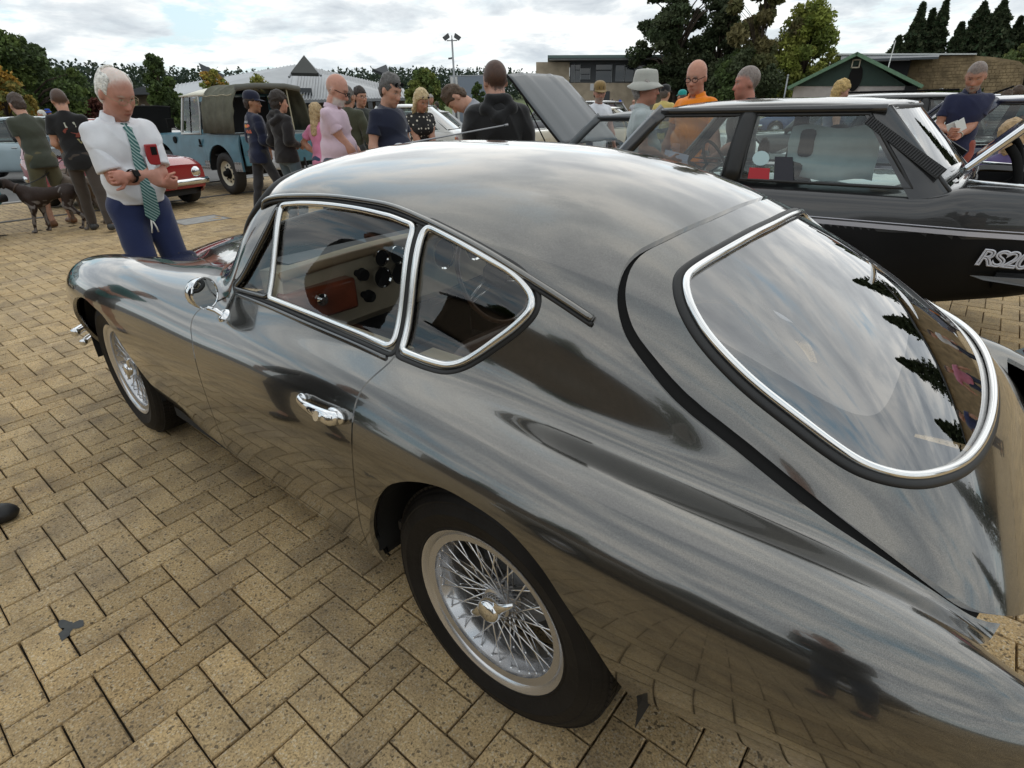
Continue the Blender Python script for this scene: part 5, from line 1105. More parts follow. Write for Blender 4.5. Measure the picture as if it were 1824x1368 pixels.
    # 4, 5 farther men on the left
    I = person('man in bright yellow football shirt and sunglasses standing far left beyond the cars', fit(36, 205, 21, 0.0)[0], 55, H=fit(36, 205, 21, 0.0)[1], h=.022, skin=SK, top='tee', topc=cloth('yellow_shirt', (.72, .50, .01)), bottom='jeans', botc=(.025, .035, .07), hair='short', hairc=(.03, .02, .015), lh=(.2, .2, .0)); glasses(I, dark=True)
    person('white haired man in white shirt standing between the trees and the pale blue car', fit(72, 196, 23, 0.0)[0], 70, H=fit(72, 196, 23, 0.0)[1], h=.022, skin=SK, top='shirt', topc=WSH, bottom='trousers', botc=(.06, .06, .065), hair='short', hairc=(.65, .62, .55), lh=(.3, .1, .15), rh=(.3, -.1, .15))
    # 6 team jacket man walking
    NJ = cloth('navy_jacket', (.010, .014, .038)); I = person('man in navy team jacket and cap walking past the off-roader', fit(440, 163, 9.35, 0.0)[0], -100, H=fit(440, 163, 9.35, 0.0)[1], h=.011, skin=TAN_, top='jacket', topc=NJ, bottom='jeans', botc=cloth('charcoal_denim', (.035, .035, .04), .9, .35), shoe=(.012, .012, .014), hair='short', hairc=(.04, .025, .02), head=(-32, 4, 0), lean=2, lh=(.20, .20, .10), rh=(.24, -.17, .06), lf=(-.20, .10, 0), rf=(.30, -.10, 0), seed=8)
    cap(I, cloth('navy_cap', (.012, .015, .035)))
    rx, ry = I['Rt']@np.array((0, -1.0, 0)), I['Rt']@np.array((0, 0, 1.0)); RB = mat('print_orange', (.72, .20, .13), .7); WH = mat('print_white', (.7, .7, .7), .7); T = I['T']
    v, f = text_outline('Red Bull', .058, .03); flat_print('lettering', I, I['top'], v, f, T((-.2, .0, .305)), rx, ry, RB)
    for s_ in (-1, 1): flat_print('bull_emblem', I, I['top'], [(s_*.008, .0), (s_*.03, .022), (s_*.05, .03), (s_*.085, .022), (s_*.095, .0), (s_*.075, .004), (s_*.06, -.012), (s_*.03, -.012)][::s_], [tuple(range(8))], T((-.2, 0, .375)), rx, ry, RB)
    flat_print('sun_emblem', I, I['top'], [(.024*math.cos(a), .024*math.sin(a)) for a in np.linspace(0, 6.283, 14, endpoint=False)], [tuple(range(14))], T((-.2, 0, .38)), rx, ry, mat('print_gold', (.75, .42, .05), .7), .003)
    for t_, s_, z in (('ORACLE', .034, .435), ('BYBIT', .03, .235)): v, f = text_outline(t_, s_, .03); flat_print('lettering', I, I['top'], v, f, T((-.2, 0, z)), rx, ry, WH)
    sx = I['Rt']@np.array((1.0, 0, 0)); 
    for i, (zz, c_) in enumerate(((.33, WH), (.30, WH), (.265, mat('print_amber', (.65, .36, .03), .7)), (.225, WH), (.20, RB))):
        p_ = I['shl']+(I['le']-I['shl'])*(.30+.13*i); flat_print('sleeve_badge', I, I['top'], [(-.028, -.008), (.028, -.008), (.028, .008), (-.028, .008)], [(0, 1, 2, 3)], p_+I['Rt']@np.array((0, .15, 0)), -sx, ry, c_)
    flat_print('blue_panel', I, I['top'], [(-.09, -.11), (.05, -.11), (.05, .02), (-.07, .09)], [(0, 1, 2, 3)], T((.04, .3, .0)), -sx, ry, cloth('royal_blue', (.015, .05, .32)), .006)
    # 7 black hoodie and joggers, back turned
    person('dark haired youth in black hoodie and blue grey joggers by the off-roader\'s tailgate', fit(490, 162, 8.9, 0.0)[0], -84, H=fit(490, 162, 8.9, 0.0)[1], h=.012, girth=1.02, skin=SK, top='hoodie', topc=cloth('washed_black', (.013, .011, .012)), bottom='baggy', botc=cloth('blue_grey', (.075, .105, .125)), hair='messy', hairc=(.022, .014, .010), head=(-22, 6, 0), lh=(.16, .12, .12), rh=(.16, -.12, .12), seed=9)
    # 8 woman in pink, partly hidden
    person('blonde woman in pink top half hidden behind the bald man in pink polo', fit(560, 182, 8.7, 0.0)[0], -75, H=fit(560, 182, 8.7, 0.0)[1], sex='f', h=.013, girth=1.1, skin=SK3, top='tee', topc=cloth('pink_top', (.62, .22, .36)), bottom='jeans', botc=(.03, .05, .11), hair='long', hairc=(.42, .30, .16), lel=(-.1, .7, .2), lh=(.05, .17, .08), seed=10)
    I = person('child in white tee and black shorts standing behind the black hoodie youth', far(482, 9.8), -80, H=1.38, h=.016, skin=SK3, top='tee', topc=WSH, bottom='shorts', botc=(.01, .01, .01), hair='short', hairc=(.06, .04, .02))
    # 9 bald man in pink polo
    I = person('bald man with white goatee and glasses in pale pink polo', fit(578, 137, 6.3, 0.04)[0], -146, H=fit(578, 137, 6.3, 0.04)[1], h=.0095, girth=1.14, skin=(.52, .27, .20), top='polo', topc=cloth('pale_pink', (.62, .47, .55)), bottom='trousers', botc=(.05, .06, .08), hair='bald', hairc=(.45, .40, .36), beard=(.62, .60, .56, .8), brow=(.08, .06, .05), lean=4, head=(0, 20, 0), belly=.05, lh=(.26, .10, .02), rh=(.26, -.02, .02), seed=11); glasses(I, wire=.003)
    # 10 olive gilet, 11 glasses man
    person('grey haired man in olive gilet with back turned, behind the navy tee', fit(616, 153, 8.9, 0.0)[0], -70, H=fit(616, 153, 8.9, 0.0)[1], h=.013, girth=1.08, skin=SK2, top='vest', topc=cloth('olive_gilet', (.055, .058, .035)), bottom='trousers', botc=(.05, .05, .05), hair='short', hairc=(.12, .11, .10), seed=12)
    I = person('dark haired man in glasses facing us between pink polo and navy tee', fit(638, 155, 9.6, 0.01)[0], 165, H=fit(638, 155, 9.6, 0.01)[1], h=.013, skin=SK, top='tee', topc=(.03, .035, .03), bottom='trousers', botc=(.05, .05, .05), hair='short', hairc=(.03, .02, .015), head=(10, 6, 0)); glasses(I)
    # 12 navy tee
    I = person('stocky man in plain navy tee with sunglasses pushed up on greying hair, looking down', fit(684, 138, 6.0, 0.045)[0], 190, H=fit(684, 138, 6.0, 0.045)[1], h=.0095, girth=1.2, skin=(.50, .28, .20), top='tee', topc=cloth('navy_tee', (.012, .016, .036)), bottom='jeans', botc=(.03, .04, .07), hair='short', hairc=(.10, .095, .09), brow=(.03, .025, .02), head=(0, 24, 0), belly=.05, lh=(.20, .22, -.0), rh=(.12, -.26, -.02), seed=13); glasses(I, up=True, dark=True)
    flat_print('bird_emblem', I, I['top'], [(-.012, .0), (-.004, .014), (.004, .004), (.018, -.002), (.004, -.014), (-.008, -.012)], [(0, 1, 2, 3, 4, 5)], I['T']((.25, .075, .33)), I['Rt']@np.array((0, 1.0, 0)), I['Rt']@np.array((0, 0, 1.0)), mat('print_pale', (.5, .55, .6), .7), .004)
    # 13 blonde with polka dots
    PD = mat('polka', (.012, .011, .011), .8); nt = PD.node_tree; tcn = nt.nodes.new('ShaderNodeTexCoord'); vo = nt.nodes.new('ShaderNodeTexVoronoi'); vo.inputs['Scale'].default_value = 22; vo.inputs['Randomness'].default_value = .35; rp = nt.nodes.new('ShaderNodeValToRGB'); rp.color_ramp.elements[0].position = .24; rp.color_ramp.elements[0].color = (.65, .60, .50, 1); rp.color_ramp.elements[1].position = .30; rp.color_ramp.elements[1].color = (.012, .011, .011, 1); nt.links.new(tcn.outputs['Object'], vo.inputs[0]); nt.links.new(vo.outputs['Distance'], rp.inputs[0]); nt.links.new(rp.outputs[0], nt.nodes['Principled BSDF'].inputs['Base Color'])
    I = person('woman with long blonde hair and sunglasses on her head in black polka dot blouse', fit(741, 162, 7.9, 0.05)[0], 160, H=fit(741, 162, 7.9, 0.05)[1], sex='f', h=.0105, girth=1.05, skin=SK2, top='blouse', topc=PD, bottom='jeans', botc=(.03, .03, .04), hair='long', hairc=(.52, .40, .22), brow=(.12, .07, .04), head=(12, 22, 0), lean=6, lh=(.30, .06, .0), rh=(.28, -.06, .0), seed=14); glasses(I, mat('tan_frame', (.45, .33, .26), .3), up=True, dark=True, wire=.0024)
    # 14 man bending in grey tee
    I = person('brown haired man in grey tee bending his head down over an engine bay', far(884, 6.6), 42, H=1.80, h=.011, girth=1.05, skin=SK3, top='tee', topc=cloth('grey_tee', (.26, .27, .30)), bottom='jeans', botc=(.02, .02, .03), hair='short', hairc=(.075, .045, .025), lean=30, head=(8, 38, 0), lh=(.30, .10, -.05), rh=(.30, -.10, -.05), seed=15)
    # 15 big man in black hoodie
    I = person('broad man with cropped brown hair in black hoodie beside the raised grey bonnet', fit(884, 110, 4.62, 0.02)[0], -46, H=fit(884, 110, 4.62, 0.02)[1], h=.0095, girth=1.30, skin=(.50, .28, .205), top='hoodie', topc=cloth('black_fleece', (.009, .009, .010)), bottom='jeans', botc=(.02, .02, .03), hair='crop', hairc=(.05, .026, .016), head=(18, 12, 0), lh=(.20, .20, .05), rh=(.2, -.2, .05), seed=16)
    # 16 on the right of the raised bonnet
    I = person('grey bearded man in tan baseball cap and white tee beyond the raised bonnet', fit(1068, 146, 9.4, 0.0)[0], 150, H=fit(1068, 146, 9.4, 0.0)[1], h=.0125, skin=(.42, .22, .16), top='tee', topc=cloth('white_tee', (.70, .72, .76)), bottom='jeans', botc=(.05, .06, .1), hair='short', hairc=(.10, .09, .08), beard=(.32, .29, .26, .6), head=(-16, 10, 0)); cp = cap(I, cloth('tan_cap', (.23, .15, .055)))
    flat_print('cap_badge', I, cp, [(-.032, -.016), (.032, -.016), (.032, .016), (-.032, .016)], [(0, 1, 2, 3)], I['HD']((.2, 0, .198)), I['Rh']@np.array((0, 1.0, 0)), I['Rh']@np.array((0, 0, 1.0)), mat('badge_dark', (.03, .02, .015), .7))
    I = person('man in pale grey polo and wide brimmed bush hat beyond the black saloon', fit(1150, 126, 5.5, 0.0)[0], 206, H=fit(1150, 126, 5.5, 0.0)[1], h=.0105, girth=1.1, skin=(.46, .22, .15), top='polo', topc=cloth('pale_grey_polo', (.42, .47, .47)), bottom='trousers', botc=(.2, .18, .14), hair='short', hairc=(.35, .32, .30), head=(-14, 2, 0), rh=(.27, -.10, .10), lh=(.27, .10, .10), belly=.05, seed=18); cap(I, cloth('bush_hat', (.42, .42, .38)), peak=False, brim=True)
    shp = thing('paper_sheet', 'pale lilac paper sheet held low by the man in the bush hat', 'paper'); pp = Matrix.Translation(I['root'].location) @ Matrix.Rotation(math.radians(206), 4, 'Z') @ Vector(I['rw']); shp.location = pp
    MB().box((-.02, -.05, -.08), (.21, .004, .297), rot=Matrix.Rotation(.5, 3, 'X') @ Matrix.Rotation(.5, 3, 'Z')).build('sheet', mat('paper_lilac', (.60, .60, .78), .7), shp, smooth=False)
    I = person('man in pale yellow tee and black cap beyond the black saloon\'s windows', fit(1186, 152, 12.5, 0.0)[0], -95, H=fit(1186, 152, 12.5, 0.0)[1], h=.016, skin=SK, top='tee', topc=cloth('pale_yellow', (.58, .46, .16)), bottom='jeans', botc=(.04, .05, .08), hair='short', hairc=(.1, .08, .07), girth=1.15); cap(I, cloth('black_cap', (.012, .012, .013)))
    I = person('small figure in turquoise cap standing beyond the yellow tee', fit(1216, 161, 15.5, 0.0)[0], -20, H=fit(1216, 161, 15.5, 0.0)[1], h=.018, skin=SK, top='tee', topc=(.03, .10, .12), bottom='jeans', botc=(.04, .05, .08), hair='short', hairc=(.1, .08, .07)); cap(I, cloth('turquoise_cap', (.02, .30, .28)))
    I = person('bald man with glasses in bright orange polo beyond the black saloon', fit(1247, 112, 6.1, 0.03)[0], 78, H=fit(1247, 112, 6.1, 0.03)[1], h=.0105, girth=1.15, skin=(.52, .26, .18), top='polo', topc=cloth('orange_polo', (.85, .24, .008)), bottom='trousers', botc=(.05, .05, .06), hair='bald', hairc=(.35, .3, .28), head=(12, 14, 0), belly=.06, seed=21); glasses(I, wire=.0026)
    I = person('man with close grey hair in black polo, profile turned left, beyond the saloon', fit(1340, 116, 5.9, 0.0)[0], 22, H=fit(1340, 116, 5.9, 0.0)[1], h=.0105, girth=1.18, skin=(.48, .21, .15), top='polo', topc=BLK, bottom='trousers', botc=(.03, .03, .03), hair='crop', hairc=(.22, .20, .18), head=(12, 5, 0), lh=(.26, .16, .06), rh=(.2, -.2, .05), seed=22)
    person('blonde woman in profile before the green gabled hut', fit(1496, 143, 9.4, 0.02)[0], -150, H=fit(1496, 143, 9.4, 0.02)[1], sex='f', h=.013, skin=SK3, top='blouse', topc=(.2, .2, .25), bottom='jeans', botc=(.03, .04, .07), hair='bob', hairc=(.50, .34, .13), head=(0, 16, 0))
    I = person('bearded man in navy polo and red shorts holding a folded white leaflet', fit(1745, 116, 8.2, 0.05)[0], 104, H=fit(1745, 116, 8.2, 0.05)[1], h=.0105, girth=1.06, skin=(.42, .205, .135), top='polo', topc=cloth('navy_polo', (.016, .020, .055)), bottom='shorts', botc=cloth('brick_red', (.26, .06, .04)), hair='crop', hairc=(.20, .17, .15), beard=(.30, .27, .25, .75), brow=(.06, .04, .03), head=(-14, 24, 0), lh=(.27, -.05, .12), rh=(.26, -.15, .17), grip=('up', 'relax'), seed=24)
    M_ = Matrix.Translation(I['root'].location) @ Matrix.Rotation(math.radians(104), 4, 'Z'); lf = thing('leaflet', 'white folded leaflet with green print held by the navy polo man', 'leaflet'); lf.location = M_ @ (Vector(I['rw'])*.5+Vector(I['lw'])*.5+Vector((.05, -.02, .05)))
    lf.rotation_euler = (.5, .3, math.radians(104)); MB().box((0, 0, 0), (.006, .10, .13)).box((.004, .06, 0), (.006, .09, .12), rot=Matrix.Rotation(.5, 3, 'Z')).build('sheet', mat('paper_white', (.72, .75, .74), .6), lf, smooth=False); MB().box((.0075, -.01, -.02), (.002, .06, .04)).build('print', mat('print_green', (.05, .25, .15), .7), lf, smooth=False)
    M2 = MB(); w0 = Vector(I['lw']+(I['le']-I['lw'])*.1); ev = Vector(I['lw']-I['le']).normalized(); uo = ev.orthogonal().normalized(); M2.tube([w0+(Matrix.Rotation(6.283*i/16, 3, ev) @ uo)*.031 for i in range(16)], .009, 6, closed=True, flat=(.35, 1), up=[(Matrix.Rotation(6.283*i/16, 3, ev) @ uo) for i in range(16)]); M2.build('wristband', mat('strap_cream', (.55, .5, .4), .6), I['root'], angle=180)
    ST = mat('breton_stripe', (.7, .7, .7), .85); nt = ST.node_tree; tcn = nt.nodes.new('ShaderNodeTexCoord'); wv = nt.nodes.new('ShaderNodeTexWave'); wv.bands_direction = 'Z'; wv.inputs['Scale'].default_value = 14; rp = nt.nodes.new('ShaderNodeValToRGB'); rp.color_ramp.elements[0].position = .25; rp.color_ramp.elements[0].color = (.06, .06, .08, 1); rp.color_ramp.elements[1].position = .35; rp.color_ramp.elements[1].color = (.7, .7, .7, 1); nt.links.new(tcn.outputs['Object'], wv.inputs[0]); nt.links.new(wv.outputs[1], rp.inputs[0]); nt.links.new(rp.outputs[0], nt.nodes['Principled BSDF'].inputs['Base Color'])
    person('dark haired person in white striped tee near the right edge', fit(1797, 158, 12.5, 0.0)[0], -80, H=fit(1797, 158, 12.5, 0.0)[1], sex='f', h=.016, skin=SK3, top='tee', topc=ST, bottom='jeans', botc=(.03, .04, .07), hair='short', hairc=(.06, .035, .02), girth=1.1)
    person('person in teal top standing at the right edge behind the striped tee', fit(1816, 152, 14, 0.0)[0], -60, H=fit(1816, 152, 14, 0.0)[1], h=.018, skin=SK, top='tee', topc=(.03, .14, .18), bottom='jeans', botc=(.03, .04, .07), hair='short', hairc=(.06, .035, .02))
    I = person('seated blonde woman in purple top with a tan backpack strap at the right edge', far(1822, 6.6), -60, H=1.64, sex='f', h=.012, skin=SK3, top='tee', topc=cloth('purple_top', (.10, .075, .18)), bottom='jeans', botc=(.03, .04, .07), hair='bob', hairc=(.40, .27, .14), sit=True, lf=(.5, .15, 0), rf=(.5, -.15, 0), head=(0, 12, 0), girth=1.1)
    MB().tube([Vector(I['T'](q)) for q in ((.10, .09, .46), (.0, .10, .505), (-.10, .09, .42), (-.135, .08, .22), (-.12, .08, .05))], .02, 6, flat=(.3, 1)).build('strap', mat('strap_tan', (.23, .16, .10), .8), I['root'], angle=180)
    st_ = thing('camp_stool', 'low folding camp stool under the seated woman in purple', 'stool', I['root'].location, math.radians(-60)); MB().box((-.02, 0, .34), (.36, .40, .03)).build('seat', mat('canvas_green', (.04, .07, .05), .85), st_, bevel=.008)
    for sx in (-1, 1):
        for sy in (-1, 1): MB().tube([(-.02+sx*.15, sy*.17, .33), (-.02-sx*.15, sy*.17, 0)], .011, 6).build('leg', mat('stool_steel', (.3, .3, .3), .4, .8), st_, angle=180)
    # distant visitors
    rn = random.Random(11); cols = [(.55, .03, .05), (.5, .5, .52), (.04, .05, .12), (.08, .10, .08), (.55, .5, .4), (.03, .10, .28), (.35, .08, .12), (.12, .12, .13), (.6, .6, .62), (.2, .3, .35)]
    names = ['red', 'grey', 'navy', 'dark green', 'cream', 'blue', 'maroon', 'charcoal', 'white', 'slate']
    spots = [(248, 34, 1), (255, 31, 7), (262, 36, 6), (271, 33, 0), (290, 38, 9), (298, 35, 2), (309, 37, 8), (82, 36, 6), (60, 39, 3), (1530, 44, 8), (1552, 40, 7), (1566, 42, 4), (1590, 43, 1), (1604, 38, 5), (1622, 41, 6), (1636, 45, 3), (1652, 42, 2), (1668, 44, 9), (778, 26, 8), (768, 22, 3), (1012, 30, 9), (1090, 33, 6), (1104, 36, 4), (1128, 38, 1), (1480, 47, 0), (1520, 50, 6), (1545, 49, 3), (1690, 46, 8), (756, 30, 2), (1575, 50, 7)]
    seen = {}
    for i, (px, d_, ci) in enumerate(spots):
        c_ = cols[ci]; side_ = 'left' if px < 400 else ('middle' if px < 1200 else 'right')
        wh = {'left': 'left of the off-roader', 'middle': 'mid field between parked cars', 'right': 'before the stone wall and hut'}[side_]
        seen[side_, ci] = seen.get((side_, ci), -1)+1; hair_ = ['short', 'bald', 'crop', 'messy'][(seen[side_, ci]+ci) % 4]; I = person('distant visitor in %s top with %s hair, %s' % (names[ci], {'short': 'short', 'crop': 'cropped', 'bald': 'no', 'messy': 'untidy'}[hair_], wh), far(px, d_), rn.uniform(0, 360), H=rn.uniform(1.62, 1.84), h=.034, skin=(SK, SK2, SK3)[i % 3], top='tee', topc=c_, bottom='jeans', botc=(.03, .04, .07), hair=hair_, hairc=rn.choice([(.04, .03, .02), (.3, .28, .25), (.12, .07, .04)]), group='distant visitors across the car park')
        if i % 5 == 2: cap(I, cloth('hat_%d' % (i % 3), [(.6, .58, .5), (.02, .08, .4), (.5, .5, .5)][i % 3]), peak=False, brim=True)
    # people on the near side, mirrored in the paint
    I = person('person in teal tee and dark shorts mirrored in the front wing', (4.35, 1.50, 0), 205, H=1.74, h=.016, skin=SK2, top='tee', topc=cloth('teal_tee', (.012, .12, .12)), bottom='shorts', botc=(.05, .045, .045), shoe=(.02, .025, .05), hair='short', hairc=(.05, .03, .02), lh=(.25, .0, .1), rh=(.25, .0, .1))
    for i, (x, y, c) in enumerate(((-3.9, -8.6, (.5, .18, .25)), (-4.9, -8.1, (.04, .05, .12)), (-3.2, -9.6, (.55, .55, .55)), (-5.6, -9.4, (.03, .12, .12)))):
        person('visitor in %s top right of the picture, mirrored in the rear window' % ('pink', 'navy', 'white', 'teal')[i], (x, y, 0), 60+40*i, H=1.7+.04*i, h=.03, skin=SK, top='tee', topc=c, bottom='jeans', botc=(.03, .04, .07), hair='short', hairc=(.06, .04, .03))
    person('person in dark clothes with one black boot just inside the left edge', (1.98, 1.66, 0), -112, H=1.76, h=.014, skin=SK2, top='jacket', topc=BLK, bottom='trousers', botc=(.03, .03, .035), shoe=(.010, .010, .010), hair='short', hairc=(.05, .03, .02), lf=(.16, .12, 0), rf=(-.12, -.12, 0))
    person('photographer in charcoal jacket standing behind the viewpoint, mirrored in the door', (-1.15, 2.05, 0), -55, H=1.72, h=.016, skin=SK2, top='jacket', topc=(.03, .03, .032), bottom='jeans', botc=(.03, .04, .06), hair='short', hairc=(.04, .03, .02), lh=(.34, .08, .36), rh=(.34, -.08, .36))
build_people()
# ---------------------------------------------------------------- the two dogs
def dog(label, pos, rot, H, coat_fn, h=.010, headup=.0, hy=0, tail=.5, stance=0.0):
    """standing pointer: H is the height at the withers; local +X is forward"""
    root = thing('dog', label, 'dog', pos, math.radians(rot)); k = H/.62; P = lambda *v: np.array(v, float)*k
    b = Blob(.045*k)
    b.egg(P(.17, 0, .47), P(.17, .092, .135)); b.egg(P(.28, 0, .50), P(.09, .075, .115)); b.limb(P(.10, 0, .49), P(-.20, 0, .535), .095*k, .070*k); b.egg(P(-.24, 0, .545), P(.115, .078, .088))
    b.limb(P(.30, 0, .56), P(.43, hy*.3, .70+headup), .072*k, .054*k)
    hc = P(.47, hy*.55, .735+headup); nose = hc+P(.19, hy*.5, -.055); b.egg(hc, P(.072, .052, .055), None, .03*k); b.limb(hc+P(.04, hy*.2, -.015), nose, .040*k, .024*k, .03*k); b.limb(hc+P(.05, hy*.2, -.035), nose+P(-.02, 0, -.022), .03*k, .017*k, .02*k)
    for s in (1, -1):
        b.limb(hc+P(-.01, s*.045, .03), hc+P(.005, s*.062, -.06), .014*k, .019*k, .015*k)
        d = stance*s
        sh, el, wr, pw = P(.24, s*.065, .46), P(.20+d*.4, s*.075, .32), P(.225+d, s*.07, .14), P(.235+d*1.2, s*.07, .02)
        b.limb(sh, el, .055*k, .036*k); b.limb(el, wr, .032*k, .021*k); b.limb(wr, pw, .020*k, .019*k, .02*k); b.egg(pw+P(.022, 0, .0), P(.036, .024, .018), None, .015*k)
        hp, st, hk, pa = P(-.24, s*.06, .50), P(-.16-d*.5, s*.078, .34), P(-.335-d, s*.068, .165), P(-.29-d*1.1, s*.068, .02)
        b.limb(hp, st, .080*k, .048*k); b.limb(st, hk, .040*k, .020*k, .03*k); b.limb(hk, pa, .019*k, .017*k, .02*k); b.egg(pa+P(.022, 0, 0), P(.034, .022, .017), None, .015*k)
    t0 = P(-.335, 0, .585)
    b.limb(t0, t0+P(-.10, 0, .04-tail*.16), .022*k, .013*k, .03*k); b.limb(t0+P(-.10, 0, .04-tail*.16), t0+P(-.17, 0, .04-tail*.36), .013*k, .007*k, .02*k)
    V, Q = b.grow(h); V = smooth_mesh(V, Q, 1); C_ = coat_fn(V/k)
    m = mat('dog_coat', (.1, .07, .05), .6, attr='col', var=.2, vscale=60, bump=.5, bscale=200, spec=.3)
    o = mesh_obj('body', V, Q, m, root); at = o.data.color_attributes.new('col', 'FLOAT_COLOR', 'POINT'); at.data.foreach_set('color', np.c_[C_, np.ones(len(C_))].ravel().astype(np.float32))
    for s in (1, -1):
        MB().ball(Vector(hc+P(.052, hy*.2+s*.036, .022)), .009*k, 8, 6).build('eye', mat('dog_eye', (.01, .008, .006), .1, coat=1), root)
    MB().ball(Vector(nose+P(.018, 0, .005)), .016*k, 8, 6).build('nose', mat('dog_nose', (.012, .01, .01), .4), root)
    c0 = P(.36, hy*.2, .625+headup*.5); ax = Vector(P(.13, hy*.3, .14+headup)).normalized(); u = ax.orthogonal().normalized()
    MB().tube([Vector(c0)+(Matrix.Rotation(6.283*i/18, 3, ax) @ u)*.068*k for i in range(18)], .010, 6, closed=True, flat=(.4, 1), up=[(Matrix.Rotation(6.283*i/18, 3, ax) @ u) for i in range(18)]).build('collar', mat('dog_collar', (.05, .03, .02), .6), root, angle=180)
    return root, c0
def gsp(V):
    x, y, z = V.T; n = np.sin(x*61+np.sin(y*47)*2)+np.sin(z*71+np.sin(x*39)*2)+np.sin(y*83+z*31); C_ = np.tile(np.array((.028, .016, .012)), (len(V), 1))
    m = ((z < .43) & (n > .5)) | ((x < -.12) & (x > -.2) & (n > .3) & (z > .5)) | ((z < .33) & (n > -.2)); C_[m] = (.17, .15, .14); return C_
def wei(V): x, y, z = V.T; C_ = np.tile(np.array((.155, .118, .090)), (len(V), 1)); C_ *= (1+.08*np.sin(z*30+np.sin(x*20)))[:, None]; return C_
def build_dogs():
    p = at_height(112, 411, 0); d1, c1 = dog('dark liver pointer with ticked white legs standing on a lead by the tan boots', (p.x, p.y, 0), 55, .60, gsp, headup=-.06, tail=.9, stance=.05)
    p = at_height(148, 402, 0); d2, c2 = dog('taupe grey hound seen from behind, next to the red car', (p.x+.15, p.y-.12, 0), 10, .66, wei, headup=-.10, hy=-.25, tail=1.0)
    m = mat('lead_black', (.015, .015, .015), .6)
    for d, c in ((d1, c1), (d2, c2)):
        w = Matrix.Translation(d.location) @ d.rotation_euler.to_matrix().to_4x4() @ Vector(c); a = LEAD_HAND.copy(); mid = (a+w)/2-Vector((0, 0, .06))
        o = MB().tube([Vector(q) for q in curve_pts([a, mid, w], 8)], .006, 6).build('dog_lead', m, None, angle=180); tag(o, 'thin black dog lead from the man in olive tee to the %s' % ('dark liver pointer' if d is d1 else 'taupe grey hound'), 'dog lead')
build_dogs()
# ---------------------------------------------------------------- other parked cars
def car_paint(name, c, metal=0.0, rough=.3, coat=1.0): return mat('paint_'+name, c, rough, metal, coat=coat, var=.06, vscale=3)
LAMP_RED = mat('lamp_red', (.30, .008, .01), .15, coat=1.0); LAMP_AMB = mat('lamp_amber', (.5, .14, .01), .15, coat=1.0); PLATE_Y = mat('plate_yellow', (.70, .50, .03), .4); PLATE_W = mat('plate_white', (.75, .75, .73), .4); INT = mat('cabin_dark', (.018, .018, .02), .8); TYRE2 = mat('tyre_plain', (.018, .017, .016), .7)
def simple_wheel(parent, x, y, r, w, rim_m, s, rimr=.62, dish=.02):
    wh = MB(); wh.lathe([(rimr*r, w*.42), (rimr*r*.93, w*.30), (rimr*r*.80, w*.20), (rimr*r*.45, w*.26+dish), (rimr*r*.18, w*.34+dish), (0, w*.36+dish)], axis='Y', n=28)
    o = wh.build('wheel', rim_m, parent, angle=35); t = MB(); t.lathe([(rimr*r, .38*w), (rimr*r*1.08, .5*w), (.9*r, .52*w), (.98*r, .42*w), (r, .3*w), (r, -.3*w), (.98*r, -.42*w), (.9*r, -.52*w), (rimr*r, -.4*w)], axis='Y', n=32); t.build('tyre', TYRE2, o, angle=50)
    hl = MB()
    for k in range(8): a = 6.283*k/8; hl.tube([(rimr*r*.64*math.cos(a), w*.19+dish*.5, rimr*r*.64*math.sin(a)), (rimr*r*.64*math.cos(a), w*.26+dish*.5, rimr*r*.64*math.sin(a))], rimr*r*.09, 6)
    hl.build('wheel_holes', BLACK, o)['kind'] = 'stuff'
    o.location = (x, y, r); o.rotation_euler = (0, 0, 0 if s > 0 else math.pi); return o
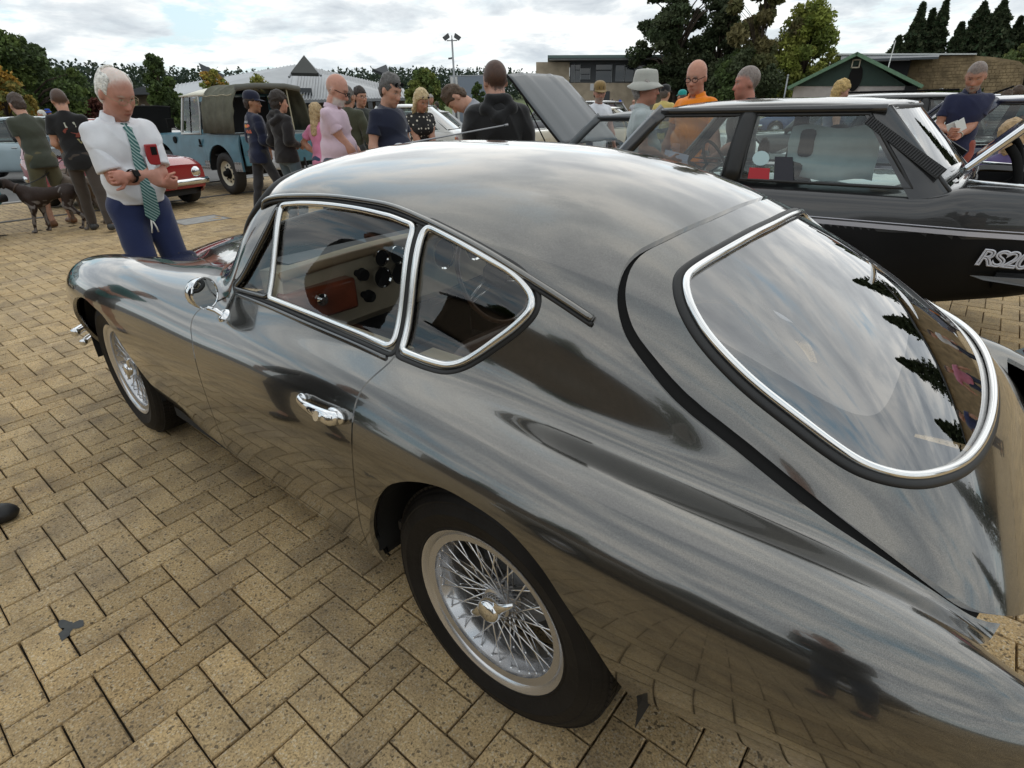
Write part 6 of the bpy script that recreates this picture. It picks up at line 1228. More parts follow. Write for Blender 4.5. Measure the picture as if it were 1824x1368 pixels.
def gcar(label, pos, rotz, paint, wb=2.4, fo=.72, ro=.85, W=1.58, Hh=1.39, sill=.24, belt=.90, hood=.84, nose=.70, deck=.90, tailz=.78, cowl=1.62, rf=1.22, rr=.10, rs=-.45, r=.30, ins=.08, ri=.20, pillars=(.55,), estate=False, glass=None, rim=None, lower=None, split=None, bumper=None, name='parked_car', cat='car', group=None, bonnet_open=0, boot_open=0, rev=0.0, plate=None, plate_txt=None, roofm=None, cabin=True, shoulder=.0):
    glass = glass or DGLASS; rim = rim or mat('rim_grey', (.45, .45, .46), .3, .8); bumper = bumper or CHROME
    car = thing(name, label, cat, pos, rotz, group); hw = W/2; n = 110; X = np.linspace(-ro, wb+fo, n)
    def prof(keys): k = np.array(keys, float); o = np.interp(X, k[:, 0], k[:, 1]); 
    def smooth(v, it=4):
        for _ in range(it): v = np.r_[v[0], (v[:-2]+2*v[1:-1]+v[2:])/4, v[-1]]
        return v
    ztop = smooth(np.interp(X, [-ro, -ro+.06, rs-.02, rs+.05, cowl-.05, cowl+.05, wb+fo-.25, wb+fo], [tailz, deck-.01, deck, belt, belt, hood+.03, (hood+nose)/2+.03, nose]))
    zbot = smooth(np.interp(X, [-ro, -ro+.25, -.4, wb+.4, wb+fo], [sill+.16, sill+.10, sill, sill, sill+.10]))
    wf = smooth(np.interp(X, [-ro, -ro+.05, -ro+.35, .3, wb-.2, wb+fo-.3, wb+fo-.04, wb+fo], [.84, .90, .965, 1, 1, .955, .89, .83]), 3)
    sec = ((.90, 0.0), (.965, .06), (1.0, .30), (1.0, .52), (.992, .74), (.972, .88), (.935, .955), (.86, .99), (.6, 1.012), (.3, 1.025), (0, 1.03))
    su = np.linspace(0, len(sec)-1, 44); sy = np.interp(su, range(len(sec)), [s[0] for s in sec]); sz = np.interp(su, range(len(sec)), [s[1] for s in sec])
    for _ in range(5): sy[1:-1] = (sy[:-2]+2*sy[1:-1]+sy[2:])/4; sz[1:-1] = (sz[:-2]+2*sz[1:-1]+sz[2:])/4
    half = np.stack([X[:, None].repeat(len(sy), 1), hw*wf[:, None]*sy[None], zbot[:, None]+(ztop-zbot)[:, None]*sz[None]], -1)
    # wheel-arch lips swell slightly
    for ax in (0, wb): half[..., 1] += .012*np.exp(-((half[..., 0]-ax)**2+(half[..., 2]-r)**2-(r*1.25)**2)**2/.012)*np.sign(half[..., 1])
    Pm = half[:, ::-1][:, 1:].copy(); Pm[..., 1] *= -1; P = np.concatenate([half, Pm], 1); ni, nk = P.shape[:2]
    gi, gk = np.gradient(P, axis=0), np.gradient(P, axis=1); N = np.cross(gi, gk); N /= np.linalg.norm(N, axis=2, keepdims=True)+1e-12
    if (N[..., 2][:, nk//2]).mean() < 0: N = -N
    idx = np.arange(ni*nk).reshape(ni, nk); a, b, c, d = idx[:-1, :-1].ravel(), idx[1:, :-1].ravel(), idx[1:, 1:].ravel(), idx[:-1, 1:].ravel(); T = np.concatenate([np.c_[a, b, c], np.c_[a, c, d]])
    P, N = P.reshape(-1, 3), N.reshape(-1, 3); fn = np.cross(P[T[:, 1]]-P[T[:, 0]], P[T[:, 2]]-P[T[:, 0]])
    if (fn*N[T[:, 0]]).sum() < 0: T = T[:, ::-1].copy()
    S = Soup(P, N, T)
    for ax in (0, wb): q = S.P; S = S.clip(np.maximum(np.hypot(q[:, 0]-ax, q[:, 2]-r*1.02)-r*1.14, .45-np.abs(q[:, 1])), True)
    if bonnet_open: q = S.P; S = S.clip(-np.minimum(np.minimum(q[:, 0]-cowl-.06, wb+fo-.10-q[:, 0]), np.minimum(hw*.80-np.abs(q[:, 1]), q[:, 2]-.6)), True)
    if boot_open: q = S.P; S = S.clip(-np.minimum(np.minimum(rs-.06-q[:, 0], q[:, 0]+ro-.02), np.minimum(hw*.74-np.abs(q[:, 1]), q[:, 2]-.55)), True)
    Pp, Nn, Tt, nf = S.rim(.03); mats = [paint, lower or paint]; o = mesh_obj('body', Pp, Tt, mats, car, normals=Nn)
    if lower is not None: cz = Pp[Tt][:, :, 2].mean(1); o.data.polygons.foreach_set('material_index', (cz < (split or .6)).astype(np.int32))
    # ends
    for e, nm in ((0, 'rear_panel'), (ni-1, 'front_panel')):
        ring = [tuple(half[e, k]) for k in range(len(sy))]; ring = ring+[(x, -y, z) for x, y, z in ring[::-1]]; m_ = MB(); m_._add(ring, [tuple(range(len(ring)))[::(1 if e else -1)]]); m_.build(nm, (lower or paint), car, smooth=False)
    mb = MB().box(((wb)/2, 0, sill+.05), (wb+.9, W*.62, .12)); mb.build('underbody', INT, car, smooth=False)
    for ax in (0, wb):
        for s in (1, -1): simple_wheel(car, ax, s*(hw-.115), r, .18, rim, s)
    for s in (1, -1):
        for ax in (0, wb): al = MB(); al.lathe([(r*1.2, -.16), (r*1.2, .12)], c=(ax, s*(hw-.20), r), axis='Y', n=24, a0=-.2, a1=math.pi+.2); al.build('wheel_arch_liner', INT, car, smooth=False)
    if cabin:
        zb, zr = belt+.005, Hh; yb, yr = hw-ins, hw-ri
        def side_pt(u, v, s, out=0.0):      # u along the cabin 0 rear .. 1 front at belt/roof, v 0 belt .. 1 roof
            xb = rs+(cowl-rs)*u; xr = rr+(rf-rr)*u; bulge = .03*math.sin(math.pi*v*.8); return Vector((xb+(xr-xb)*v, s*(yb+(yr-yb)*v+bulge+out), zb+(zr-.035-zb)*v))
        # roof skin
        nx, ny = 16, 14; vs = []
        for i in range(nx+1):
            u = i/nx
            for j in range(ny+1):
                t = -1+2*j/ny; e = (1-abs(t)**3.2); x = rr-.03+(rf-rr+.06)*u+(.05*(1-t*t) if u > .5 else -.04*(1-t*t))*abs(2*u-1); z = zr-.045+.045*e+.018*math.sin(math.pi*u)-.02*(abs(2*u-1)**6); vs.append((x, t*(yr+.012), z))
        top = mesh_obj('roof', vs, [(i*(ny+1)+j, (i+1)*(ny+1)+j, (i+1)*(ny+1)+j+1, i*(ny+1)+j+1) for i in range(nx) for j in range(ny)], roofm or paint, car); sd = top.modifiers.new('t', 'SOLIDIFY'); sd.thickness = .03; sd.offset = -1
        for s in (1, -1): MB().tube([side_pt(u, .97, s, .006) for u in np.linspace(0, 1, 14)], .022, 8).build('drip_rail', roofm or paint, car, angle=180)
        cuts = [0.0]+list(pillars)+[1.0]; BLKT = mat('window_rubber', (.014, .014, .014), .45)
        for s in (1, -1):
            for i, u in enumerate(cuts):
                if i == 0: continue
                pw_ = .055 if 0 < i < len(cuts)-1 else .05
                pm = MB(); q = [side_pt(u, v, s, .002) for v in np.linspace(0, 1, 7)]; pm.tube(q, 1.0, 8, flat=(.018, pw_), up=[Vector((0, s, .25))]*7); pm.build('pillar', BLKT if 0 < i < len(cuts)-1 else paint, car, angle=180)
            for i in range(len(cuts)-1):
                u0, u1 = cuts[i]+(.075 if i == 0 else .03), cuts[i+1]-.03; m_ = 10; g = []
                for v in np.linspace(.03, .90, 5): g.append([side_pt(u0+(u1-u0)*w, v, s, -.004) for w in np.linspace(0, 1, m_)])
                vs = [p for row in g for p in row]; po = mesh_obj('side_window', vs, [(a*m_+b, a*m_+b+1, (a+1)*m_+b+1, (a+1)*m_+b) for a in range(4) for b in range(m_-1)], glass, car)
                ring = [g[0][k] for k in range(m_)]+[g[a][-1] for a in range(1, 5)]+[g[4][k] for k in range(m_-2, -1, -1)]+[g[a][0] for a in range(3, 0, -1)]; MB().tube(ring, .011, 6, closed=True).build('window_seal', BLKT, po, angle=180)
        for s in (1, -1):       # rear quarter pillar: a skin wrapping from the last side window to the rear screen
            vs = []; nv = 14; row = 9
            for iv in range(nv+1):
                v = -.10+1.08*iv/nv; vv = max(v, 0); fl_ = .10*max(0, .12-v)
                a_ = side_pt(.095, v, s, .002+fl_*.4); b_ = side_pt(.0, v, s, .0+fl_*.5); xe = rs+(rr-rs)*v; ye = s*(yb-.02+(yr-yb)*v); c_ = Vector((xe-.008-.012, ye*.985, zb+(zr-.03-zb)*v))
                b2 = b_+(b_-a_)*.25+Vector((0, -s*.012, 0))
                for q in range(row): t = q/(row-1); vs.append(a_*(1-t)**2*1.0+b2*2*t*(1-t)+c_*t*t)
            f_ = [(i*row+j, i*row+j+1, (i+1)*row+j+1, (i+1)*row+j) for i in range(nv) for j in range(row-1)]; mesh_obj('rear_pillar', vs, f_ if s < 0 else [t[::-1] for t in f_], paint, car)
        for nm, xb, xr, f in (('windscreen', cowl, rf, 1), ('rear_window', rs, rr, -1)):
            g = []; m_ = 12
            for v in np.linspace(.0, .97, 6):
                row = []
                for w in np.linspace(-1, 1, m_): y = w*((yb-.02)+(yr-yb)*v); bow = f*.07*(1-w*w); row.append(Vector((xb+(xr-xb)*v+bow, y, zb+.0+(zr-.03-zb)*v)))
                g.append(row)
            vs = [p for row in g for p in row]; po = mesh_obj(nm, vs, [(a*m_+b, a*m_+b+1, (a+1)*m_+b+1, (a+1)*m_+b) for a in range(5) for b in range(m_-1)], glass, car)
            ring = [g[0][k] for k in range(m_)]+[g[a][-1] for a in range(1, 6)]+[g[5][k] for k in range(m_-2, -1, -1)]+[g[a][0] for a in range(4, 0, -1)]; MB().tube(ring, .014, 6, closed=True).build('screen_seal', BLKT, po, angle=180)
        cab = MB().box(((rs+cowl)/2, 0, belt-.04), (cowl-rs-.1, W*.84, .02)); cab.build('cabin_deck', INT, car, smooth=False)
        for s in (1, -1):
            for xx in ((.42,) if cowl-rs < 2.3 else (.42, 1.0)):
                x0 = rs+(cowl-rs)*.52; st = MB(); st.hexa([(x0-.12, s*.36-.22, .4), (x0+.05, s*.36-.22, .4), (x0+.05, s*.36+.22, .4), (x0-.12, s*.36+.22, .4), (x0-.30, s*.36-.19, belt+.10), (x0-.2, s*.36-.19, belt+.12), (x0-.2, s*.36+.19, belt+.12), (x0-.30, s*.36+.19, belt+.10)]); st.box((x0-.28, s*.36, belt+.22), (.09, .24, .16)); st.build('seat', INT, car, bevel=.03); break
        sw = MB(); c_ = Vector((cowl-.42, -.34, belt+.02)); ax_ = Vector((-.85, 0, .5)).normalized(); e1 = Vector((0, 1, 0)); e2 = ax_.cross(e1); sw.tube([c_+(e1*math.cos(6.283*k/24)+e2*math.sin(6.283*k/24))*.18 for k in range(24)], .012, 6, closed=True); sw.build('steering_wheel', BLACK, car, angle=180)
    if bumper is not None:
        for e, x0, z in ((1, wb+fo, sill+.20), (-1, -ro, sill+.24)):
            pts = [(x0-e*.16, s_*hw*(.93 if abs(s_) > .99 else .86*abs(s_)), z) for s_ in (-1,)]+[(x0+e*(.03+.04*(1-abs(t))), t*hw*.86, z) for t in np.linspace(-1, 1, 9)]+[(x0-e*.16, hw*.93, z)]
            pts[0] = (x0-e*.16, -hw*.93, z); MB().tube([Vector(p) for p in pts], .05, 8, flat=(1.0, .5), up=(0, 0, 1)).build('bumper', bumper, car, angle=180)
    for s in (1, -1):
        MB().box((-ro-.004, s*hw*.64, tailz-.10), (.02, .26, .11)).build('tail_light', LAMP_RED, car, bevel=.008); MB().box((-ro-.004, s*hw*.80, tailz-.10), (.022, .07, .11)).build('indicator', LAMP_AMB, car, bevel=.006)
        MB().lathe([(0, .02), (.06, .016), (.085, 0), (.09, -.02)], c=(wb+fo+.002, s*hw*.62, nose-.12), axis='X', n=20).build('headlight', CHROME, car)
    if plate: 
        pl = MB().box((-ro-.03, 0, sill+.34), (.012, .50, .11)).build('number_plate', plate, car, smooth=False)
    hd = MB()
    for s in (1, -1): hd.box((rs+(cowl-rs)*(pillars[0]+.03 if pillars else .5), s*(hw*.985), belt-.12), (.13, .03, .025))
    hd.build('door_handle', BLACK if bumper is not CHROME else CHROME, car, bevel=.006)['kind'] = 'stuff'
    if bonnet_open:
        mp = bonnet_open if not isinstance(bonnet_open, bool) else None
    return car
def lid(name, car, hinge, angle, L, W, m, edge=None, bulge=.03, crease=True, thick=.03):
    """a raised bonnet or boot lid; hinge is the middle of its hinge line, local +X leads away from it"""
    nx, ny = 18, 16; vs = []
    for i in range(nx+1):
        u = i/nx
        for j in range(ny+1):
            t = -1+2*j/ny; taper = 1-.08*u**2; ce = .012*math.exp(-((abs(t)-.52)/.05)**2) if crease else 0
            vs.append((u*L-.02*abs(t)**4*L*(u > .9), t*W/2*taper, bulge*(1-abs(t)**2.4)*math.sin(math.pi*(.12+.76*u))+ce-.02*max(0, u-.9)*10*.6))
    o = mesh_obj(name, vs, [(i*(ny+1)+j, (i+1)*(ny+1)+j, (i+1)*(ny+1)+j+1, i*(ny+1)+j+1) for i in range(nx) for j in range(ny)], [m, edge or m], car)
    sd = o.modifiers.new('t', 'SOLIDIFY'); sd.thickness = thick; sd.offset = -1; sd.material_offset = 1; sd.material_offset_rim = 1
    o.location = hinge; o.rotation_euler = angle; return o
def quad_on(name, car, pts, m, parent=None): return mesh_obj(name, pts, [tuple(range(len(pts)))], m, parent or car, smooth=False)
def text_on(txt, size, mtx, m, parent, name='lettering', outline=0.0, shear=0.0, bold=0.0):
    v, f = text_outline(txt, size, bold, shear)
    if not outline: return mesh_obj(name, [mtx @ Vector((x, y, 0)) for x, y in v], f, m, parent, smooth=False)
    c = bpy.data.curves.new('t', 'FONT'); c.body = txt; c.size = size; c.align_x = 'CENTER'; c.align_y = 'CENTER'; c.shear = shear; c.fill_mode = 'NONE'; c.bevel_depth = outline; c.bevel_resolution = 0; c.offset = bold*size; c.space_character = .86
    o = bpy.data.objects.new('t', c); COL.objects.link(o); bpy.context.view_layer.update(); me = o.to_mesh(); v = [mtx @ p.co for p in me.vertices]; f = [tuple(p.vertices) for p in me.polygons]; o.to_mesh_clear(); bpy.data.objects.remove(o)
    return mesh_obj(name, v, f, m, parent, smooth=False)
def build_cars():
    # ---- black two-door saloon beside the coupe
    EB = car_paint('charcoal_black', (.022, .022, .023), .25, .32); EL = mat('paint_satin_black', (.0025, .0025, .0027), .5, coat=.04, spec=.2)
    ex, ey = .12, -3.145
    e = gcar('black two door saloon with silver stripe and raised boot lid beside the coupe', (ex, ey, 0), 0, EB, wb=2.40, fo=.72, ro=1.06, W=1.57, Hh=1.405, sill=.30, belt=.945, hood=.90, nose=.74, deck=1.0, tailz=.93, cowl=1.48, rf=1.10, rr=-.20, rs=-.60, r=.30, ins=.085, ri=.21, pillars=(.555,), glass=glass_mat('saloon_glass', (.70, .78, .76)), lower=EL, split=.745, bumper=EL, boot_open=1)
    hw = .785
    SIL = mat('stripe_silver', (.50, .50, .55), .35, .3); IN = mat('stripe_blue', (.10, .11, .20), .4)
    for z0, z1, m in ((.752, .776, SIL), (.786, .790, SIL)):
        V = []; xs = np.linspace(-.98, 2.3, 40)
        def yw(x): return hw*np.interp(x, [-1.06, -1.01, -.71, .3, 2.2, 2.82], [.84, .90, .965, 1, 1, .955])*.996+.006
        for x in xs: V += [(x, yw(x), z0), (x, yw(x)-.001, z1)]
        mesh_obj('side_stripe', V, [(2*i, 2*i+2, 2*i+3, 2*i+1) for i in range(39)], m, e, smooth=False)
    M_ = Matrix.Translation((-.93, hw*.944+.004+.022, .655)) @ Matrix(((-1, .0, 0, 0), (-.10, 0, 1, 0), (0, 1, 0, 0), (0, 0, 0, 1)))
    M_ = Matrix.Translation((-.955, hw*.935+.030, .655)) @ Matrix.Rotation(math.radians(5), 4, 'Z') @ Matrix(((-1, 0, 0, 0), (0, 0, 1, 0), (0, 1, 0, 0), (0, 0, 0, 1)))
    text_on('RS2000', .115, M_, mat('decal_silver', (.52, .52, .56), .4), e, outline=.0046, shear=.25)
    MB().hexa([(-.80, .762, .555), (-.86, .765, .545), (-1.10, .735, .53), (-1.10, .735, .575), (-.80, .768, .56), (-.86, .800, .55), (-1.12, .775, .535), (-1.12, .775, .578)]).build('quarter_bumper', mat('bumper_grey', (.14, .14, .14), .5), e, smooth=False)
    lidm = lid('boot_lid', e, (-.62, 0, 1.02), (0, math.radians(180+48), 0), .62, 1.16, EB, CHROME, .02, False, .035)
    lidm.rotation_euler = (0, math.radians(-132), 0); lidm.location = (-.63, 0, 1.03)
    for s in (1, -1):
        MB().tube([Vector(q) for q in curve_pts([(-.60, s*.50, .98), (-.70, s*.50, .86), (-.86, s*.50, .92), (-.83, s*.50, 1.10), (-.78, s*.5, 1.17)], 6)], .022, 8).build('boot_hinge', BLACK, e, angle=180)
    bx = MB().box((-.83, 0, .62), (.42, 1.12, .02)); bx.build('boot_floor', INT, e, smooth=False); bs = MB()
    for s in (1, -1): bs.box((-.83, s*.575, .78), (.42, .02, .34))
    bs.box((-.62, 0, .78), (.02, 1.14, .36)); bs.build('boot_lining', INT, e, smooth=False)
    for s in (1, -1): MB().tube([(-.66, s*.60, 1.005), (-1.0, s*.59, .985)], .010, 6).build('boot_gutter', CHROME, e, angle=180)
    # rear quarter air outlet with its fins
    for s in (1, -1):
        vb = MB(); A_, B_ = Vector((-.13, s*.612, 1.30)), Vector((-.545, s*.700, 1.04)); d = (B_-A_); nn = Vector((0, s, .30)).normalized(); w = d.cross(nn).normalized()
        vo = MB(); vo.hexa([A_+w*.022, A_-w*.022, B_-w*.030, B_+w*.030, A_+w*.022+nn*.014, A_-w*.022+nn*.014, B_-w*.030+nn*.014, B_+w*.030+nn*.014]); v_ = vo.build('air_outlet', mat('outlet_black', (.010, .010, .010), .5), e, smooth=False)
        for k in range(34): p = A_+d*((k+.5)/34); vb.box(p+nn*.016, (.0045, .012, .046), rot=Matrix((d.normalized(), nn, w)).transposed())
        f_ = vb.build('fin', mat('fin_black', (.030, .030, .032), .4), v_, smooth=False); f_['kind'] = 'stuff'
    # quarter window stickers and a shirt draped inside
    def onwin(u, v, s=1): xb = -.60+(1.48+.60)*u; xr = -.20+(1.10+.20)*u; yb, yr = hw-.085, hw-.21; zb, zr = .95, 1.405; return Vector((xb+(xr-xb)*v, s*(yb+(yr-yb)*v+.03*math.sin(math.pi*v*.8)+.003), zb+(zr-.035-zb)*v))
    u0 = .555
    def sticker(nm, ua, ub, va, vb_, m): return quad_on(nm, e, [onwin(ua, va), onwin(ub, va), onwin(ub, vb_), onwin(ua, vb_)], m)
    c_ = [onwin(.470+.028*math.cos(a), .33+.10*math.sin(a)) for a in np.linspace(0, 6.283, 16, endpoint=False)]; quad_on('round_sticker', e, c_, mat('sticker_pale', (.45, .60, .62), .4))
    sticker('red_sticker', .502, .438, .04, .20, mat('sticker_red', (.45, .02, .03), .4)); sticker('black_sticker', .425, .368, .04, .36, mat('sticker_black', (.02, .02, .03), .4)); sticker('white_band', .502, .438, .02, .045, PLATE_W)
    sh = MB(); 
    nx = 10; vs = []
    for i in range(nx+1):
        for j in range(nx+1): u, v = i/nx, j/nx; vs.append((.30-.50*u, .45+.02*math.sin(6*u+3*v)+.015*math.sin(11*v), .96+.30*v+.012*math.sin(9*u)))
    mesh_obj('draped_shirt', vs, [(i*(nx+1)+j, (i+1)*(nx+1)+j, (i+1)*(nx+1)+j+1, i*(nx+1)+j+1) for i in range(nx) for j in range(nx)], cloth('pale_cloth', (.50, .58, .60)), e)
    MB().lathe([(0, .03), (.05, .026), (.085, .01), (.088, -.01), (.06, -.03)], c=(.74, -.48, 1.06), axis='X', n=20).build('headrest', BLACK, e)
    # show board leaning under the tail
    bd = thing('display_board', 'dark teal show board leaning under the tail of the black saloon', 'board', (-.93, -2.42, .0)); R_ = Matrix.Rotation(math.radians(-24), 3, 'Z') @ Matrix.Rotation(math.radians(-50), 3, 'Y')
    MB().box(R_ @ Vector((-.18, 0, .16)), (.60, .50, .02), rot=R_).build('board', mat('board_teal', (.006, .030, .036), .25, coat=.5), bd, smooth=False)
    MB().box(R_ @ Vector((-.22, .02, .172)), (.40, .34, .004), rot=R_).build('picture', mat('board_picture', (.16, .27, .32), .2, var=.5, vscale=7, coat=.6), bd, smooth=False); MB().box(R_ @ Vector((.04, -.1, .173)), (.05, .16, .004), rot=R_).build('caption', mat('caption_lime', (.35, .38, .22), .5), bd, smooth=False); MB().box(R_ @ Vector((.09, -.10, .173)), (.04, .10, .004), rot=R_).build('badge', mat('badge_crimson', (.35, .02, .04), .5), bd, smooth=False)
    # ---- grey car with its bonnet raised, beyond the saloon
    GP = car_paint('slate_grey', (.075, .083, .088), .35, .45, .35)
    gx, gy = 1.86, -5.12
    g = gcar('slate grey saloon with its ribbed bonnet raised, beyond the black saloon', (gx, gy, 0), 0, GP, wb=2.45, fo=.76, ro=.95, W=1.62, Hh=1.33, belt=.86, hood=.86, nose=.74, deck=.88, cowl=1.50, rf=1.05, rr=.05, rs=-.40, glass=GLASS, bonnet_open=1, pillars=(.55,), bumper=CHROME)
    b = lid('bonnet', g, (3.40-gx, 0, 1.0), (0, math.radians(-42), 0), 1.17, 1.27, GP, BLACK, .035, True)
    MB().tube([(3.6-gx, .56, .86), (4.02-gx, .57, 1.50)], .008, 6).build('bonnet_stay', BLACK, g)
    MB().box((2.35, 0, .62), (.75, .9, .3)).build('engine', mat('engine_grey', (.10, .10, .10), .5, .5), g, bevel=.04)
    # ---- small red car behind the old man
    RP = car_paint('cherry_red', (.30, .006, .014), .1, .25)
    p = at_height(150, 330, 0); r_ = gcar('small cherry red car behind the elderly man and the man in the printed tee', tuple(Vector(far(86, 12.7))+Vector((.62, -.25, 0))), math.radians(194), RP, wb=2.04, fo=.55, ro=.50, W=1.42, Hh=1.34, sill=.20, belt=.82, hood=.80, nose=.66, deck=.80, tailz=.74, cowl=1.32, rf=.95, rr=-.12, rs=-.36, r=.26, pillars=(.5,), glass=GLASS, rim=mat('rim_white', (.6, .6, .58), .3))
    # ---- white and red rally car beyond the off-roader
    WP = car_paint('rally_white', (.72, .72, .72)); w_ = gcar('white saloon with red roof band and raised bonnet beyond the off-roader\'s nose', (16.4, -4.1, 0), math.radians(176), WP, wb=2.4, fo=.7, ro=.8, W=1.6, Hh=1.32, belt=.86, hood=.82, nose=.7, deck=.86, pillars=(.5,), roofm=car_paint('rally_red', (.45, .02, .02)))
    lid('bonnet', w_, (1.62, 0, .86), (0, math.radians(-48), 0), 1.0, 1.3, WP, BLACK)
    # ---- teal car whose corner shows at the left edge
    TP = car_paint('pale_teal', (.05, .20, .23)); t_ = gcar('pale teal car showing only its dark bumper corner at the left edge', (9.70, .64, 0), math.radians(25), TP, wb=2.3, fo=.6, ro=.75, W=1.55, Hh=1.36, pillars=(.5,), bumper=mat('bumper_black', (.012, .012, .013), .5), plate=mat('plate_black', (.01, .01, .01), .4))
    # ---- dark estate and navy hatchback on the right
    DP = car_paint('graphite', (.035, .037, .040), .3, .3)
    d_ = gcar('graphite estate car with a white poster in its side window, at right', (.55, -10.0, 0), math.radians(4), DP, wb=2.6, fo=.8, ro=.9, W=1.68, Hh=1.46, belt=.95, hood=.92, nose=.76, deck=.95, tailz=.90, cowl=1.75, rf=1.30, rr=-.55, rs=-.80, pillars=(.28, .62), glass=glass_mat('estate_glass', (.45, .52, .52)), estate=True)
    quad_on('window_poster', d_, [(-.10, .775, 1.0), (-.38, .775, 1.0), (-.38, .75, 1.18), (-.10, .75, 1.18)], mat('poster_white', (.7, .72, .72), .5)); text_on('CS', .14, Matrix.Translation((-.24, .785, 1.08)) @ Matrix(((-1, 0, 0, 0), (0, 0, 1, 0), (0, 1, 0, 0), (0, 0, 0, 1))), BLACK, d_)
    rb = MB()
    for s in (1, -1): rb.tube([(-.4, s*.55, 1.50), (1.2, s*.55, 1.50)], .012, 6)
    rb.build('roof_rail', BLACK, d_)
    wi = MB().tube([(-.72, .1, 1.40), (-1.0, .3, 1.52)], .014, 6); wi.build('rear_wiper', BLACK, d_)
    NP = car_paint('midnight_navy', (.018, .022, .05), .2, .25)
    n_ = gcar('navy hatchback with large red tail lamps and its tailgate raised at the right edge', (-1.35, -8.4, 0), math.radians(24), NP, wb=2.5, fo=.8, ro=.75, W=1.66, Hh=1.40, belt=.92, hood=.9, nose=.76, deck=.95, tailz=.92, cowl=1.75, rf=1.3, rr=-.2, rs=-.55, pillars=(.5,))
    lid('tailgate', n_, (-.2, 0, 1.40), (0, math.radians(-160), 0), .9, 1.25, NP, CHROME, .03, False)
    gcar('tan saloon on the near side, mirrored in the coupe\'s flank', (-1.6, 4.15, 0), 0, car_paint('tan', (.12, .10, .07), .2), Hh=1.42, pillars=(.35, .68), rs=-.6, cowl=1.7)
    # ---- rows of cars farther out, each a car of its own
    far_cols = [((.45, .46, .47), 'silver'), ((.03, .07, .20), 'blue'), ((.55, .55, .54), 'white'), ((.02, .02, .022), 'black'), ((.28, .03, .03), 'red'), ((.02, .08, .05), 'green'), ((.33, .42, .46), 'pale blue'), ((.45, .30, .03), 'mustard'), ((.12, .12, .13), 'dark grey'), ((.5, .46, .36), 'cream')]
    spots = [(52, 24, 60, 6, 'left, before the trees'), (84, 19, 40, 6, 'left, behind the man in the printed tee'), (118, 33, 10, 0, 'left, in the far row'), (160, 27, 100, 4, 'left, behind the elderly man'), (262, 26, 20, 2, 'left of the off-roader'), (764, 17, 30, 2, 'between the polka dot woman and the bending man'), (788, 20, 70, 0, 'behind the bending man'), (1020, 25, 15, 8, 'beyond the raised grey bonnet'), (1085, 20, 80, 3, 'beyond the tan cap'), (1108, 16, 20, 9, 'behind the bush hat'), (1500, 30, 10, 1, 'before the green gabled hut'), (1590, 26, 100, 0, 'before the stone wall'), (1655, 33, 20, 8, 'before the long stone wall'), (1700, 38, 80, 5, 'at the far end of the stone wall'), (1620, 40, 10, 7, 'by the hut\'s dark end'), (1445, 36, 60, 9, 'left of the hut'), (1806, 22, 35, 1, 'by the right edge')]
    for i, (px, dd, rot, ci, wh) in enumerate(spots):
        c, nm = far_cols[ci]; p = far(px, dd)
        gcar('distant %s car %s' % (nm, wh), p, math.radians(rot), car_paint('far_'+nm.replace(' ', '_'), c), Hh=1.36+.08*(i % 3), pillars=(.5,) if i % 2 else (.33, .63), group='distant parked cars', rs=-.45-.2*(i % 2))
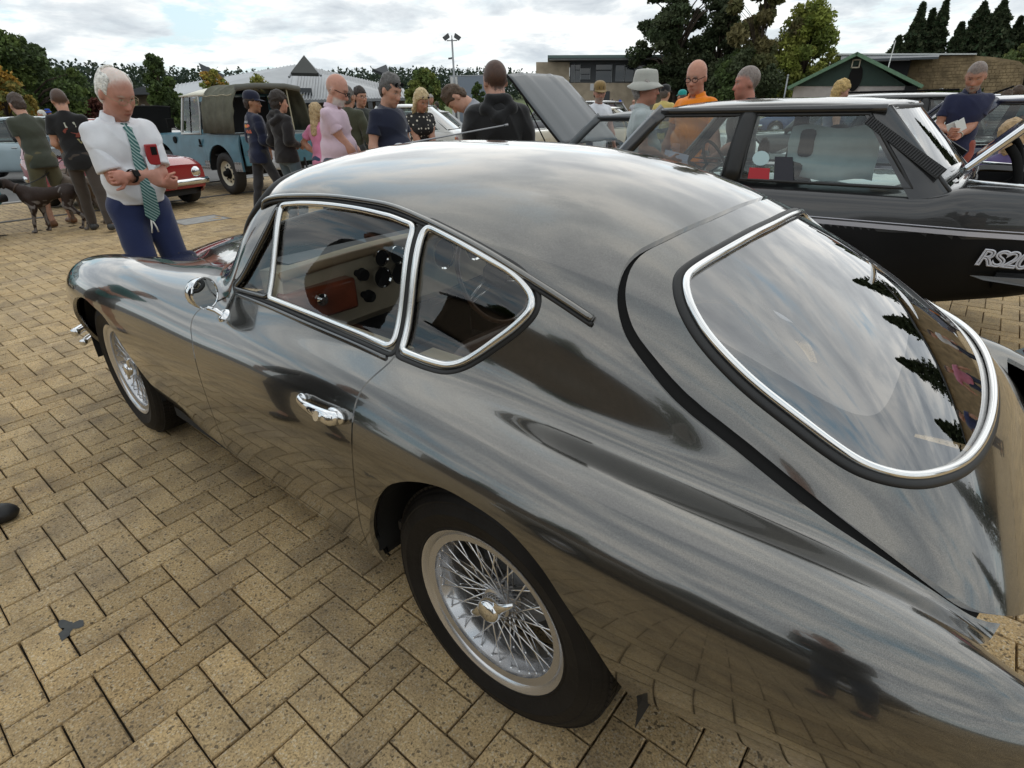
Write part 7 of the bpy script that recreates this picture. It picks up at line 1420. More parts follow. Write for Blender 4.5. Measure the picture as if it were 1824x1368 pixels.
def build_offroader():
    BLU = mat('paint_marine_blue', (.062, .165, .215), .42, coat=.25, var=.22, vscale=4); CRM = mat('paint_cream', (.62, .58, .44), .4, coat=.2, var=.1); WHT = mat('paint_limestone', (.60, .61, .58), .45); CAN = mat('canvas_tilt', (.105, .105, .075), .95, var=.30, vscale=5, bump=.5, bscale=60); CHQ = mat('tread_plate', (.46, .46, .45), .4, .5)
    # local: +X forward, rear axle at x=0, wheelbase 2.235
    P0 = at_height(420, 345, 0); P1 = at_height(328, 334, 0); d = (P1-P0); ang = math.atan2(d.y, d.x)
    t = thing('off_roader', 'old marine blue off-roader with cream roof and wheels and a dark green canvas tilt', 'off-roader', (0, 0, 0), ang)
    c, s_ = math.cos(ang), math.sin(ang); off = Vector((0.0, -.66)); t.location = (P0.x-s_*off.y*1.0+0, P0.y+c*off.y, 0)
    hw = .80
    lo = MB()
    def panel(nm, x0, x1, z0, z1, m, y=hw, th=.03, slope=0.0):
        for s in (1, -1):
            MB().hexa([(x0, s*y, z0), (x1, s*y, z0), (x1, s*(y-th), z0), (x0, s*(y-th), z0), (x0+slope*0, s*(y-.03*(z1 > .9)), z1), (x1, s*(y-.03*(z1 > .9)), z1), (x1, s*(y-th-.03*(z1 > .9)), z1), (x0, s*(y-th-.03*(z1 > .9)), z1)]).build(nm, m, t, smooth=False)
    # sides with round arches: clip a sheet
    def side_sheet(nm, x0, x1, z0, z1, arches, m):
        nx, nz = int((x1-x0)/.03)+2, int((z1-z0)/.03)+2; X, Z = np.meshgrid(np.linspace(x0, x1, nx), np.linspace(z0, z1, nz), indexing='ij'); Y = hw-.05*np.clip((Z-.80)/.25, 0, 1)**2-.012*np.clip((.5-Z)/.2, 0, 1)
        P = np.stack([X, Y, Z], -1).reshape(-1, 3); N = np.tile(np.array((0, 1.0, 0.08)), (len(P), 1)); N /= np.linalg.norm(N, axis=1, keepdims=True); idx = np.arange(nx*nz).reshape(nx, nz); a, b, c_, d_ = idx[:-1, :-1].ravel(), idx[1:, :-1].ravel(), idx[1:, 1:].ravel(), idx[:-1, 1:].ravel(); S = Soup(P, N, np.concatenate([np.c_[a, c_, b], np.c_[a, d_, c_]]))
        for ax, r in arches: q = S.P; S = S.clip(np.maximum(np.abs(q[:, 0]-ax)-.36, q[:, 2]-.86)*0+np.hypot((q[:, 0]-ax), np.maximum(q[:, 2]-.42, 0)*1.0+np.minimum(q[:, 2]-.42, 0)*.15)-r, True)
        for s in (1, -1):
            Pp, Nn, Tt, nf = S.rim(.03); Pp = Pp*np.array((1, s, 1)); Nn = Nn*np.array((1, s, 1)); mesh_obj(nm, Pp, Tt if s > 0 else Tt[:, ::-1], m, t, normals=Nn)
    side_sheet('rear_wing', -.72, .495, .44, 1.06, ((0, .47),), BLU); side_sheet('door', .50, 1.395, .44, 1.06, (), BLU); side_sheet('front_wing', 1.40, 2.78, .50, 1.04, ((2.235, .47),), BLU)
    MB().box((-.10, 0, 1.045), (1.24, 1.50, .03)).build('tub_capping', mat('galvanised', (.34, .36, .37), .4, .6), t, smooth=False)
    MB().hexa([(1.40, -.62, .9), (2.80, -.60, .9), (2.80, .60, .9), (1.40, .62, .9), (1.40, -.62, 1.10), (2.78, -.58, 1.06), (2.78, .58, 1.06), (1.40, .62, 1.10)]).build('bonnet', BLU, t, bevel=.03)
    MB().box((2.09, 0, 1.03), (1.38, 1.50, .012)).build('wing_top', BLU, t, smooth=False); MB().box((2.80, 0, .78), (.04, 1.30, .5)).build('front_panel', BLU, t, smooth=False)
    MB().box((2.93, 0, .56), (.10, 1.56, .12)).build('front_bumper', mat('galvanised', (.34, .36, .37), .4, .6), t, smooth=False)
    # cab
    for s in (1, -1):
        f = MB(); z0, z1 = 1.07, 1.72; y0, y1 = hw-.06, hw-.17
        def q(x, v): return Vector((x, s*(y0+(y1-y0)*v), z0+(z1-z0)*v))
        a, b, c_, d_ = q(.60, 0), q(1.36, 0), q(1.20, 1), q(.60, 1)
        fr = f.tube([a, b, c_, d_], .034, 4, closed=True, flat=(.7, 1.1)).build('door_top', WHT, t, angle=30)
        MB().tube([(a*.48+b*.52), (d_*.45+c_*.55)], .012, 4).build('sliding_channel', BLACK, fr)
        mesh_obj('side_window', [a, b, c_, d_], [(0, 1, 2, 3)], GLASS, fr, smooth=False)
        MB().hexa([(.34, s*(y0+.0), z0), (.60, s*(y0), z0), (.60, s*(y0-.05), z0), (.34, s*(y0-.05), z0), (.34, s*y1, z1), (.60, s*y1, z1), (.60, s*(y1-.05), z1), (.34, s*(y1-.05), z1)]).build('cab_corner', BLU, t, smooth=False)
        ql = [q(.40, .12), q(.54, .12), q(.54, .84), q(.40, .84)]; qq = MB().plate([p+Vector((0, s*.006, 0)) for p in ql][::s], .004).build('quarter_light', DGLASS, t, smooth=False); MB().tube([p+Vector((0, s*.008, 0)) for p in ql], .014, 6, closed=True).build('window_seal', RUBBER, qq, angle=180)
        MB().hexa([(1.36, s*.74, 1.07), (1.42, s*.74, 1.07), (1.42, s*.70, 1.07), (1.36, s*.70, 1.07), (1.20, s*.63, 1.72), (1.26, s*.63, 1.72), (1.26, s*.59, 1.72), (1.20, s*.59, 1.72)]).build('screen_pillar', BLU, t, smooth=False)
    vs = []; nx, ny = 10, 12
    for i in range(nx+1):
        for j in range(ny+1): u, w = i/nx, -1+2*j/ny; vs.append((.32+.98*u, w*.66, 1.735+.13*(1-abs(w)**3)*(1-.9*max(0, u-.45)**2*3.0)))
    o = mesh_obj('roof', vs, [(i*(ny+1)+j, (i+1)*(ny+1)+j, (i+1)*(ny+1)+j+1, i*(ny+1)+j+1) for i in range(nx) for j in range(ny)], CRM, t); sd = o.modifiers.new('t', 'SOLIDIFY'); sd.thickness = .03
    MB().box((.80, 0, 1.728), (1.02, 1.30, .025)).build('roof_gutter', BLU, t, smooth=False)
    MB().plate([(1.40, -.66, 1.12), (1.40, .66, 1.12), (1.25, .58, 1.70), (1.25, -.58, 1.70)], .006).build('windscreen', GLASS, t, smooth=False); MB().box((.33, 0, 1.38), (.03, 1.2, .62)).build('cab_back', INT, t, smooth=False)
    for y in (.35, -.35): MB().box((.62, y, 1.10), (.12, .42, .42)).build('seat', BLACK, t, bevel=.04)
    # canvas tilt over the tub
    vs = []; nx, ny = 26, 34
    for i in range(nx+1):
        u = i/nx; x = .36-1.10*u
        for j in range(ny+1):
            v = -1+2*j/ny; a = v*math.pi/2; yy = math.copysign(abs(math.sin(a))**.42, a)*.80; zz = abs(math.cos(a))**.45
            sag = .022*math.sin(u*math.pi*2.0)**2*(zz > .8); side_ = abs(v) > .55; fold = .016*math.sin(u*41+3*math.sin(v*7))*(1 if side_ else .3)+.012*math.sin(u*17+v*13)
            z = 1.08+.80*zz-sag; vs.append((x, yy*(1-.13*zz)+math.copysign(fold, yy), z+(.012*math.sin(u*23) if zz > .9 else 0)))
    o = mesh_obj('canvas_tilt', vs, [(i*(ny+1)+j, (i+1)*(ny+1)+j, (i+1)*(ny+1)+j+1, i*(ny+1)+j+1) for i in range(nx) for j in range(ny)], CAN, t); sd = o.modifiers.new('t', 'SOLIDIFY'); sd.thickness = .008
    for s in (1, -1): MB().tube([Vector((.36-1.10*u, s*.735, 1.70+.008*math.sin(u*20))) for u in np.linspace(0, 1, 20)], .008, 5).build('tilt_rope', mat('rope_pale', (.40, .37, .26), .9), o, angle=180)
    rr = MB()
    for y in (-.35, .35): rr.tube([(-.76, y, 1.86), (-.80, y, 1.10)], .012, 5)
    rr.build('tilt_strap', mat('rope_pale', (.40, .37, .26), .9), o)['kind'] = 'stuff'
    MB().tube([(-.74, -.64, 1.80), (-.80, -.3, 1.84), (-.80, .3, 1.84), (-.74, .64, 1.80)], .05, 8).build('rolled_flap', mat('flap_grey', (.12, .12, .105), .9), o, angle=180)
    MB().plate([(-.73, -.64, 1.10), (-.73, .64, 1.10), (-.73, .60, 1.76), (-.73, -.60, 1.76)], .01).build('tilt_shadow_panel', INT, t, smooth=False) if False else None
    MB().box((-.73, 0, .78), (.04, 1.46, .50)).build('tailgate', BLU, t, bevel=.012); MB().box((-.10, 0, .70), (1.2, 1.40, .03)).build('tub_floor', INT, t, smooth=False)
    for s in (1, -1):
        MB().tube([(-.755, s*.5, .6), (-.80, s*.5, .28)], .02, 6).build('rear_step_bracket', INT, t); MB().lathe([(0, .02), (.035, .015), (.04, 0)], c=(-.76, s*.68, .75), axis='X', n=14).build('tail_light', LAMP_RED, t)
    # chequer plate along the sill and wing corners
    for s in (1, -1):
        for nm, x0, x1, z0, z1 in (('sill_plate', .45, 1.68, .43, .50), ('corner_plate', .43, .60, .50, .60), ('corner_plate', 1.50, 1.72, .50, .60), ('corner_plate', -.70, -.46, .44, .60)):
            p_ = MB().box(((x0+x1)/2, s*(hw+.004), (z0+z1)/2), (x1-x0, .008, z1-z0)).build(nm, CHQ, t, smooth=False); st = MB(); nn_ = max(3, int((x1-x0)/.035))
            for k in range(nn_):
                for zz in ([z0+.02, z1-.02] if z1-z0 > .08 else [(z0+z1)/2]): st.box((x0+(k+.5)*(x1-x0)/nn_, s*(hw+.009), zz), (.016, .006, .040 if k % 2 else .012))
            st.build('stud', mat('stud_dark', (.10, .10, .10), .5), p_, smooth=False)['kind'] = 'stuff'
        hn = MB().box((.60, s*(hw+.012), .93), (.03, .03, .10)).box((.62, s*(hw+.01), .86), (.10, .02, .03)); hn.build('door_handle', BLACK, t, bevel=.005)
        MB().lathe([(0, .03), (.06, .025), (.07, 0)], c=(1.62, s*(hw-.02), .95), axis='Y', n=16).build('side_vent', BLACK, t)
        for ax in (0, 2.235):
            w = simple_wheel(t, ax, s*(hw-.15), .375, .19, CRM, s, .60, .0); hb = MB(); hb.lathe([(0, .15), (.04, .148), (.055, .13), (.06, .07), (.10, .06), (.10, .05)], axis='Y', n=18)
            for k in range(5): a = 6.283*k/5; hb.tube([(.082*math.cos(a), .05, .082*math.sin(a)), (.082*math.cos(a), .085, .082*math.sin(a))], .011, 6)
            hb.build('hub', BLACK, w); MB().lathe([(.46, -.35), (.46, .0)], c=(ax, s*hw*.98-.0, .42) if s > 0 else (ax, -hw*.98+.35, .42), axis='Y', n=20, a0=0, a1=math.pi).build('wheel_arch_liner', INT, t, smooth=False)
    MB().box((1.1, 0, .50), (3.2, .8, .10)).build('chassis', INT, t, smooth=False); MB().tube([(0, -.6, .375), (0, .6, .375)], .06, 8).tube([(2.235, -.6, .375), (2.235, .6, .375)], .06, 8).build('axle', INT, t)
    MB().box((.02, hw*0, .42), (.2, .25, .22)).build('differential', INT, t, bevel=.03)
    mr = MB().tube([(1.40, .72, 1.12), (1.55, .80, 1.20)], .012, 6).box((1.56, .82, 1.26), (.03, .14, .18)); mr.build('wing_mirror', BLACK, t, bevel=.01)
    return t
build_cars(); build_offroader()
# ---------------------------------------------------------------- buildings, trees and street furniture behind the cars
def leafmat(name, c):
    if 'leaf_'+name in MATS: return MATS['leaf_'+name]
    m = mat('leaf_'+name, c, .75, attr='col', spec=.25); nt = m.node_tree; b = nt.nodes['Principled BSDF']; out = nt.nodes['Material Output']
    tr = nt.nodes.new('ShaderNodeBsdfTranslucent'); mx = nt.nodes.new('ShaderNodeMixShader'); mx.inputs[0].default_value = .28; a = [n for n in nt.nodes if n.type == 'ATTRIBUTE'][0]
    nt.links.new(a.outputs['Color'], tr.inputs[0]); nt.links.new(b.outputs[0], mx.inputs[1]); nt.links.new(tr.outputs[0], mx.inputs[2]); nt.links.new(mx.outputs[0], out.inputs[0]); return m
BARK = mat('bark', (.075, .055, .04), .95, var=.4, vscale=3)
def leaves(name, pts, size, cols, m, parent, rs, flat=.0, droop=0.0, aspect=1.6):
    n = len(pts); a = rs.normal(size=(n, 3)); a[:, 2] *= (1-flat); a /= np.linalg.norm(a, axis=1, keepdims=True)+1e-9; b = rs.normal(size=(n, 3)); b -= a*(a*b).sum(1)[:, None]
    if droop: b = b*(1-droop)+np.array((0, 0, -1.0))*droop; b -= a*(a*b).sum(1)[:, None]
    b /= np.linalg.norm(b, axis=1, keepdims=True)+1e-9; c = np.cross(a, b); s = size*rs.uniform(.6, 1.4, (n, 1))
    V = np.stack([pts-c*s*.5, pts+b*s*aspect*.5-c*s*.15, pts+c*s*.5, pts-b*s*aspect*.5+c*s*.1], 1).reshape(-1, 3); F = np.arange(4*n).reshape(n, 4)
    o = mesh_obj(name, V, F, m, parent, smooth=False); at = o.data.color_attributes.new('col', 'FLOAT_COLOR', 'POINT'); C_ = np.repeat(cols, 4, 0); at.data.foreach_set('color', np.c_[C_, np.ones(len(C_))].ravel().astype(np.float32)); return o
def clump_pts(cl, n, rs, shell=.55):
    w = np.array([c[3]**2 for c in cl]); w = w/w.sum(); k = rs.choice(len(cl), n, p=w); C_ = np.array([c[:3] for c in cl])[k]; r = np.array([c[3] for c in cl])[k]; sq = np.array([c[4] if len(c) > 4 else .8 for c in cl])[k]
    d = rs.normal(size=(n, 3)); d /= np.linalg.norm(d, axis=1, keepdims=True); q = rs.uniform(shell, 1.0, n)**.6; P = C_+d*(r*q)[:, None]*np.c_[np.ones(n), np.ones(n), sq]; return P, k
def broad_tree(label, px, dist, H, wid, cols, seed, n=5200, leaf=.26, trunk=.25, base=.25, kind='round', group=None, droop=0, gaps=.5, name='tree'):
    rs = np.random.RandomState(seed); n = int(n*2.2); leaf = leaf*.62; p = far(px, dist); t = thing(name, label, 'tree', p, 0, group); cl = []
    N_ = {'round': 26, 'column': 22, 'pine': 24, 'birch': 34, 'bush': 16}[kind]
    for i in range(N_):
        u = (i+.5)/N_; a = i*2.399+rs.uniform(-.4, .4)
        if kind in ('round', 'bush'): z = H*(base+(1-base)*(.08+.86*u)); prof = math.sin(math.pi*min(1, .14+.86*u))**.7; rad = wid/2*prof*rs.uniform(.35, .95); r = wid*rs.uniform(.10, .19)
        elif kind == 'column': z = H*(base+(1-base)*(.03+.93*u)); prof = (1-u)**.75*.95+.05; rad = wid/2*prof*rs.uniform(.2, .85); r = wid*(.08+.13*(1-u))*rs.uniform(.7, 1.2)
        elif kind == 'birch': z = H*(base+(1-base)*(.02+.95*u)); prof = (.55+.45*math.sin(math.pi*u))*(1-.55*u**2); rad = wid/2*prof*rs.uniform(.15, .95); r = wid*rs.uniform(.08, .15)
        else: z = H*(base+(1-base)*(.05+.9*u)); prof = .55+.45*math.sin(math.pi*min(1, u*.9+.1)); rad = wid/2*prof*rs.uniform(.25, .98)*(1-.35*u**3); r = wid*rs.uniform(.085, .15)
        cl.append((rad*math.cos(a), rad*math.sin(a), z, r, .55 if kind == 'pine' else .85))
    if kind == 'column': cl.append((0, 0, H*.5, wid*.18, 2.2))
    sub = []
    for c in cl:
        for j in range(5): dv = rs.normal(size=3); dv /= np.linalg.norm(dv); sub.append((c[0]+dv[0]*c[3]*.85, c[1]+dv[1]*c[3]*.85, c[2]+dv[2]*c[3]*.7, c[3]*rs.uniform(.30, .62), c[4]))
    cl = cl+sub
    P, k = clump_pts(cl, n, rs, .15); cc = np.array(cols); base_c = cc[rs.randint(0, len(cc), len(cl))][k]; C_ = base_c*1.75*rs.uniform(.6, 1.4, (n, 1))
    m = leafmat(name, cols[0]); leaves('crown', P, leaf, C_, m, t, rs, droop=droop, aspect=2.2 if droop else 1.5)
    tb = MB(); ht = H*(.82 if kind != 'bush' else .4); pts = [Vector((.02*H*math.sin(3*q+seed)*q, .02*H*math.cos(2*q+seed)*q, ht*q)) for q in np.linspace(0, 1, 7)]; tb.tube(pts, [trunk*(1-.8*q) for q in np.linspace(0, 1, 7)], 8)
    for c in cl[::2]:
        z0 = max(.1, min(.9, (c[2]/H)-.18)); q = Vector((0, 0, ht*z0)); e = Vector(c[:3]); tb.tube([q, (q+e)/2+Vector((0, 0, .06*H)), e], [trunk*.30, trunk*.18, trunk*.06], 5)
    tb.build('trunk', BARK, t, angle=180); return t
def conifer(label, px, dist, H, wid, cols, seed, n=4200, leaf=.28, group=None):
    n = int(n*1.8); leaf *= .72; rs = np.random.RandomState(seed); p = far(px, dist); t = thing('conifer', label, 'tree', p, 0, group)
    u = rs.uniform(0, 1, n)**.75; z = H*(.04+.96*u); tier = .58+.42*np.abs(np.sin(u*27+1.3*np.sin(rs.randint(0, 9)+u*9)+rs.uniform(-.3, .3, n))); a = rs.uniform(0, 6.283, n); lob = 1+.30*np.sin(a*4+u*23+seed)+.20*np.sin(a*7-u*37); r = wid/2*(1-u)**.82*tier*lob*rs.uniform(.30, 1, n)**.5+.05
    P = np.c_[r*np.cos(a), r*np.sin(a), z-.12*r]; C_ = np.array(cols)[rs.randint(0, len(cols), n)]*1.5*rs.uniform(.6, 1.4, (n, 1)); leaves('crown', P, leaf, C_, leafmat('conifer', cols[0]), t, rs, droop=.25, aspect=2.0)
    MB().tube([(0, 0, 0), (0, 0, H*.93)], [.02*H, .004*H], 7).build('trunk', BARK, t, angle=180); return t
def build_trees():
    G1 = [(.045, .065, .022), (.06, .085, .025), (.035, .05, .02)]; G2 = [(.075, .10, .028), (.10, .115, .03), (.055, .08, .025)]; YG = [(.16, .16, .035), (.12, .14, .035), (.20, .17, .04)]; DK = [(.030, .040, .020), (.040, .050, .024), (.050, .060, .030)]; AUT = [(.22, .13, .025), (.16, .12, .03), (.10, .10, .03)]; BIR = [(.085, .085, .035), (.115, .10, .045), (.065, .07, .03)]
    broad_tree('big broad leaved green tree at the far left, behind the yellow shirt', 46, 40, 5.0, 5.6, G1+G2[:1], 1, 9000, .22, .22, .05)
    broad_tree('second broad green tree left of the man in the printed tee, behind the cars', 100, 44, 3.9, 4.6, G1, 2, 5200, .22, .2, .05)
    conifer('dark conifer at the left picture edge, behind the broad leaved tree', -2, 46, 5.6, 3.2, DK, 3)
    broad_tree('yellowing tree low at the left picture edge', 6, 34, 3.3, 2.6, AUT, 4, 3000, .18, .15, .05)
    broad_tree('dark green young tree with twin leading tips, left of the off-roader', 294, 30, 3.75, 2.3, G1, 5, 7000, .15, .12, .06, 'column')
    broad_tree('bushy green shrub beside the twin tipped young tree', 322, 31, 2.3, 1.5, G1, 6, 2600, .14, .1, .05, 'bush')
    broad_tree('round yellow green tree mid field, left of the lamp post', 760, 32, 3.2, 2.4, YG[1:2]+G2, 7, 6000, .15, .12, .08)
    broad_tree('small yellowing tree above the off-roader\'s cab roof', 390, 46, 3.9, 2.4, YG+AUT[:1], 8, 2600, .17, .1, .2)
    broad_tree('small sparse yellow green tree above the canvas tilt', 466, 48, 3.8, 2.4, YG, 9, 1900, .17, .1, .2)
    broad_tree('dark green bush right of the lamp post, before the pale blue block', 852, 48, 3.1, 1.6, G1, 10, 2000, .2, .12, .05, 'bush')
    broad_tree('dark red leaved shrub behind the elderly man\'s shoulder', 166, 42, 2.2, 2.2, [(.06, .018, .018), (.08, .03, .022)], 11, 2400, .16, .1, .05, 'bush')
    broad_tree('tall spreading dark pine behind the bush hat and the orange polo', 1200, 50, 9.7, 8.8, DK+[(.04, .055, .026)], 12, 15000, .24, .30, .22, 'pine')
    broad_tree('lower dark pine crown behind the bald man in orange', 1268, 49, 7.9, 5.0, DK, 13, 8000, .22, .24, .1, 'pine')
    broad_tree('tall weeping birch with thin drooping sprays, right of the dark pine', 1338, 45, 13.0, 5.2, BIR, 14, 17000, .24, .11, .08, 'birch', droop=.55)
    broad_tree('spreading light green willow beside the weeping birch', 1418, 46, 7.0, 5.2, [(.13, .15, .03), (.16, .17, .04), (.10, .125, .03)], 15, 9500, .18, .18, .05, droop=.3)
    broad_tree('dense dark undergrowth tree below the birch', 1310, 44, 4.2, 6.0, DK+G1, 16, 7000, .22, .2, .02, 'bush')
    cg = 'conifers behind the stone wall'
    for i, (px, d_, H, w) in enumerate(((1572, 80, 7.2, 4.6), (1598, 82, 10.2, 4.2), (1618, 84, 9.8, 3.8), (1636, 83, 10.4, 3.8), (1672, 82, 8.2, 3.8), (1700, 84, 10.0, 6.4), (1732, 83, 9.9, 7.2), (1768, 86, 8.6, 3.4), (1792, 84, 9.5, 4.4), (1815, 82, 10.2, 4.6), (1848, 84, 9.4, 5.0), (1502, 95, 5.4, 2.2))):
        nm = ['low pointed conifer at the left end of the clump over the wall', 'left of three tall pointed conifers over the dark slate roof', 'middle of three tall pointed conifers over the dark slate roof', 'right of three tall pointed conifers over the dark slate roof', 'short pointed conifer left of the broad dome shaped pair', 'left of the two broad dome shaped conifers over the stone wall', 'right of the two broad dome shaped conifers over the stone wall', 'thin sparse conifer behind the man in the navy polo', 'taller conifer just right of the sparse one', 'tall dark conifer near the right picture edge', 'conifer cut off by the right picture edge', 'tiny conifer tip above the green gabled hut'][i]
        conifer(nm, px, d_, H, w, DK+[(.03, .05, .022)], 40+i, 4600, .32, cg)
    broad_tree('yellow green bushy tree low at the right edge behind the wall end', 1810, 60, 5.0, 5.0, [(.085, .095, .03), (.06, .08, .028)], 17, 4000, .25, .2, .05)
    # trees behind the car, mirrored in the rear glass
    for i, (x, y, H, w) in enumerate(((-11, -38, 10, 5.5), (-16, -36, 12, 5.5), (-20.5, -33, 9, 5), (-7, -41, 11, 5.5), (-25, -28, 11, 5.5), (-29, -18, 10, 6))):
        t = conifer('conifer behind the photographer\'s right, seen only in the rear window', 0, 10, H, w, DK, 70+i, 3500, .3, 'conifers mirrored in the rear window'); t.location = (x, y, 0)
    for i, (x, y, H, w) in enumerate(((10, 30, 7, 6), (0, 34, 8, 7), (-10, 32, 7, 6), (20, 32, 7, 6), (28, 22, 6, 6))):
        t = broad_tree('broad tree on the near side of the car park, outside the picture', 0, 10, H, w, G1, 80+i, 2500, .35, .25, .05, group='trees on the near side'); t.location = (x, y, 0)
    # the far wooded hill as one mass
    rs = np.random.RandomState(5); n = 90000; az = rs.uniform(0, 1, n); px = -160+az*2200; dist = rs.uniform(190, 260, n)
    top = np.interp(px, [-160, 0, 80, 150, 200, 300, 420, 560, 700, 860, 980, 1200, 1500, 2040], [16, 15, 14, 12.5, 12.2, 11.8, 11, 11, 11.6, 11.2, 9, 7, 6, 6])
    cr = np.abs(np.sin(px*.21+2*np.sin(px*.05)))*1.1+np.abs(np.sin(px*.67))*.7+np.abs(np.sin(px*1.9))*.5; hh = top+cr*.9; z = hh*rs.uniform(.12, 1, n)**.8
    dirs = np.array([list(ray(a, 190)) for a in px]); dirs = dirs/np.hypot(dirs[:, 0], dirs[:, 1])[:, None]; P = np.c_[CAM_P.x+dirs[:, 0]*dist, CAM_P.y+dirs[:, 1]*dist, z]
    tone = np.array([(.030, .044, .030), (.022, .036, .026), (.042, .055, .034)])[rs.randint(0, 3, n)]*1.35*rs.uniform(.7, 1.3, (n, 1)); o = leaves('far_wood', P, .62, tone, leafmat('far', (.03, .04, .03)), None, rs); tag(o, 'dark wooded hill along the horizon on the left', 'woodland', kind='stuff')
    # hill body under the wood
    vs = []; m_ = 60
    for i in range(m_+1):
        a = -160+2200*i/m_; d = ray(a, 190); d = Vector((d.x, d.y)).normalized(); tp = np.interp(a, [-160, 0, 80, 150, 200, 300, 420, 560, 700, 860, 980, 1200, 1500, 2040], [16, 15, 14, 12.5, 12.2, 11.8, 11, 11, 11.6, 11.2, 9, 7, 6, 6])
        for dd, z in ((120, -.06), (185, tp*.30), (265, tp*.72), (420, tp*.6)): vs.append((CAM_P.x+d.x*dd, CAM_P.y+d.y*dd, z))
    h = mesh_obj('hill', vs, [(i*4+j, i*4+j+1, i*4+5+j, i*4+4+j) for i in range(m_) for j in range(3)], mat('hill_grass', (.10, .13, .04), .95, var=.4, vscale=.03)); tag(h, kind='structure')
def local_frame(px, dist):          # origin on the ground plus axes: right across the view, back away from the camera
    p = Vector(far(px, dist)); d = ray(px, 190); b = Vector((d.x, d.y, 0)).normalized(); r = b.cross(Vector((0, 0, 1))).normalized(); return p, r, b
def build_buildings():
    SEAM = mat('zinc_roof', (.30, .31, .32), .45, .35, var=.08, vscale=.6); DKW = mat('slate_cladding', (.055, .06, .065), .6); BRK = mat('far_brick', (.20, .15, .10), .9, var=.25, vscale=2); GLS = mat('far_glazing', (.015, .02, .025), .06, coat=.5); FAS = mat('fascia_green', (.10, .15, .14), .5); WHF = mat('frame_grey', (.35, .37, .38), .5)
    STO = mat('yellow_stone', (.27, .20, .115), .92, var=.3, vscale=2.5, bump=.6, bscale=6)
    # -- A: low hall with a great folded standing seam roof
    D_ = 62.0; p, r, b = local_frame(545, D_); S_ = 997.1/ (D_*.905)      # pixels per metre at that depth, for laying out the front
    hall = thing('sports_hall', 'low hall with a large folded grey standing seam roof and pointed gables behind the off-roader', 'building', p)
    def q(px, z, back=0.0):
        d = ray(px, 190); t = ((p+b*back-CAM_P).dot(b))/Vector((d.x, d.y, 0)).dot(b); w = CAM_P+d*t; return Vector((w.x-p.x, w.y-p.y, z))
    zr = lambda py, px: 1.4+(212.1-.023*px-py)/997.1*D_*.96
    A, B, Cc, E_ = q(300, zr(174, 300)), q(540, zr(121, 540), 10), q(726, zr(160, 726), 4), q(726, zr(166, 726), 0)
    eaL, eaR = q(330, zr(172, 330), -2), q(724, zr(170, 724), -2)
    roofs = []
    def seam_plane(nm, a, b_, c, d, n=26):
        o = MB().plate([a, b_, c, d], .25).build(nm, SEAM, hall, smooth=False)
        nn = (b_-a).cross(d-a).normalized(); nn = nn if nn.z > 0 else -nn; m = MB()
        for k in range(1, n): u = k/n; p0, p1 = a.lerp(b_, u)+nn*.04, d.lerp(c, u)+nn*.04; m.tube([p0, p1], .045, 4)
        s = m.build('standing_seam', SEAM, o, smooth=False); s['kind'] = 'stuff'; return o
    seam_plane('roof', q(306, zr(182, 306), -2), q(520, zr(184, 520), -3), q(543, zr(121, 543), 12), q(312, zr(160, 312), 10), 34)
    seam_plane('roof', q(520, zr(184, 520), -3), q(728, zr(178, 728), -2), q(722, zr(160, 722), 9), q(543, zr(121, 543), 12), 40)
    MB().hexa([q(376, zr(150, 376), 8), q(412, zr(146, 412), 10), q(412, zr(146, 412), 10.3), q(376, zr(150, 376), 8.3), q(372, zr(127, 372), 8), q(410, zr(141, 410), 10), q(410, zr(141, 410), 10.3), q(372, zr(127, 372), 8.3)]).build('roof_fin', DKW, hall, smooth=False)
    MB().plate([q(528, zr(150, 528), -.5), q(556, zr(123, 556), 2), q(576, zr(150, 576), -.5)], .3).build('dormer', mat('dormer_dark', (.05, .052, .048), .8), hall, smooth=False); MB().tube([q(524, zr(152, 524), -.8), q(556, zr(121.5, 556), 1.8), q(580, zr(149, 580), -.8)], .12, 5).build('dormer_verge', SEAM, hall, angle=20)
    MB().plate([q(672, zr(137, 672), 5), q(694, zr(128, 694), 6), q(700, zr(146, 700), 5)], .3).build('roof_fin', DKW, hall, smooth=False)
    MB().hexa([q(330, -.05), q(722, -.05), q(722, -.05, 14), q(330, -.05, 14), q(330, zr(186, 330)), q(722, zr(180, 722)), q(722, zr(180, 722), 14), q(330, zr(186, 330), 14)]).build('wall', BRK, hall, smooth=False)
    MB().hexa([q(480, 1.5, -.3), q(560, 1.5, -.3), q(560, 1.5, 0), q(480, 1.5, 0), q(480, zr(166, 480), -.3), q(560, zr(166, 560), -.3), q(560, zr(166, 560), 0), q(480, zr(166, 480), 0)]).build('porch', DKW, hall, smooth=False)
    for k in range(8): x = 600+14*k; MB().hexa([q(x, 1.0, -.12), q(x+8, 1.0, -.12), q(x+8, 1.0, 0), q(x, 1.0, 0), q(x, 2.3, -.12), q(x+8, 2.3, -.12), q(x+8, 2.3, 0), q(x, 2.3, 0)]).build('window', GLS, hall, smooth=False)
    # canopy to its left
    D_ = 44.0; p, r, b = local_frame(250, D_); can = thing('canopy', 'dark flat canopy on a post behind the elderly man\'s head', 'canopy', p)
    MB().hexa([q(228, zr(180, 228)), q(282, zr(178, 282)), q(300, zr(178, 300), 5), q(240, zr(178, 240), 5), q(228, zr(176.5, 228)), q(266, zr(168, 266)), q(300, zr(168, 300), 5), q(240, zr(174, 240), 5)]).build('roof', DKW, can, smooth=False); MB().hexa([q(246, -.05, 1.5), q(268, -.05, 1.5), q(268, -.05, 5), q(246, -.05, 5), q(246, zr(178, 246), 1.5), q(268, zr(178, 268), 1.5), q(268, zr(178, 268), 5), q(246, zr(178, 246), 5)]).build('wall', BRK, can, smooth=False)
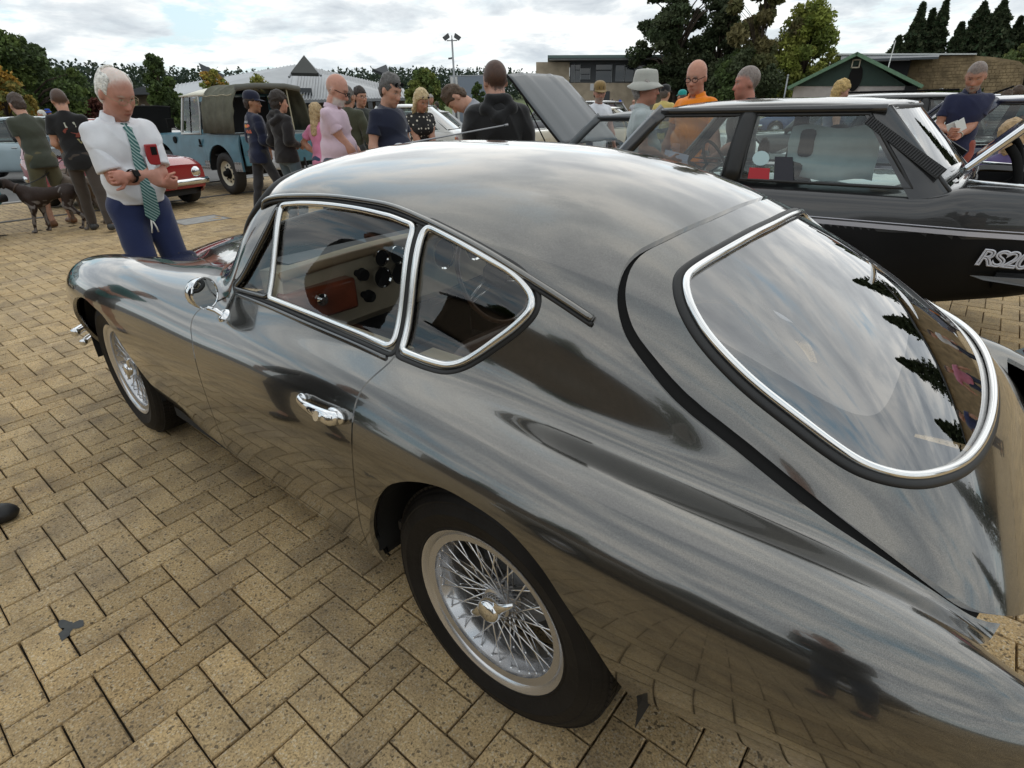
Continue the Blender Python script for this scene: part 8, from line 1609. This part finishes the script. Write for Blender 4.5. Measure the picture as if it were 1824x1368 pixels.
    # pale blue block
    D_ = 72.0; p, r, b = local_frame(830, D_); blk = thing('office_block', 'pale blue grey clad block with a white end beyond the bending man', 'building', p)
    MB().hexa([q(818, -.05), q(900, -.05), q(900, -.05, 10), q(818, -.05, 10), q(818, zr(147, 818)), q(900, zr(144, 900)), q(900, zr(144, 900), 10), q(818, zr(147, 818), 10)]).build('wall', mat('clad_blue', (.20, .235, .28), .5), blk, smooth=False); MB().hexa([q(805, -.05), q(817.6, -.05), q(817.6, -.05, 10), q(805, -.05, 10), q(805, zr(147, 805)), q(817.6, zr(147, 817)), q(817.6, zr(147, 817), 10), q(805, zr(147, 805), 10)]).build('end_wall', mat('render_white', (.6, .6, .58), .8), blk, smooth=False); MB().hexa([q(803, zr(147, 803)), q(902, zr(144, 902)), q(902, zr(144, 902), 10), q(803, zr(147, 803), 10), q(803, zr(145.5, 803)), q(902, zr(142.5, 902)), q(902, zr(142.5, 902), 10), q(803, zr(145.5, 803), 10)]).build('roof_edge', WHF, blk, smooth=False)
    # -- B: glazed upper storey over stone
    D_ = 52.0; p, r, b = local_frame(1060, D_); of = thing('glazed_building', 'flat roofed building with dark glazed upper floor, left of the dark pine', 'building', p)
    def slab(nm, x0, x1, yt, yb, m, back0=0., back1=8., par=of): return MB().hexa([q(x0, zr(yb, x0) if yb < 400 else -.05, back0), q(x1, zr(yb, x1) if yb < 400 else -.05, back0), q(x1, zr(yb, x1) if yb < 400 else -.05, back1), q(x0, zr(yb, x0) if yb < 400 else -.05, back1), q(x0, zr(yt, x0), back0), q(x1, zr(yt, x1), back0), q(x1, zr(yt, x1), back1), q(x0, zr(yt, x0), back1)]).build(nm, m, par, smooth=False)
    slab('wall', 950, 1190, 155, 999, mat('pale_stone', (.40, .33, .24), .9, var=.2, vscale=1.5), 0, 9); slab('upper_wall', 1013.5, 1190, 124, 154.6, DKW, .5, 9); slab('stone_end', 955, 1013, 125, 154.6, mat('pale_stone', (.40, .33, .24), .9, var=.2, vscale=1.5), .3, 9)
    slab('roof', 975, 1195, 117.5, 121.5, FAS, -1.2, 9.5); slab('fascia', 978, 1195, 121.6, 123.6, WHF, -1.0, 9)
    for (x0, x1, y0, y1) in ((1015, 1021, 129, 154), (1023, 1031, 129, 136), (1023, 1031, 137, 154), (1032, 1048, 134, 142), (1032, 1048, 143, 150), (1059, 1086, 129, 136), (1059, 1086, 138, 154), (1093, 1108, 130, 153), (1110, 1124, 130, 153), (1126, 1142, 130, 153), (1146, 1164, 130, 153)): 
        w_ = slab('window', x0, x1, y0, y1, GLS, .42, .55); slab('frame', x1+.3, x1+1.2, y0-1, y1, WHF, .36, .5, w_)
    slab('door', 1073, 1085, 167, 999, DKW, -.06, .1); slab('notice', 1050, 1056, 156, 166, mat('notice_white', (.6, .6, .6), .6), -.05, 0)
    # -- C: green gabled hut
    D_ = 34.0; p, r, b = local_frame(1510, D_); hut = thing('timber_hut', 'low hut with a dark green gable, pale green roof edges and a pale block base', 'hut', p); GRN = mat('hut_green', (.018, .042, .032), .7, var=.1); RGR = mat('hut_roof', (.12, .22, .14), .7, var=.15)
    def Z(py, px): return zr(py, px)
    gl_, gr_, ap = q(1404, Z(158, 1404)), q(1618, Z(156, 1618)), q(1506, Z(121, 1506))
    MB()._add([q(1408, -.05), q(1604, -.05), q(1604, Z(160, 1604)), q(1408, Z(160, 1408)), q(1408, -.05, 7), q(1604, -.05, 7), q(1604, Z(160, 1604), 7), q(1408, Z(160, 1408), 7)], [(0, 1, 2, 3), (4, 7, 6, 5), (0, 3, 7, 4), (1, 5, 6, 2)]).build('base_wall', mat('block_pale', (.42, .39, .37), .9, var=.12, vscale=3), hut, smooth=False)
    MB().plate([q(1404, Z(159.8, 1404), -.05), q(1606, Z(159.8, 1606), -.05), q(1506, Z(120.5, 1506), -.05)], .1).build('gable', GRN, hut, smooth=False)
    for a_, c_ in ((q(1396, Z(161, 1396), -.5), ap), (q(1636, Z(159, 1636), -.5), ap)):
        a0 = a_; a1 = a_+b*7.5; r0 = q(1506, Z(118, 1506), -.5); r1 = r0+b*7.5; P4 = [a0, r0, r1, a1]; MB().plate(P4 if a0.dot(r) < r0.dot(r) else P4[::-1], .14).build('roof', RGR, hut, smooth=False)
    vv = MB().box(q(1508, Z(132, 1508), -.12), (.03, .03, .03)); cx = q(1508, Z(132, 1508), -.12); vf = MB()
    for (dx, dz, w, h) in ((-.15, 0, .05, .36), (.15, 0, .05, .36), (0, .155, .36, .05), (0, -.155, .36, .05)): 
        c = cx+r*dx+Vector((0, 0, dz)); vf.hexa([c-r*w/2-Vector((0, 0, h/2)), c+r*w/2-Vector((0, 0, h/2)), c+r*w/2-Vector((0, 0, h/2))+b*.06, c-r*w/2-Vector((0, 0, h/2))+b*.06, c-r*w/2+Vector((0, 0, h/2)), c+r*w/2+Vector((0, 0, h/2)), c+r*w/2+Vector((0, 0, h/2))+b*.06, c-r*w/2+Vector((0, 0, h/2))+b*.06])
    vf.build('vent_frame', mat('vent_cream', (.5, .47, .38), .7), hut, smooth=False)
    MB()._add([q(1512+12*math.cos(a), Z(150, 1512)+.55*math.sin(a), -.10) for a in np.linspace(0, 6.283, 20, endpoint=False)], [tuple(range(20))]).build('round_sign', BLACK, hut, smooth=False)
    MB().hexa([q(1603, -.05, -.1), q(1626, -.05, -.1), q(1626, -.05, 3), q(1603, -.05, 3), q(1603, Z(160, 1603), -.1), q(1626, Z(159, 1626), -.1), q(1626, Z(159, 1626), 3), q(1603, Z(160, 1603), 3)]).build('porch', INT, hut, smooth=False)
    # -- D: long yellow stone wall building with slate lean-to roof
    D_ = 46.0; p, r, b = local_frame(1680, D_); sw = thing('stone_building', 'long yellow stone walled building with a white roof edge on the right', 'building', p)
    vs = [(1600, 126), (1650, 124), (1700, 124.5), (1745, 127), (1790, 132), (1801, 137), (1806, 150), (1812, 176)]
    front = [q(1600, -.05)]+[q(x, zr(y, x)) for x, y in vs]+[q(1812, -.05)]; MB().plate(front[::-1] , 6.0).build('wall', STO, sw, smooth=False) if False else None
    bk = [v+b*6 for v in front]; k = len(front); MB()._add(front+bk, [tuple(range(k)), tuple(range(2*k-1, k-1, -1))]+[(i, (i+1) % k, (i+1) % k+k, i+k) for i in range(k)]).build('wall', STO, sw, smooth=False)
    rs = random.Random(8); st = MB(); STN = mat('stone_block', (.30, .225, .13), .92, rnd=.25, var=.2, vscale=6)
    row = 0; z = .05
    while z < 3.6:
        h = rs.uniform(.13, .24); x = 1602+rs.uniform(0, 3)
        while x < 1800:
            w = rs.uniform(5, 11); ztop = np.interp(x+w/2, [v[0] for v in vs], [zr(v[1], v[0]) for v in vs])
            if z+h < ztop-.05 and rs.random() < .9:
                a, c = q(x+.4, z, -.02-rs.uniform(0, .03)), q(x+w-.4, z, -.02-rs.uniform(0, .03)); u = Vector((0, 0, h-.025)); st._add([a, c, c+u, a+u, a+b*.08, c+b*.08, c+u+b*.08, a+u+b*.08], [(0, 1, 2, 3), (0, 4, 5, 1), (1, 5, 6, 2), (2, 6, 7, 3), (3, 7, 4, 0)])
            x += w
        z += h
    so = st.build('stone', mat('stone_blocks', (.29, .215, .12), .92, var=.45, vscale=1.7, bump=.4, bscale=10), sw, smooth=False); so['kind'] = 'stuff'
    MB().hexa([q(1470, zr(121, 1470), -.3), q(1712, zr(124, 1712), -.3), q(1712, zr(124, 1712), 8), q(1470, zr(121, 1470), 8), q(1470, zr(118.5, 1470), -.3), q(1712, zr(122.5, 1712), -.3), q(1712, zr(122.5, 1712), 8), q(1470, zr(118.5, 1470), 8)]).build('roof_edge', mat('roof_white', (.62, .64, .62), .5), sw, smooth=False)
    MB().hexa([q(1480, zr(131, 1480), -2.2), q(1648, zr(130, 1648), -2.2), q(1648, zr(124.5, 1648), -.05), q(1480, zr(122, 1480), -.05), q(1480, zr(128.5, 1480), -2.2), q(1648, zr(127.5, 1648), -2.2), q(1648, zr(122.8, 1648), -.05), q(1480, zr(121, 1480), -.05)]).build('lean_to_roof', mat('slate', (.07, .08, .09), .5), sw, smooth=False)
    MB().hexa([q(1480, -.05, -1), q(1602, -.05, -1), q(1602, -.05, 5), q(1480, -.05, 5), q(1480, zr(131.5, 1480), -1), q(1602, zr(130.5, 1602), -1), q(1602, zr(124, 1602), 5), q(1480, zr(124, 1480), 5)]).build('porch_recess', INT, sw, smooth=False)
    hg = thing('hedge', 'clipped green hedge block at the foot of the stone wall', 'hedge', far(1690, 40)); D_ = 40.; p2 = Vector(far(1690, 40)); rs2 = np.random.RandomState(3); n = 2600; P = np.c_[rs2.uniform(-1.2, 1.2, n), rs2.uniform(-.4, .4, n), rs2.uniform(0, 1.75, n)]; e = r; P3 = np.array([list(r*x+b*y) for x, y in P[:, :2]]); P3[:, 2] = P[:, 2]; leaves('foliage', P3, .14, np.array([(.06, .085, .025)])*rs2.uniform(.6, 1.3, (n, 1)), leafmat('hedge', (.05, .07, .02)), hg, rs2)
    # -- lamp post with twin floodlights
    D_ = 44.0; p, r, b = local_frame(812, D_); lp = thing('lamp_post', 'tall grey lamp post with two tilted floodlights in front of the wooded hill', 'lamp post', p); H = zr(95, 812); STE = mat('galv_pole', (.32, .33, .34), .5, .5)
    MB().tube([(0, 0, 0), (0, 0, H)], [.085, .06], 10).build('pole', STE, lp, angle=180); MB().tube([r*-.35+Vector((0, 0, H-.08)), r*.35+Vector((0, 0, H-.08))], .035, 6).tube([(0, 0, H), (0, 0, H+.22)], .03, 6).build('bracket', STE, lp)
    for s in (-1, 1): rt = Matrix((r, b, Vector((0, 0, 1)))).transposed() @ Matrix.Rotation(s*math.radians(32), 3, 'Y'); MB().box(r*s*.36+Vector((0, 0, H+.12)), (.38, .22, .26), rot=rt, taper=1.25).build('floodlight', mat('lamp_dark', (.09, .095, .10), .4), lp, bevel=.02)
    MB().box(r*-.20+Vector((0, 0, H*.80)), (.24, .12, .10)).tube([(0, 0, H*.81), r*-.15+Vector((0, 0, H*.81))], .02, 5).build('camera', mat('lamp_dark', (.09, .095, .10), .4), lp)
    # -- flag pole and slim pole
    p, r, b = local_frame(1562, 38); D_ = 38.; fp = thing('flag_pole', 'thin pale pole leaning over the green hut\'s roof', 'pole', p); MB().tube([(0, 0, 0), Vector((0, 0, zr(105, 1562)))+r*.12], [.035, .02], 8).build('pole', mat('pole_white', (.6, .6, .58), .4), fp, angle=180)
    p, r, b = local_frame(1394, 40); D_ = 40.; fp = thing('slim_post', 'slim grey post standing left of the green gabled hut', 'post', p); MB().tube([(0, 0, 0), (0, 0, zr(146, 1394))], .04, 8).ball((0, 0, zr(146, 1394)), .06).build('pole', STE, fp, angle=180)
    # stone wing outside the picture that the rear glass mirrors
    x = thing('stone_wing', 'stone building behind the coupe\'s tail, seen only in the rear window', 'building', (-16, -27, 0)); x.rotation_euler = (0, 0, math.radians(-58)); MB().box((0, 0, 1.6), (3, 26, 3.3)).build('wall', STO, x, smooth=False); MB().box((.2, 0, 3.32), (4, 27, .18)).build('roof', DKW, x, smooth=False)
    x = thing('brick_block', 'low building on the near side of the car park, mirrored in the coupe\'s flank', 'building', (6, 26, 0)); MB().box((0, 0, 1.8), (30, 4, 3.6)).build('wall', BRK, x, smooth=False); MB().box((0, 0, 3.72), (31, 5, .2)).build('roof', DKW, x, smooth=False)
build_trees(); build_buildings()
